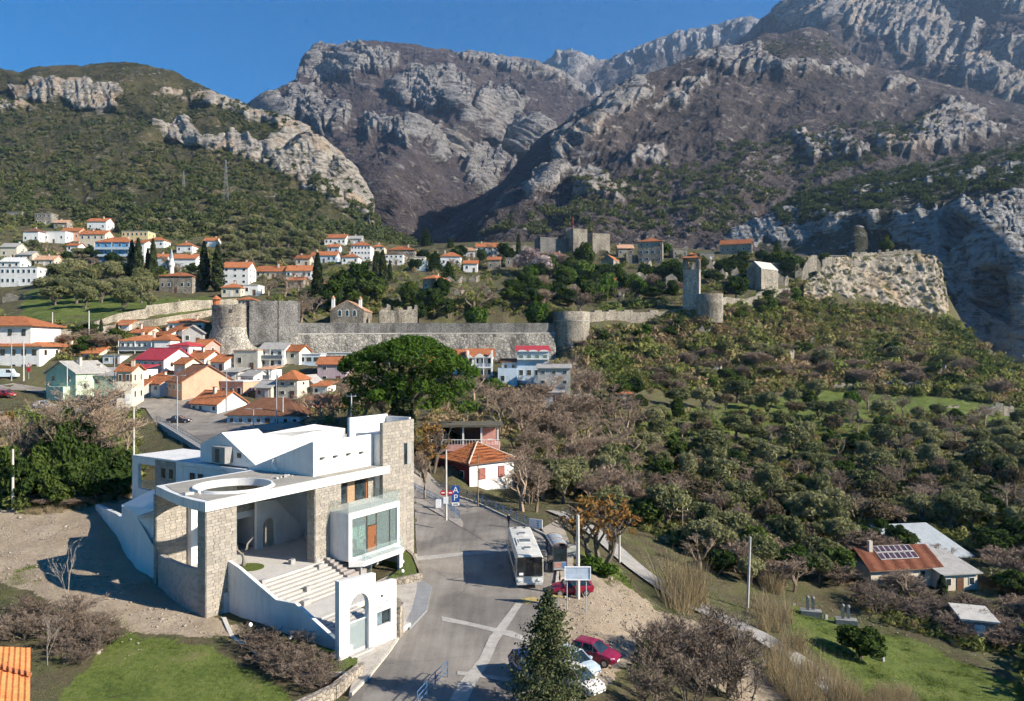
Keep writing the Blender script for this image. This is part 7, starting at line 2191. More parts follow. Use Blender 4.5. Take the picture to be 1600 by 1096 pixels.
TR = random.Random(99)
def tree(kind, P, h, w, label, group=None, v=None):
    pr = proto(kind); t, c, H, R = pr[TR.randrange(len(pr)) if v is None else v % len(pr)]
    o = empty(TN[kind][0], P, TR.random() * 6.28)
    sz = h / H; sx = (w / 2) / R if w else sz * TR.uniform(.9,1.15)
    o.scale = (sx, sx, sz)
    tag(o, label, TN[kind][1], group)
    if t is not None: link('trunk' if c is not None else 'branches', t, None, o)
    if c is not None: link('crown', c, None, o)
    return o
def tpx(kind, px, pyb, pyt, wpx, label, Y=None, group=None, v=None):
    """tree by pixel: base row, top row, width in pixels"""
    P = gpt(px, pyb, Y)
    k = P.y / F
    return tree(kind, (P.x, P.y, P.z - .1),(pyb - pyt) * k, wpx * k, label, group, v)
def spots(poly, n, dmin, seed, avoid=()):
    """scattered pixel spots in a polygon, no two nearer than dmin px (scaled by row)"""
    rs = random.Random(seed); out = []
    xs = [p[0] for p in poly]; ys = [p[1] for p in poly]
    tries = 0
    while len(out) < n and tries < n * 60:
        tries += 1
        p = (rs.uniform(min(xs), max(xs)), rs.uniform(min(ys), max(ys)))
        if not inpoly(np.array([p]), poly)[0]: continue
        if any(inpoly(np.array([p]), q)[0] for q in avoid): continue
        if any((p[0] - q[0]) ** 2 + ((p[1] - q[1]) * 2.0) ** 2 < dmin ** 2 for q in out): continue
        out.append(p)
    return sorted(out, key=lambda p: p[1])

ORD = 'first second third fourth fifth sixth seventh eighth ninth tenth eleventh twelfth thirteenth fourteenth fifteenth sixteenth seventeenth eighteenth nineteenth twentieth'.split()
def ordinals(pts, thing_, place, per=13):
    """labels that count the plants of a patch from the left, row by row from the back"""
    n_ = len(pts); nr = max(1, math.ceil(n_ / per)); out = [None] * n_
    idx = sorted(range(n_), key=lambda i: pts[i][1])
    for r in range(nr):
        row = sorted(idx[r * n_ // nr:(r + 1) * n_ // nr], key=lambda i: pts[i][0])
        for j, i in enumerate(row):
            rw = '' if nr == 1 else (', backmost row,' if r == 0 else ', frontmost row,' if r == nr - 1 else ', %s row from the back,' % ORD[r])
            out[i] = '%s %s from the left%s %s' % (ORD[j], thing_, rw, place)
    return out

def batch(name, templates, P, S, Rz, tint, mat, label=None, cat=None, kind='stuff', group=None, zs=None):
    """many small plants merged into ONE mesh (kind stuff)"""
    Vs, Fs, Ts, off = [], [], [], 0
    idx = np.random.default_rng(len(P)).integers(0, len(templates), len(P))
    for t, (tv, tf) in enumerate(templates):
        sel = np.nonzero(idx == t)[0]
        if len(sel) == 0: continue
        c, s = np.cos(Rz[sel]), np.sin(Rz[sel])
        x = tv[None, :, 0] * c[:, None] - tv[None, :, 1] * s[:, None]
        y = tv[None, :, 0] * s[:, None] + tv[None, :, 1] * c[:, None]
        z = np.broadcast_to(tv[None, :, 2], x.shape)
        sc_ = S[sel][:, None]
        zz_ = sc_ if zs is None else zs[sel][:, None]
        V = np.stack([x * sc_, y * sc_, z * zz_], -1) + P[sel][:, None, :]
        k = tv.shape[0]
        Fa = tf[None] + (np.arange(len(sel)) * k)[:, None, None] + off
        Vs.append(V.reshape(-1,3)); Fs.append(Fa.reshape(-1, tf.shape[1])); Ts.append(np.repeat(tint[sel], k)); off += len(sel) * k
    me = raw_mesh(name, np.concatenate(Vs), np.concatenate(Fs))
    set_attr(me, 'tint', np.concatenate(Ts))
    o = link(name, me, mat)
    tag(o, label, cat, group, kind)
    return o
def bush_t(seed, n=60, leaf=.2, flat=.8):
    v, f = clump_crown(seed, 1.45,1.7,.55,10, n // 8, leaf * 1.22,.75, flat, .15,.42,-.2)
    v = v * np.array([1.25,.8,1.0])
    return v.reshape(-1,4,3)[:, :3].reshape(-1,3), np.arange(len(f) * 3).reshape(-1,3)
def gspots(poly, n, seed, thin=None):
    """random ground points seen in a pixel polygon (array)"""
    rg = np.random.default_rng(seed)
    xs = [p[0] for p in poly]; ys = [p[1] for p in poly]
    q = np.c_[rg.uniform(min(xs), max(xs), n * 4), rg.uniform(min(ys), max(ys), n * 4)]
    q = q[inpoly(q, poly)][:n]
    return np.array([tuple(gpt(a, b_)) for a, b_ in q]).reshape(-1,3), q

# --- wood and scrub on the left hill (one mass, nobody could count it)
rg = np.random.default_rng(21)
ny_, nx_ = HAX.shape
k = 11000
ii = rg.integers(0, ny_, k); jj = rg.integers(0, nx_, k)
pxs, pys = HAX[ii, jj], HAY[ii, jj]
rockm = soft_mask(np.c_[pxs, pys], [[(25,140),(190,135),(190,185),(30,170)], [(240,195),(310,190),(420,222),(500,212),(560,270),(580,355),(490,300),(330,246),(245,230)]], 12,.035,6)
dens = fbm(np.c_[pxs * .02, pys * .03, pxs * 0], 4)
keep = ((rockm < .5) & (dens > -.10) & (pys > 104)) | ((rockm >= .5) & (rg.random(k) < .05))
keep &= (pys > np.interp(pxs, [0,330,450,575], [112,150,190,320]) + 6)
Pk = HA[ii, jj][keep]; pk = pys[keep]
Sz = rg.uniform(.7,1.3, len(Pk)) * np.interp(pk, [110,230,300,390], [1.8,1.9,2.2,2.6])
tt = np.clip(.56 + dens[keep] * .6 + rg.normal(0,.14, len(Pk)) - np.where(pk > 300,.08,0) + np.where(pk < 160,.22,0),0,1)
batch('hillside_wood', [bush_t(s, 49,.34) for s in (1,2,3)], Pk - np.array([0,0,.4]), Sz, rg.uniform(0,6.28, len(Pk)), tt, L_HILL, 'dark evergreen wood and scrub covering the left hillside', 'wood')
def sheet_scrub(name, Ps, PXs, PYs, poly, n_, size, tint0, seed, label, wob=14):
    rg_ = np.random.default_rng(seed)
    ii_ = rg_.integers(0, Ps.shape[0], n_ * 6); jj_ = rg_.integers(0, Ps.shape[1], n_ * 6)
    q_ = np.c_[PXs[ii_, jj_], PYs[ii_, jj_]]
    dn_ = fbm(np.c_[q_ * .025, q_[:, :1] * 0 + seed], 4)
    ok = (soft_mask(q_, poly, wob, .03, seed) > .5) & (dn_ > -.12)
    sel = np.nonzero(ok)[0][:n_]
    P_ = Ps[ii_[sel], jj_[sel]]
    batch(name, [bush_t(seed + k_, 40,.34) for k_ in (1,2)], P_ - np.array([0,0,.4]), rg_.uniform(.6,1.4, len(P_)) * size, rg_.uniform(0,6.28, len(P_)), np.clip(tint0 + dn_[sel] * .4 + rg_.normal(0,.14, len(P_)),0,1), L_HILL, label, 'scrub')
sheet_scrub('ravine_scrub', HE, HEX, HEY, [[(1200,330),(1330,282),(1620,228),(1620,300),(1480,320),(1340,345),(1230,365)]], 1300,2.4,.3,91, 'dark green scrub on the ridge right of the old town')
sheet_scrub('mountain_scrub', HD, HDX, HDY, [[(900,330),(1100,250),(1350,200),(1500,200),(1400,260),(1250,320),(1150,380),(900,385),(760,385)], [(1180,80),(1300,60),(1340,90),(1200,120)]], 2200,2.9,.62,92, 'brown and dark scrub on the lower right mountain slope')
# --- scrub on the old town slope
SL = [(905,520),(1000,515),(1066,490),(1150,480),(1200,462),(1260,470),(1300,480),(1400,486),(1480,505),(1560,555),(1610,590),(1610,640),(1460,620),(1300,615),(1100,620),(950,610),(900,560)]
Pk, q = gspots(SL, 3600,31)
dn = fbm(np.c_[q * .018, q[:, :1] * 0], 4)
Sz = rg.uniform(.7,1.6, len(Pk)) * (1 + 1.2 * rg.random(len(Pk)) ** 4)
batch('slope_scrub', [bush_t(s, 63,.26) for s in (4,5,6,7)], Pk - np.array([0,0,.25]), Sz, rg.uniform(0,6.28, len(Pk)), np.clip(.45 + dn * 1.0 + rg.normal(0,.2, len(Pk)),0,1), L_SCRUB, 'green and brown scrub covering the slope below the old town', 'scrub')
Pc_ = Pq.reshape(-1,3)[np.random.default_rng(5).integers(0, N1 * N2,260)]
_gt = gspots([(1240,480),(1300,478),(1400,482),(1486,500),(1500,520),(1400,500),(1260,490)], 160,38)[0]
_gt2 = gspots([(1225,445),(1262,430),(1290,414),(1350,402),(1440,402),(1300,425),(1240,452)], 130,39)[0]
Pk = np.concatenate([Pc_, _gt, _gt2])
batch('cliff_scrub', [bush_t(s, 56,.26) for s in (14,15)], Pk - np.array([0,.3,.2]), np.concatenate([rg.uniform(.3,.8, len(Pc_)), rg.uniform(.8,1.9, len(_gt)), rg.uniform(.6,1.5, len(_gt2))]), rg.uniform(0,6.28, len(Pk)), np.clip(rg.normal(.42,.2, len(Pk)),0,1), L_SCRUB, 'scrub clinging to the cliff and its foot', 'scrub')
# --- low undergrowth in the grove, valley and between the houses
Pk1, q1 = gspots([(880,640),(1600,650),(1610,860),(1500,860),(1330,840),(1200,890),(1060,860),(900,790),(820,720)], 1500,32)
Pk2, q2 = gspots([(540,575),(700,570),(930,560),(960,640),(860,720),(780,690),(560,690),(480,650)], 500,33)
Pk3, q3 = gspots([(0,420),(240,440),(420,440),(430,500),(700,498),(860,498),(1060,478),(1200,445),(1330,410),(1000,392),(700,395),(560,372),(420,365),(200,345),(0,335)], 1900,34)
Pk4, q4 = gspots([(0,650),(210,650),(215,760),(160,790),(30,800),(0,790)], 420,35)
Pk5, q5 = gspots([(60,500),(200,520),(215,545),(140,575),(90,570)], 140,36)
Pk6, q6 = gspots([(1330,900),(1480,940),(1600,980),(1600,1040),(1450,1000),(1340,960)], 240,37)
Pk7, q7 = gspots([(1600,660),(1845,690),(1845,1105),(1625,1105)], 420,76)
Pk8, q8 = gspots([(-245,380),(0,380),(0,560),(-60,800),(-245,800)], 420,77)
Pk = np.concatenate([Pk1, Pk2, Pk3, Pk4, Pk5, Pk6, Pk7, Pk8])
base = np.concatenate([np.full(len(Pk1),.38), np.full(len(Pk2),.6), np.full(len(Pk3),.36), np.full(len(Pk4),.22), np.full(len(Pk5),.5), np.full(len(Pk6),.6), np.full(len(Pk7),.36), np.full(len(Pk8),.36)])
sz = np.concatenate([np.full(len(Pk1),1.0), np.full(len(Pk2),1.0), np.full(len(Pk3),1.35), np.full(len(Pk4),1.1), np.full(len(Pk5),1.0), np.full(len(Pk6),.7), np.full(len(Pk7),1.7), np.full(len(Pk8),1.6)])
dn = fbm(np.c_[Pk[:, :2] * .05, Pk[:, :1] * 0], 3)
inroad = np.zeros(len(Pk), bool)
batch('undergrowth', [bush_t(s, 56,.25) for s in (8,9,10)], Pk - np.array([0,0,.25]), rg.uniform(.5,1.4, len(Pk)) * sz, rg.uniform(0,6.28, len(Pk)), np.clip(base + dn * .7 + rg.normal(0,.2, len(Pk)),0,1), L_SCRUB, 'low mixed undergrowth between the trees and houses', 'undergrowth')

# --- olive grove on the right
SHED = [[(1330,835),(1560,835),(1560,1000),(1330,935)], [(990,835),(1050,835),(1050,880),(990,880)]]
og = 'grey-green olive trees of the grove on the right slope'
OL = spots([(900,800),(1000,705),(1040,640),(1180,618),(1320,625),(1460,650),(1600,670),(1640,760),(1620,850),(1480,835),(1330,830),(1230,880),(1130,865),(1060,835)], 190,27,41, SHED)
_k = [TR.choices(('olive', 'bare', 'dark', 'russet'),(.52,.22,.12,.14))[0] for _ in OL]
for kd, th, gp_ in (('olive', 'olive tree', og),('bare', 'leafless tree', 'leafless trees in the olive grove'),('dark', 'dark evergreen', 'dark evergreens in the olive grove'),('russet', 'dull brown-green tree', 'brown-green trees in the olive grove')):
    _s = [p for p, q_ in zip(OL, _k) if q_ == kd]
    for (px, py), lb_ in zip(_s, ordinals(_s, th, 'right-hand grove')):
        kk = gpt(px, py)
        h_, w_ = {'olive': (TR.uniform(3.4,7.4), TR.uniform(4.0,8.2)), 'bare': (TR.uniform(4.5,7), TR.uniform(4.5,7)), 'dark': (TR.uniform(3.0,6.5), TR.uniform(3.5,6)), 'russet': (TR.uniform(3.2,6.5), TR.uniform(3.8,7.2))}[kd]
        tree(kd, (kk.x, kk.y, kk.z - .15), h_, w_, lb_, gp_)
_s = spots([(1075,850),(1240,868),(1335,838),(1340,905),(1290,938),(1190,918),(1100,905)], 22,24,60)
for (px, py), lb_ in zip(_s, ordinals(_s, 'tree', 'between reeds and grove')): tpx(TR.choice(('olive', 'bush', 'dark', 'olive', 'bare')), px, py, py - TR.uniform(34,62), TR.uniform(46,74), lb_, None, 'trees between the reeds and the grove')
_s = spots([(1535,850),(1600,840),(1640,900),(1620,1010),(1570,980),(1545,900)], 12,24,66) + spots([(1345,850),(1420,842),(1410,866),(1345,880)], 5,22,67)
for (px, py), lb_ in zip(_s, ordinals(_s, 'dark tree', 'around the valley house', 17)): tpx(TR.choice(('dark', 'olive', 'bush')), px, py, py - TR.uniform(30,52), TR.uniform(40,62), lb_, None, 'trees around the valley house')
# --- bare brown trees between the pine, the red house and the grove
_s = spots([(760,790),(770,690),(800,640),(870,630),(960,640),(1000,690),(960,760),(1010,830),(930,800),(850,790)], 62,20,42, [[(735,680),(815,690),(815,800),(735,795)], [(800,560),(900,560),(900,622),(800,622)]])
for (px, py), lb_ in zip(_s, ordinals(_s, 'brown tree', 'thicket behind the red house')):
    tpx(TR.choice(('bare', 'bare', 'bush', 'olive' if py > 720 and px > 860 else 'bare')), px, py, py - TR.uniform(45,68), TR.uniform(45,64), lb_, None, 'trees of the thicket behind the red house')
for i, (px, py, pt, w) in enumerate(((880,620,560,60),(905,610,548,56),(740,500,448,68),(905,495,455,58),(968,480,447,40),(470,505,455,60),(490,500,465,40),(850,590,560,30))):
    tpx('bare', px, py, pt, w, ('large leafless tree beside the greyish house', 'leafless tree against the shaded corner bastion', 'round leafless tree right of the church ruin', 'low leafless tree above the corner bastion', 'pale leafless tree on the green patch of the old town', 'mauve leafless tree left of the church', 'small leafless tree close to the church', 'small leafless tree in front of the greyish house')[i])
# --- old town evergreens
_s = spots([(790,480),(800,440),(880,425),(980,445),(1060,430),(1060,470),(960,470),(880,490)], 56,12,43)
for (px, py), lb_ in zip(_s, ordinals(_s, 'tree', 'among the old town ruins')):
    tpx(TR.choices(('dark', 'green', 'bush'),(.62,.22,.16))[0], px, py, py - TR.uniform(20,38), TR.uniform(22,38), lb_, None, 'trees among the old town ruins')
_s = spots([(1090,445),(1160,445),(1240,432),(1320,416),(1240,408),(1100,412)], 24,14,44)
for (px, py), lb_ in zip(_s, ordinals(_s, 'dark evergreen', 'near the old town skyline')):
    tpx('dark', px, py, py - TR.uniform(14,24), TR.uniform(16,26), lb_, None, 'evergreens on the old town skyline')
for i, (px, py, pt, w) in enumerate(((913,425,380,36),(640,490,440,34),(660,490,452,30),(678,500,455,34),(690,470,432,30),(655,505,470,26),(700,500,470,26),(1215,425,392,30),(1235,432,398,34),(1384,392,356,22),(1150,470,430,40),(1195,470,452,30))):
    tpx('dark', px, py, pt, w, ('big round dark evergreen below the fortress', 'left clipped round evergreen beside the ruin', 'second clipped evergreen from the ruin', 'tall clipped evergreen behind the ruin wall', 'clipped evergreen under the hip-roofed stone house', 'low round evergreen touching the ruin', 'right-hand low evergreen near the leafless round tree', 'spiky evergreen left of the roofless ruin', 'broad evergreen beside the roofless ruin', 'lone dark evergreen on the cliff parapet', 'dense evergreen left of the pale chapel', 'ivy mound under the pale chapel')[i])
for i, (px, py, pt, w) in enumerate(((745,520,480,40),(840,520,470,40),(1330,640,610,30),(925,895,868,40),(950,905,880,36),(1040,400,378,22))):
    tpx('green', px, py, pt, w, ('light green shrub on top of the rampart', 'light green shrub near the arch ruin', 'bright shrub below the terrace wall', 'bright green bush on the bank beside the billboard', 'bright green bush lower on the bank beside the billboard', 'ivy covering the right side of the palace')[i])
for i, (px, py, pt, w) in enumerate(((828,432,388,40),(862,425,392,36),(848,435,400,40),(770,420,398,22),(812,425,398,26))):
    tpx('blossom', px, py, pt, w, ('tall almond tree in pale pink blossom', 'almond tree in blossom before the orange hip roof', 'lower almond tree in blossom between the two tall ones', 'small almond tree in blossom by the dark stone house', 'almond tree in blossom beside the ruin cottage')[i], None, 'almond trees in blossom')
_s = spots([(1086,500),(1130,492),(1180,480),(1240,462),(1250,480),(1180,500),(1090,515)], 20,13,57) + spots([(905,530),(1000,520),(1060,505),(1060,525),(960,545),(905,550)], 18,14,58)
for (px, py), lb_ in zip(_s, ordinals(_s, 'shrub', 'by the town walls')): tpx(TR.choice(('dark', 'green', 'bush', 'olive')), px, py, py - TR.uniform(12,22), TR.uniform(18,30), lb_, None, 'shrubs at the foot of the town walls')
_s = spots([(960,600),(1100,560),(1250,540),(1450,560),(1580,600),(1560,630),(1300,600),(1000,625)], 44,24,59)
for (px, py), lb_ in zip(_s, ordinals(_s, 'tall shrub', 'scrub slope')): tpx(TR.choice(('dark', 'bush', 'bush', 'olive')), px, py, py - TR.uniform(18,32), TR.uniform(26,44), lb_, None, 'tall shrubs of the scrub slope')
# --- cypresses and conifers
for i, (px, pb, pt, w, Y) in enumerate(((206,452,378,16,280),(216,452,372,17,279),(239,450,370,15,280),(231,452,388,11,281),(319,452,372,18,282),(340,455,380,20,280),(496,470,400,18,262),(598,470,402,16,268),(586,440,395,9,300),(432,500,466,6,216),(810,398,355,9,372),(424,490,474,5,220),(609,440,405,8,300),(158,520,498,6,200),(183,528,505,6,200))):
    P = at(px, pb, Y); k_ = Y / F
    tree('cypress', (P.x, P.y, float(ground(P.x, P.y)) - .2 if Y > 225 else P.z),(pb - pt) * k_, w * k_, ('leftmost tall cypress of the four left of the minaret', 'second tall cypress left of the minaret', 'slim tall cypress nearest the minaret', 'short cypress in the group left of the minaret', 'left one of the twin cypresses right of the minaret', 'right one of the twin cypresses right of the minaret', 'tall dark cypress left of the umbrella pines', 'tall cypress right of the umbrella pines', 'slim cypress behind the umbrella pines', 'thin cypress on the curtain wall', 'slim cypress standing alone on the skyline', 'very thin small cypress left of the curtain wall', 'slim cypress right of the brown veranda house', 'tiny cypress at the lower stone wall', 'tiny cypress beside the guesthouse')[i], 'cypresses of the town')
for i, (px, py, pt, w) in enumerate(((680,425,392,26),(665,385,355,22),(704,388,372,14),(1214,395,370,14),(700,440,408,26),(560,460,408,44),(535,475,420,50),(580,478,425,46),(520,490,440,40),(556,495,455,40))):
    tpx('conifer' if i < 5 else 'dark', px, py, pt, w, ('dark conifer left of the bright orange hip roof', 'pointed conifer at the valley mouth', 'small conifer right of the valley mouth', 'pointed conifer on the skyline beside the long church', 'conifer under the bright orange hip roof', 'top umbrella pine of the dark group', 'left umbrella pine of the dark group', 'right umbrella pine of the dark group', 'lowest left pine of the dark group', 'lowest right pine of the dark group')[i])
# --- trees of the left slope
og2 = 'olive trees on the left slope'
_s = spots([(60,480),(100,432),(200,435),(250,470),(240,490),(150,490)], 24,19,45)
for (px, py), lb_ in zip(_s, ordinals(_s, 'olive', 'on the green terraces')): tpx('olive', px, py, py - TR.uniform(26,38), TR.uniform(32,46), lb_, None, og2)
_s = spots([(345,410),(360,380),(450,368),(500,385),(480,415),(400,418)], 30,14,46)
for (px, py), lb_ in zip(_s, ordinals(_s, 'olive', 'behind the three-storey house')): tpx('olive', px, py, py - TR.uniform(18,28), TR.uniform(20,30), lb_, None, 'olive trees behind the three-storey house')
_s = spots([(0,330),(200,335),(330,345),(420,350),(420,365),(330,375),(240,362),(120,342),(0,338)], 44,15,47)
for (px, py), lb_ in zip(_s, ordinals(_s, 'olive', 'above the left village')): tpx('olive', px, py, py - TR.uniform(16,25), TR.uniform(20,30), lb_, None, 'olive trees above the left village')
_s = spots([(590,405),(800,395),(800,410),(640,430),(590,430)], 18,15,48)
for (px, py), lb_ in zip(_s, ordinals(_s, 'small tree', 'near the valley mouth')): tpx(TR.choice(('bare', 'bare', 'dark')), px, py, py - TR.uniform(14,24), TR.uniform(16,26), lb_, None, 'small trees near the valley mouth')
_s = spots([(410,440),(480,440),(500,470),(420,468)], 9,15,49)
for (px, py), lb_ in zip(_s, ordinals(_s, 'leafless tree', 'below the long orange-roofed row')): tpx('bare', px, py, py - TR.uniform(18,28), TR.uniform(20,30), lb_, None, 'leafless trees below the orange-roofed row')
_s = spots([(0,400),(60,392),(140,400),(230,420),(330,428),(330,440),(180,430),(60,400)], 20,16,50)
for (px, py), lb_ in zip(_s, ordinals(_s, 'small tree', 'in the upper left village')): tpx(TR.choice(('olive', 'dark', 'bare')), px, py, py - TR.uniform(14,24), TR.uniform(16,28), lb_, None, 'small trees in the upper left village')
_s = spots([(70,530),(180,520),(190,545),(150,562),(90,560)], 14,15,51)
for (px, py), lb_ in zip(_s, ordinals(_s, 'shrub', 'left of the guesthouse')): tpx(TR.choice(('bush', 'dark', 'bare')), px, py, py - TR.uniform(18,28), TR.uniform(24,34), lb_, None, 'shrubs left of the guesthouse')
# --- left thicket in front of the roads: ivy-clad trees, bare trees
for i, (px, py, pt, w) in enumerate(((100,780,640,60),(135,775,655,62),(70,785,690,56),(165,775,690,60),(192,765,700,50),(40,790,715,56),(120,790,715,64),(15,790,700,50),(150,790,725,60),(85,795,735,50),(185,785,730,46))):
    tpx('dark', px, py, pt, w, ('tall ivy-clad tree in the left thicket', 'ivy-clad tree under the big bare crown', 'ivy-clad tree left in the thicket', 'dense evergreen at the right of the thicket', 'dense evergreen touching the museum wing', 'low evergreen near the white pole', 'low evergreen in the middle of the thicket front', 'evergreen at the left picture edge', 'low evergreen right in the thicket front', 'low evergreen left of the thicket front', 'low evergreen at the thicket end near the museum')[i])
for i, (px, py, pt, w) in enumerate(((130,770,578,150),(170,770,610,90),(95,775,610,90),(200,720,625,50),(30,780,640,70))):
    tpx('bigbare' if w > 80 else 'bare', px, py, pt, w, ('broad leafless crown rising over the left thicket', 'leafless tree right in the left thicket', 'leafless tree left in the left thicket', 'thin leafless tree beside the parking-lot railing', 'leafless tree at the left end of the thicket')[i])
for i, (px, py, pt, w) in enumerate(((55,770,655,46),(20,770,690,40),(75,780,720,40),(10,700,640,40))):
    tpx('orange', px, py, pt, w, ('brown-leaved tree left of the ivy-clad trees', 'brown-leaved shrub near the white pole', 'low brown-leaved shrub before the thicket', 'brown-leaved tree beside the red car')[i])
_s = [(50,790),(75,792),(120,792),(160,786),(190,778),(100,797)]
for (px, py), lb_ in zip(_s, ordinals(_s, 'pale dry brush', 'at the foot of the left thicket')):
    tpx('bush', px, py, py - 20,44, lb_, None, 'dry brush below the thicket')
# --- orange-leaved trees, trees by the red house and the lane
tpx('orange', 938,882,770,140, 'large tree with dry orange leaves beside the lane')
tpx('orange', 675,738,655,62, 'tree with dry orange leaves behind the stone tower')
tpx('orange', 665,748,690,50, 'low tree with dry orange leaves at the foot of the tower')
tpx('dark', 690,720,665,60, 'dark olive tree between the cafe and the stone tower')
tpx('bare', 664,782,700,40, 'small leafless tree on the traffic island')
tpx('bare', 816,798,700,80, 'leafless tree right of the red-and-white house')
tpx('bare', 838,800,725,70, 'second leafless tree right of the red-and-white house')
tpx('green', 770,615,590,34, 'yellowish shrub under the ornate white house')
_s = [(520,660),(545,665),(570,668),(600,672),(500,655),(480,650),(620,676),(530,648),(560,640),(700,640),(760,640),(740,625),(780,660)]
for (px, py), lb_ in zip(_s, ordinals(_s, 'leafless tree', 'around the stone pine')):
    tpx('bare', px, py, py - TR.uniform(40,62), TR.uniform(36,56), lb_, None, 'leafless trees around the stone pine')
# --- shrubs in the foreground
_s = spots([(1000,1020),(1060,990),(1130,1010),(1190,1050),(1180,1110),(990,1110),(1000,1070)], 10,38,52)
for (px, py), lb_ in zip(_s, ordinals(_s, 'leafless shrub', 'right of the parked cars')): tpx('bramble', px, py, py - TR.uniform(55,85), TR.uniform(70,110), lb_, None, 'leafless shrubs on the right bank')
_s = spots([(20,1010),(60,965),(150,955),(185,985),(180,1030),(110,1050),(50,1050)], 11,30,53)
for (px, py), lb_ in zip(_s, ordinals(_s, 'dark bramble', 'beside the lower lawn')): tpx('bramble', px, py, py - TR.uniform(30,50), TR.uniform(60,90), lb_, None, 'brambles left of the lawn')
_s = spots([(395,1015),(440,1020),(520,1060),(500,1085),(440,1060)], 11,22,54)
for (px, py), lb_ in zip(_s, ordinals(_s, 'low bramble', 'before the lawn strip')): tpx('bramble', px, py, py - TR.uniform(30,45), TR.uniform(60,85), lb_, None, 'bramble hedge by the gate')
_s = spots([(1350,950),(1420,920),(1500,960),(1590,1000),(1590,1030),(1450,990)], 16,26,55)
for (px, py), lb_ in zip(_s, ordinals(_s, 'leafless shrub', 'around the valley house')): tpx(TR.choice(('bush', 'bramble')), px, py, py - TR.uniform(26,40), TR.uniform(50,75), lb_, None, 'leafless shrubs around the valley house')
_s = spots([(920,640),(1000,610),(1000,650),(940,665)], 8,18,56)
for (px, py), lb_ in zip(_s, ordinals(_s, 'evergreen', 'around the small tower house')): tpx('dark', px, py, py - TR.uniform(24,36), TR.uniform(26,36), lb_, None, 'evergreens around the tower house')
for i_, (x_, y_, h_) in enumerate(((1030,1040,70),(1150,1060,110),(1110,1010,60),(1185,1085,90))): tpx('sapling', x_, y_, y_ - h_, 50,('thin bare sapling nearest the red hatchback', 'tall bare sapling in the right bank shrubs', 'short bare sapling above the right bank shrubs', 'bare sapling at the lane edge beside the reeds')[i_])
tpx('dark', 1345,1030,978,78, 'round grey-green shrub in the cemetery meadow')
tpx('cypress', 1472,938,898,18, 'small ivy-clad stump in front of the valley house')
tpx('bare', 1418,940,890,60, 'leafless tree in front of the valley house')
tpx('bare', 1470,890,850,50, 'leafless tree beside the pale barn roof')
tpx('sapling', 110,975,842,70, 'thin leafless sapling in front of the gravel yard', v=1)
tpx('sapling', 75,1045,965,40, 'thin pale sapling above the orange tiled roof', v=2)
# --- the big stone pine
rg = np.random.default_rng(77)
pine = empty('stone_pine', (at(640,690,125).x, 125,7.0)); tag(pine, 'huge stone pine with broad bright green umbrella crown', 'tree')
k_ = 125 / F
Vp, Fp, off = [], [], 0
for i in range(340):
    a = rg.uniform(0,6.283); rr_ = math.sqrt(rg.uniform(0,1))
    edge = 1 - rr_ ** 2.4
    X = math.cos(a) * rr_ * 11.4; Yy = math.sin(a) * rr_ * 10
    zt = 11.6 + 3.7 * edge ** .6 + 1.6 * math.exp(-((X - 1.5) / 5) ** 2) - .12 * max(0, X) - .0 * X
    zlow = 4.0 + 3.2 * edge
    layer = rg.uniform(0,1)
    z = zt - (0 if layer < .62 else rg.uniform(.3,1) * (zt - zlow - 1.0))
    r = rg.uniform(.9,1.6)
    per = 90
    p = rg.normal(size=(per, 3)); p /= np.linalg.norm(p, axis=1)[:, None]
    nn = p.copy(); p *= (rg.uniform(.4,1,(per, 1)) ** .5) * r * np.array([1,1,.75])
    v, f = cards(rg, np.array([X, Yy, z]) + p, .32 * rg.uniform(.6,1.3, per), nn * .6 + np.array([0,0,.5]),.4)
    Vp.append(v); Fp.append(f + off); off += len(v)
pm = raw_mesh('crown', np.concatenate(Vp), np.concatenate(Fp)); link('crown', pm, L_PINE, pine)
mb = MB(); mb.tube([(0,0,-2),(.3,0,3),(0,.2,6)], [.7,.6,.5], 8)
for i in range(9):
    a = i * .7; mb.tube([(0,.2,5.5),(math.cos(a) * 4, math.sin(a) * 4,9),(math.cos(a) * 8.5, math.sin(a) * 7.5,11)], [.35,.22,.08], 5, False)
mb.build('trunk', BARK, pine)
tpx('cypress', 628,700,572,40, 'dull green cypress standing against the stone pine', 113)
# --- young cypress in the foreground
fc = empty('foreground_cypress', (at(857,900,45).x, 45,-.4)); tag(fc, 'dark young cypress with layered branches in the bottom foreground', 'tree')
Vp, Fp, off = [], [], 0
Hf = 7.9
for i in range(260):
    t = rg.uniform(0,1) ** 1.15
    z0 = .3 + t * (Hf - .5); a = rg.uniform(0,6.283)
    L = (3.0 * (1 - t) ** .85 + .12) * rg.uniform(.55,1.1)
    per = int(26 + 60 * (1 - t))
    s = rg.uniform(.15,1, per)
    X = np.cos(a) * L * s; Yy = np.sin(a) * L * s
    Z = z0 + s * L * .28 + rg.normal(0,.05, per)
    sp = .22 * (1.1 - s * .5) * (.5 + L * .35)
    C = np.stack([X, Yy, Z], -1) + rg.normal(size=(per, 3)) * sp[:, None]
    v, f = cards(rg, C, .085 * rg.uniform(.6,1.6, per), None, .55)
    Vp.append(v); Fp.append(f + off); off += len(v)
link('crown', raw_mesh('crown', np.concatenate(Vp), np.concatenate(Fp)), L_FORE, fc)
mb = MB(); mb.tube([(0,0,-.5),(.05,0,4),(0,0, Hf - .2)], [.16,.1,.02], 7); mb.build('trunk', BARK, fc)
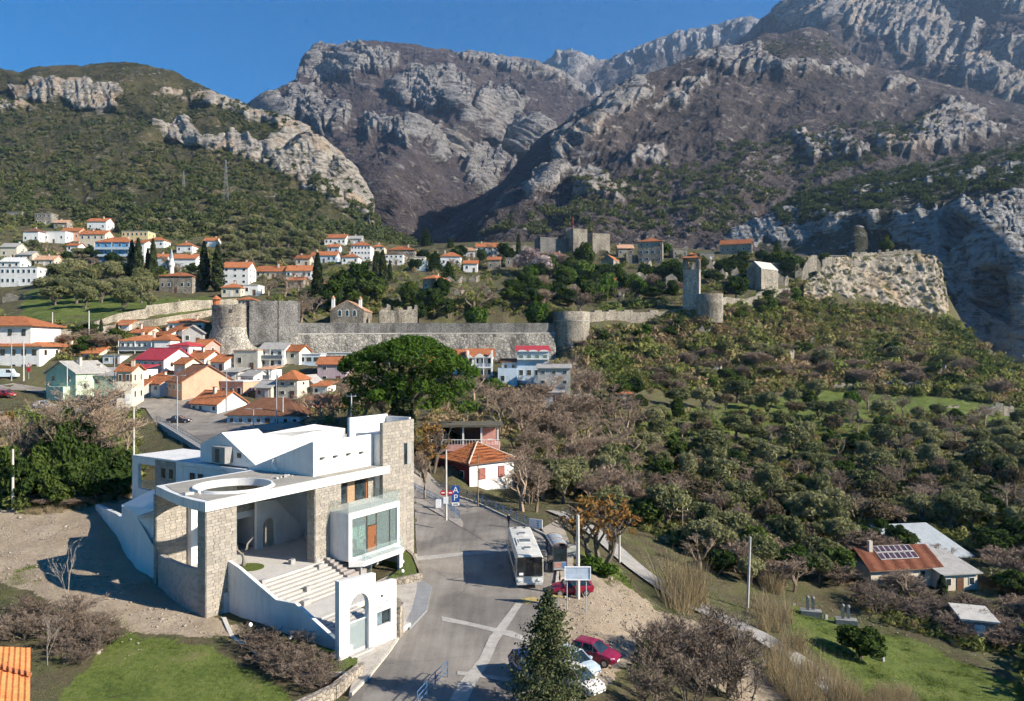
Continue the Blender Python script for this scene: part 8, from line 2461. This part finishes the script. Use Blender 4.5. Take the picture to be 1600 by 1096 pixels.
# --- reeds: clumps of tall dry canes
def reed_t(seed, n=90, h=3.2, r=.9):
    rg_ = np.random.default_rng(seed)
    V = []
    for i in range(n):
        a, rr2 = rg_.uniform(0,6.28), r * math.sqrt(rg_.uniform())
        b_ = np.array([math.cos(a) * rr2, math.sin(a) * rr2,-.2])
        hh = h * rg_.uniform(.55,1.1); ln = rg_.normal(0,.26,2) * hh + b_[:2] * .25
        t_ = b_ + np.array([ln[0], ln[1], hh])
        w = rg_.normal(size=3); w[2] = 0; w /= np.linalg.norm(w); w *= rg_.uniform(.012,.03)
        V += [b_ - w * 1.2, b_ + w * 1.2, t_]
    V = np.array(V); return V, np.arange(len(V)).reshape(-1,3)
def reeds(poly, n, h, seed, label):
    P_, q_ = gspots(poly, n, seed)
    rg_ = np.random.default_rng(seed)
    batch('reed_bed', [reed_t(s + seed, 90) for s in range(3)], P_, rg_.uniform(.75,1.2, len(P_)) * h / 3.2, rg_.uniform(0,6.28, len(P_)), rg_.uniform(.1,1, len(P_)), L_REED, label, 'reeds')
reeds([(1040,940),(1048,915),(1085,925),(1090,948),(1060,955)], 13,4.3,61, 'tall clump of dry tan reeds beside the lane')
reeds([(1180,930),(1225,960),(1290,1040),(1345,1110),(1240,1110),(1200,1050),(1170,985)], 42,2.7,62, 'large bed of dry tan reeds left of the cemetery meadow')
reeds([(1190,905),(1240,900),(1245,925),(1200,935)], 16,2.8,63, 'dry reeds in front of the olive grove near the leaning pole')
reeds([(1330,1080),(1420,1085),(1430,1115),(1330,1115)], 40,1.6,64, 'low dry reeds at the bottom edge of the meadow')
reeds([(30,790),(100,786),(205,766),(212,778),(110,802),(40,806)], 110,.9,65, 'pale dry grass at the foot of the left thicket')
reeds([(1100,965),(1190,1000),(1260,1060),(1240,1075),(1160,1020),(1090,985)], 40,.8,66, 'short dry grass along the lane verge')
# --- tufts of grass on the lawns and banks (uncountable)
def tufts(polys, n, h, mat_, name, label, seed, base, jit=.15):
    rg_ = np.random.default_rng(seed)
    Ps = [gspots(p, n // len(polys), seed + i)[0] for i, p in enumerate(polys)]
    P_ = np.concatenate(Ps)
    tl = [reed_t(seed + s, 26, h, .32) for s in range(3)]
    dn_ = fbm(np.c_[P_[:, :2] * .25, P_[:, :1] * 0], 3)
    batch(name, tl, P_, rg_.uniform(.6,1.4, len(P_)), rg_.uniform(0,6.28, len(P_)), np.clip(base + dn_ * .8 + rg_.normal(0, jit, len(P_)),0,1), mat_, label, 'grass')
L_GRASS = leaf_mat('meadow_grass', [(0,(.035,.06,.012)),(.3,(.085,.13,.024)),(.6,(.13,.165,.04)),(.8,(.21,.195,.08)),(1,(.30,.25,.14))], trans=.3, attr=True)
tufts([[(100,1110),(190,985),(330,1010),(450,1080),(470,1112)]], 4400,.18, L_GRASS, 'lawn_grass', 'short green grass of the lawn below the gravel yard', 71,.3)
tufts([[(1230,940),(1300,965),(1400,985),(1600,1075),(1600,1110),(1400,1110),(1290,1040),(1230,985)]], 4200,.25, L_GRASS, 'meadow_grass', 'green grass of the cemetery meadow', 72,.38)
tufts([[(40,790),(210,765),(225,785),(60,806)], [(0,900),(60,880),(60,930),(0,940)], [(130,960),(210,975),(200,1030),(150,1040)], [(905,870),(960,885),(990,915),(980,935),(905,885)]], 900,.28, L_GRASS, 'bank_grass', 'rough grass on the banks and verges', 73,.5)
# --- loose stones on gravel and banks
def stone_t(seed):
    rg_ = np.random.default_rng(seed)
    v = np.array([(x, y, z) for x in (-1,1) for y in (-1,1) for z in (-.6,.6)], float) * rg_.uniform(.6,1.1,(8,3))
    return v, np.array([(0,1,3,2),(4,6,7,5),(0,4,5,1),(2,3,7,6),(0,2,6,4),(1,5,7,3)])
Pa, _ = gspots([(-20,805),(220,775),(260,880),(330,955),(395,985),(330,1000),(190,975),(60,925),(-20,900)], 420,81)
Pb, _ = gspots([(880,930),(960,905),(1010,945),(1240,1096),(1150,1096),(1000,1000),(960,1060),(890,1080)], 420,82)
Pc, _ = gspots([(0,960),(100,1010),(210,1040),(230,1000),(160,960)], 60,83)
Pc2, _ = gspots([(1230,940),(1600,1075),(1600,1000),(1400,940)], 60,84)
Pk = np.concatenate([Pa, Pb, Pc, Pc2])
batch('loose_stones', [stone_t(s) for s in range(4)], Pk + np.array([0,0,.05]), rg.uniform(.02,.09, len(Pk)) * np.where(rg.random(len(Pk)) < .05,2.2,1), rg.uniform(0,6.28, len(Pk)), rg.uniform(0,1, len(Pk)), M('loose_limestone', (.36,.31,.25),.95,.3,3,.4,15), 'loose pale stones strewn over gravel and banks', 'stones')
# ------------------------------------------------------------------ vehicles
TYRE = M('tyre_rubber', (.025,.025,.025),.85,.2,5)
RIM = M('wheel_rim', (.38,.38,.40),.35,.1,5, metal=.6)
CARGL = glass_mat('car_glass', (.018,.03,.04),.06)
LAMPW = M('headlamp_lens', (.70,.72,.75),.15,.05,5)
LAMPR = M('tail_lamp', (.35,.02,.02),.3,.05,5)
def paint(name, col):
    m = M(name, col, .28,.06,3, spec=.5)
    return m
def car(loc, rotz, col, label, group=None, L=3.9, W=1.7, H=1.5, kind='hatch'):
    """front looks along +x of the car"""
    o = empty('parked_car', loc, rotz); tag(o, label, 'car', group)
    pm_ = paint('car_paint_' + '_'.join(str(int(c * 100)) for c in col), col)
    hl, hw = L / 2, W / 2
    belt, z0 = .92,.28
    # lower body: lofted sections along x (x, half width, z bottom, z top)
    sec = [(-hl, hw * .78,.42,.80),(-hl + .12, hw * .93,.32, belt),(-hl + .6, hw, z0, belt + .03),(-.3, hw, z0 - .02, belt),(.55, hw, z0 - .02, belt - .02),(hl - .75, hw * .97, z0,.86),(hl - .25, hw * .90,.30,.74),(hl, hw * .70,.40,.62)]
    vs, fs = [], []
    for x, w, zb, zt in sec:
        ring = [(-w * .92, zb),(-w, zb + .18),(-w, zt - .14),(-w * .93, zt),(0, zt + .045),(w * .93, zt),(w, zt - .14),(w, zb + .18),(w * .92, zb)]
        vs += [(x, y, z) for y, z in ring]
    k = 9
    for i in range(len(sec) - 1):
        for j in range(k - 1):
            fs.append((i * k + j, i * k + j + 1,(i + 1) * k + j + 1,(i + 1) * k + j))
        fs.append((i * k + k - 1, i * k, (i + 1) * k, (i + 1) * k + k - 1))
    fs.append(tuple(range(k))); fs.append(tuple(range((len(sec) - 1) * k, len(sec) * k))[::-1])
    MB().add(vs, fs).build('body', pm_, o, smooth=False)
    # cabin: glasshouse with roof panel
    xb0, xb1 = (-hl + .18,.85) if kind == 'hatch' else (-hl + .75,.85)
    xt0, xt1 = (-hl + .55,.05) if kind == 'hatch' else (-hl + 1.25,.0)
    wb, wt = hw * .90, hw * .70
    b4 = [(xb0,-wb, belt),(xb1,-wb, belt - .03),(xb1, wb, belt - .03),(xb0, wb, belt)]
    t4 = [(xt0,-wt, H - .06),(xt1,-wt, H - .06),(xt1, wt, H - .06),(xt0, wt, H - .06)]
    cab = MB().add(b4 + t4, [(0,1,5,4),(1,2,6,5),(2,3,7,6),(3,0,4,7),(4,5,6,7)]).build('glasshouse', CARGL, o)
    rp_ = [(xt0 - .04,-wt - .02, H - .065),(xt1 + .06,-wt - .02, H - .065),(xt1 + .06, wt + .02, H - .065),(xt0 - .04, wt + .02, H - .065),(xt0 + .15,-wt * .8, H),(xt1 - .15,-wt * .8, H),(xt1 - .15, wt * .8, H),(xt0 + .15, wt * .8, H)]
    MB().add(rp_, [(3,2,1,0),(4,5,6,7),(0,1,5,4),(1,2,6,5),(2,3,7,6),(3,0,4,7)]).build('roof', pm_, o)
    for y, yt in ((-wb, -wt),(wb, wt)):
        for (xa, xt_) in ((xb1, xt1),(xb0, xt0),((xb0 + xb1) / 2 - .1,(xt0 + xt1) / 2 - .05)):
            MB().tube([(xa, y, belt - .02),(xt_, yt, H - .06)], .045,4).build('pillar', pm_, o)
        MB().box(.55,.78, y * 1.02, y * 1.02 + (.18 if y > 0 else -.18), belt - .02, belt + .12).build('mirror', pm_, o)
        for s in (-.45,.35):
            MB().box(s - .1, s + .1,(hw if y > 0 else -hw) - .01,(hw if y > 0 else -hw) + .02 * (1 if y > 0 else -1),.74,.78).build('door_handle', FRAME, o)
    for x in (-hl + .72, hl - .78):
        for s in (-1,1):
            wh = MB().lathe([(.30,-.1),(.31,-.06),(.31,.06),(.30,.1)], (0,0,0),18).build('wheel', TYRE, o)
            wh.location = (x, s * (hw - .1),.31); wh.rotation_euler = (math.radians(90),0,0)
            rm2 = MB().lathe([(.2,-.112),(.2,.112)], (0,0,0),12).build('rim', RIM, wh)
    for s in (-1,1):
        MB().add([(hl - .10, s * hw * .55,.58),(hl - .30, s * hw * .88,.60),(hl - .36, s * hw * .88,.74),(hl - .16, s * hw * .55,.70)], [(0,1,2,3)] if s > 0 else [(3,2,1,0)]).build('headlight', LAMPW, o).location = (.06,0,.02)
        MB().box(-hl - .01,-hl + .14, s * hw * .72, s * hw * .93,.68,.88).build('tail_light', LAMPR, o)
    MB().box(hl - .06, hl + .02,-hw * .45, hw * .45,.40,.54).build('grille', FRAME, o)
    MB().box(hl + .01, hl + .03,-.25,.25,.42,.52).build('number_plate', SIGNW, o)
    return o
P_ = gpt(929,1036); car((P_.x, P_.y, P_.z + .02), math.radians(-32),(.22,.012,.045), 'dark red hatchback parked on the dirt lot')
P_ = gpt(899,1052); car((P_.x, P_.y, P_.z + .02), math.radians(-48),(.42,.50,.56), 'pale blue-silver car half hidden behind the young cypress, beside the red hatchback')
P_ = gpt(905,1082); car((P_.x, P_.y, P_.z + .02), math.radians(-50),(.60,.57,.54), 'whitish car lowest in the row behind the young cypress')
P_ = gz(893,924,-.1); car((P_.x, P_.y, ground(P_.x, P_.y) + .02), math.radians(184),(.24,.012,.035), 'crimson car standing behind the billboard')
P_ = gz(826,1066,0); car((P_.x, P_.y + .6,.03), math.radians(-70),(.02,.04,.12), 'dark blue car mostly hidden left of the young cypress')
P_ = gz(280,662,8); car((P_.x, P_.y, 8.07), math.radians(4),(.02,.02,.035), 'black saloon alone in the upper parking lot', kind='sedan', L=4.4)
P_ = gpt(70,640,150); car((P_.x, P_.y, P_.z + .14), math.radians(2),(.40,.48,.52), 'pale blue car on the road behind the left thicket')
P_ = gpt(10,622,155); car((P_.x, P_.y, P_.z + .14), math.radians(-10),(.36,.03,.03), 'bright red car at the left picture edge')
P_ = gpt(5,670,140); car((P_.x, P_.y, P_.z + .14), math.radians(8),(.62,.62,.62), 'white car lower down at the left picture edge')
P_ = gpt(175,634,155); car((P_.x, P_.y, P_.z + .14), math.radians(8),(.45,.45,.46), 'silver car on the road behind the broad leafless crown')
# white delivery van at the left edge
vP = gpt(10,592,165)
van = empty('parked_van', (vP.x, vP.y, vP.z + .1), math.radians(6)); tag(van, 'pale blue-white van at the left picture edge above the red car', 'van')
MB().extrude([(-2.6,-.95,.35),(2.4,-.95,.35),(2.5,-.95,1.0),(1.7,-.95,1.25),(1.2,-.95,2.15),(-2.6,-.95,2.2)], (0,1.9,0)).build('body', paint('van_paint', (.60,.68,.72)), van)
MB().extrude([(1.25,-.97,1.3),(1.66,-.97,1.3),(1.2,-.97,2.0),(.4,-.97,2.0),(.4,-.97,1.3)], (0,1.94,0)).build('cab_window', CARGL, van)
for x in (-1.7,1.6):
    for s in (-1,1):
        w_ = MB().lathe([(.33,-.1),(.33,.1)], (0,0,0),16).build('wheel', TYRE, van); w_.location = (x, s * .85,.33); w_.rotation_euler = (math.radians(90),0,0)

# ------------------------------------------------------------------ city bus
bu_f = gz(828,920,0.0)
bus = empty('city_bus', (bu_f.x, bu_f.y, .03), math.radians(4.5)); tag(bus, 'white city bus with dark windscreen parked at the stop', 'bus')
BW = M('bus_white', (.60,.59,.54),.4,.14,1.2, spec=.4, streak=.2); BLK = glass_mat('bus_glass', (.014,.016,.018),.08)
hw, L, H = 1.27,11.2,3.05
ring = [(-hw * .96,.32),(-hw, .6),(-hw, 2.55),(-hw * .97,2.82),(-hw * .86,3.0),(0,3.08),(hw * .86,3.0),(hw * .97,2.82),(hw, 2.55),(hw, .6),(hw * .96,.32)]
vs, fs = [], []
for y, s in ((0.06,.97),(.22,1),(L - .2,1),(L, .97)):
    vs += [(x * s, y, z if s == 1 else .32 + (z - .32) * .985) for x, z in ring]
k = len(ring)
for i in range(3):
    for j in range(k):
        fs.append((i * k + j, i * k + (j + 1) % k, (i + 1) * k + (j + 1) % k, (i + 1) * k + j))
fs.append(tuple(range(k))); fs.append(tuple(range(3 * k, 4 * k))[::-1])
MB().add(vs, fs).build('body', BW, bus)
ws = MB().box(-hw * .93, hw * .93,-.02,.08,1.12,2.42).build('windscreen', BLK, bus)
MB().box(-hw * .9, hw * .9,-.03,.08,2.45,2.86).build('destination_panel', BLK, bus)
MB().box(-1.0,-.62,-.05,-.021,1.22,1.45).build('notice', SIGNW, ws)
MB().box(-hw * .95, hw * .95,-.07,.1,.34,.52).build('bumper', M('bumper_grey', (.45,.45,.44),.5,.1,3), bus)
for s in (-1,1):
    MB().box(s * .72, s * 1.1,-.055,.08,.68,.86).build('headlight', LAMPW, bus)
    MB().tube([(s * hw * .9,.05,2.75),(s * (hw + .22),-.25,2.65),(s * (hw + .24),-.28,2.2)], .035,5).build('mirror_arm', FRAME, bus)
    MB().box(s * (hw + .14), s * (hw + .34),-.36,-.24,1.75,2.25).build('mirror', FRAME, bus)
    y = .55
    for i in range(7):
        Lw = 1.3
        MB().box(s * (hw - .01), s * (hw + .012), y, y + Lw, 1.25,2.45).build('side_window', BLK, bus)
        y += Lw + .12
    for yy in (2.3,8.2):
        w_ = MB().lathe([(.46,-.14),(.48,-.1),(.48,.1),(.46,.14)], (0,0,0),18).build('wheel', TYRE, bus); w_.location = (s * (hw - .13), yy, .48); w_.rotation_euler = (0, math.radians(90),0)
        MB().lathe([(.26,-.155),(.26,.155)], (0,0,0),12).build('rim', RIM, w_)
    MB().box(s * (hw + .002), s * (hw + .016),.9, L - .6,.62,.78).build('skirt_stripe', GREYP, bus)
for y0, y1, w_, m_ in ((2.0,2.75,.35, FRAME),(4.4,5.6,.62, FRAME),(7.6,8.4,.38, FRAME)):
    h_ = MB().box(-w_, w_, y0, y1,3.085,3.15).build('roof_hatch', BW, bus)
    MB().box(-w_ * .85, w_ * .85, y0 + .08, y1 - .08,3.152,3.165).build('hatch_grille', GREYP, h_)
MB().box(-.85,.85,3.5,6.4,3.02,3.09).build('roof_unit', BW, bus)
for x in (-.5,.45): MB().box(x - .15, x + .15,10.3,10.5,3.06,3.14).build('roof_vent', FRAME, bus)
MB().box(-.25,.25,-.09,-.071,.55,.66).build('number_plate', SIGNW, bus)

# ------------------------------------------------------------------ people (one skinned body each)
def person_mat(name, top, legs):
    m, nt, n, l, b = nodes_of(name)
    tc = n.new('ShaderNodeTexCoord'); sx = n.new('ShaderNodeSeparateXYZ'); l.new(tc.outputs['Object'], sx.inputs[0])
    r = ramp(n, [(0,(.03,.03,.03)),(.045, legs),(.50, top),(.85,(.50,.33,.25)),(.955,(.05,.035,.03))])
    r.color_ramp.interpolation = 'CONSTANT'
    l.new(mathn(n, l, 'DIVIDE', sx.outputs['Z'], 1.72), r.inputs[0])
    t = noise(n, l, 12,3,.6, tc.outputs['Object'])
    l.new(mix(n, l, .35, r.outputs[0], t.outputs[0], 'SOFT_LIGHT'), b.inputs['Base Color']); b.inputs['Roughness'].default_value = .85
    return m
def person(loc, rotz, label, top, legs, stride=.12):
    J = {'pelvis': (0,0,.93), 'waist': (0,0,1.08), 'chest': (0,.01,1.30), 'neck': (0,.01,1.46), 'head': (0,-.02,1.56), 'crown': (0,-.01,1.68),
         'hipl': (.09,0,.88), 'kneel': (.10,-stride, .49), 'anklel': (.10,-stride * .6,.09), 'toel': (.11,-stride * .6 - .16,.03), 'hipr': (-.09,0,.88), 'kneer': (-.10, stride * .5,.49), 'ankler': (-.10, stride * 1.3,.10), 'toer': (-.11, stride * 1.3 - .15,.03),
         'shl': (.18,.01,1.40), 'ell': (.24,.03,1.13), 'wrl': (.25,-.08,.90), 'hal': (.25,-.11,.82), 'shr': (-.18,.01,1.40), 'elr': (-.24,.04,1.13), 'wrr': (-.24,-.06,.90), 'har': (-.24,-.09,.82), 'nose': (0,-.10,1.585)}
    rad = {'pelvis': .15, 'waist': .135, 'chest': .165, 'neck': .06, 'head': .095, 'crown': .075, 'hipl': .10, 'hipr': .10, 'kneel': .065, 'kneer': .065, 'anklel': .045, 'ankler': .045, 'toel': .04, 'toer': .04, 'shl': .075, 'shr': .075, 'ell': .05, 'elr': .05, 'wrl': .035, 'wrr': .035, 'hal': .03, 'har': .03, 'nose': .02}
    E_ = [('pelvis', 'waist'),('waist', 'chest'),('chest', 'neck'),('neck', 'head'),('head', 'crown'),('head', 'nose'),('pelvis', 'hipl'),('hipl', 'kneel'),('kneel', 'anklel'),('anklel', 'toel'),('pelvis', 'hipr'),('hipr', 'kneer'),('kneer', 'ankler'),('ankler', 'toer'),('chest', 'shl'),('shl', 'ell'),('ell', 'wrl'),('wrl', 'hal'),('chest', 'shr'),('shr', 'elr'),('elr', 'wrr'),('wrr', 'har')]
    names = list(J); me = bpy.data.meshes.new('body')
    me.from_pydata([J[q] for q in names], [(names.index(a), names.index(c)) for a, c in E_], [])
    o = empty('person', loc, rotz); tag(o, label, 'person')
    bd_ = link('body', me, person_mat('clothes_' + str(len(label)), top, legs), o)
    sm = bd_.modifiers.new('skin', 'SKIN')
    for i, q in enumerate(names):
        me.skin_vertices[0].data[i].radius = (rad[q], rad[q] * (.75 if q in ('chest', 'waist', 'pelvis') else 1))
    me.skin_vertices[0].data[0].use_root = True
    bd_.modifiers.new('sub', 'SUBSURF').levels = 1
    bd_.modifiers['sub'].render_levels = 2
    return o
person(gz(795,825,0) + Vector((0,0,.05)), math.radians(160), 'person in dark clothes walking along the road behind the bus', (.02,.025,.04),(.025,.03,.05),.18)
person(gz(856,864,.16), math.radians(20), 'person in dark clothes standing at the bus stop beside the kiosk', (.018,.018,.022),(.02,.022,.035),.06)
# motor scooter parked beyond the kiosk
sc_o = empty('motor_scooter', gz(899,848,-.3), math.radians(75)); tag(sc_o, 'dark motor scooter parked beside the lane behind the kiosk', 'scooter')
for x in (-.6,.6):
    w_ = MB().lathe([(.24,-.05),(.26,0),(.24,.05)], (0,0,0),14).build('wheel', TYRE, sc_o); w_.location = (x, 0,.26); w_.rotation_euler = (math.radians(90),0,0)
MB().extrude([(-.75,-.12,.45),(-.2,-.12,.35),(.25,-.12,.35),(.45,-.12,.9),(.35,-.12,.95),(.15,-.12,.5),(-.1,-.12,.75),(-.7,-.12,.8)], (0,.24,0)).build('body', FRAME, sc_o)
MB().tube([(.45,-.3,1.05),(.4,0,1.0),(.45,.3,1.05)], .025,5).build('handlebar', GALV, sc_o)
MB().tube([(.58,0,.3),(.4,0,1.0)], .04,5).build('fork', GALV, sc_o)
# overhead wires between the poles
def wire(a, c, sag, label):
    a, c = Vector(a), Vector(c)
    pts = [a.lerp(c, i / 12) - Vector((0,0, sag * 4 * (i / 12) * (1 - i / 12))) for i in range(13)]
    tag(MB().tube(pts, .02,4, False).build('overhead_wire', FRAME), label, 'wire', 'overhead wires')
wire(at(697,704,90), at(903,806,66.5),.8, 'overhead wire from the sign pole to the pole behind the billboard')
wire(at(903,806,66.5), at(968,818,84),.4, 'overhead wire from the billboard pole to the slim pole by the orange tree')
wire(at(1066,796,98), at(1168,842,79),.6, 'overhead wire from the timber pole to the leaning pole')
wire(at(-40,536,168), at(37,537,160),.3, 'overhead wire at the left edge before the big white house')
wire(at(697,704,90), at(549,618,118),.8, 'overhead wire from the sign pole towards the stone pine')

# ------------------------------------------------------------------ haze: the clear winter air, one closed box
hz = MB().box(-5200,5200,-60,6500,-14,1950)
hm = bpy.data.materials.new('air')
hm.use_nodes = True
hn = hm.node_tree.nodes
hn.remove(hn['Principled BSDF'])
pv = hn.new('ShaderNodeVolumePrincipled')
pv.inputs['Color'].default_value = (.42,.64,1.0,1)
pv.inputs['Density'].default_value = HAZE
pv.inputs['Anisotropy'].default_value = .2
hm.node_tree.links.new(pv.outputs[0], hn['Material Output'].inputs['Volume'])
ho = hz.build('haze', hm)
tag(ho, kind='stuff')
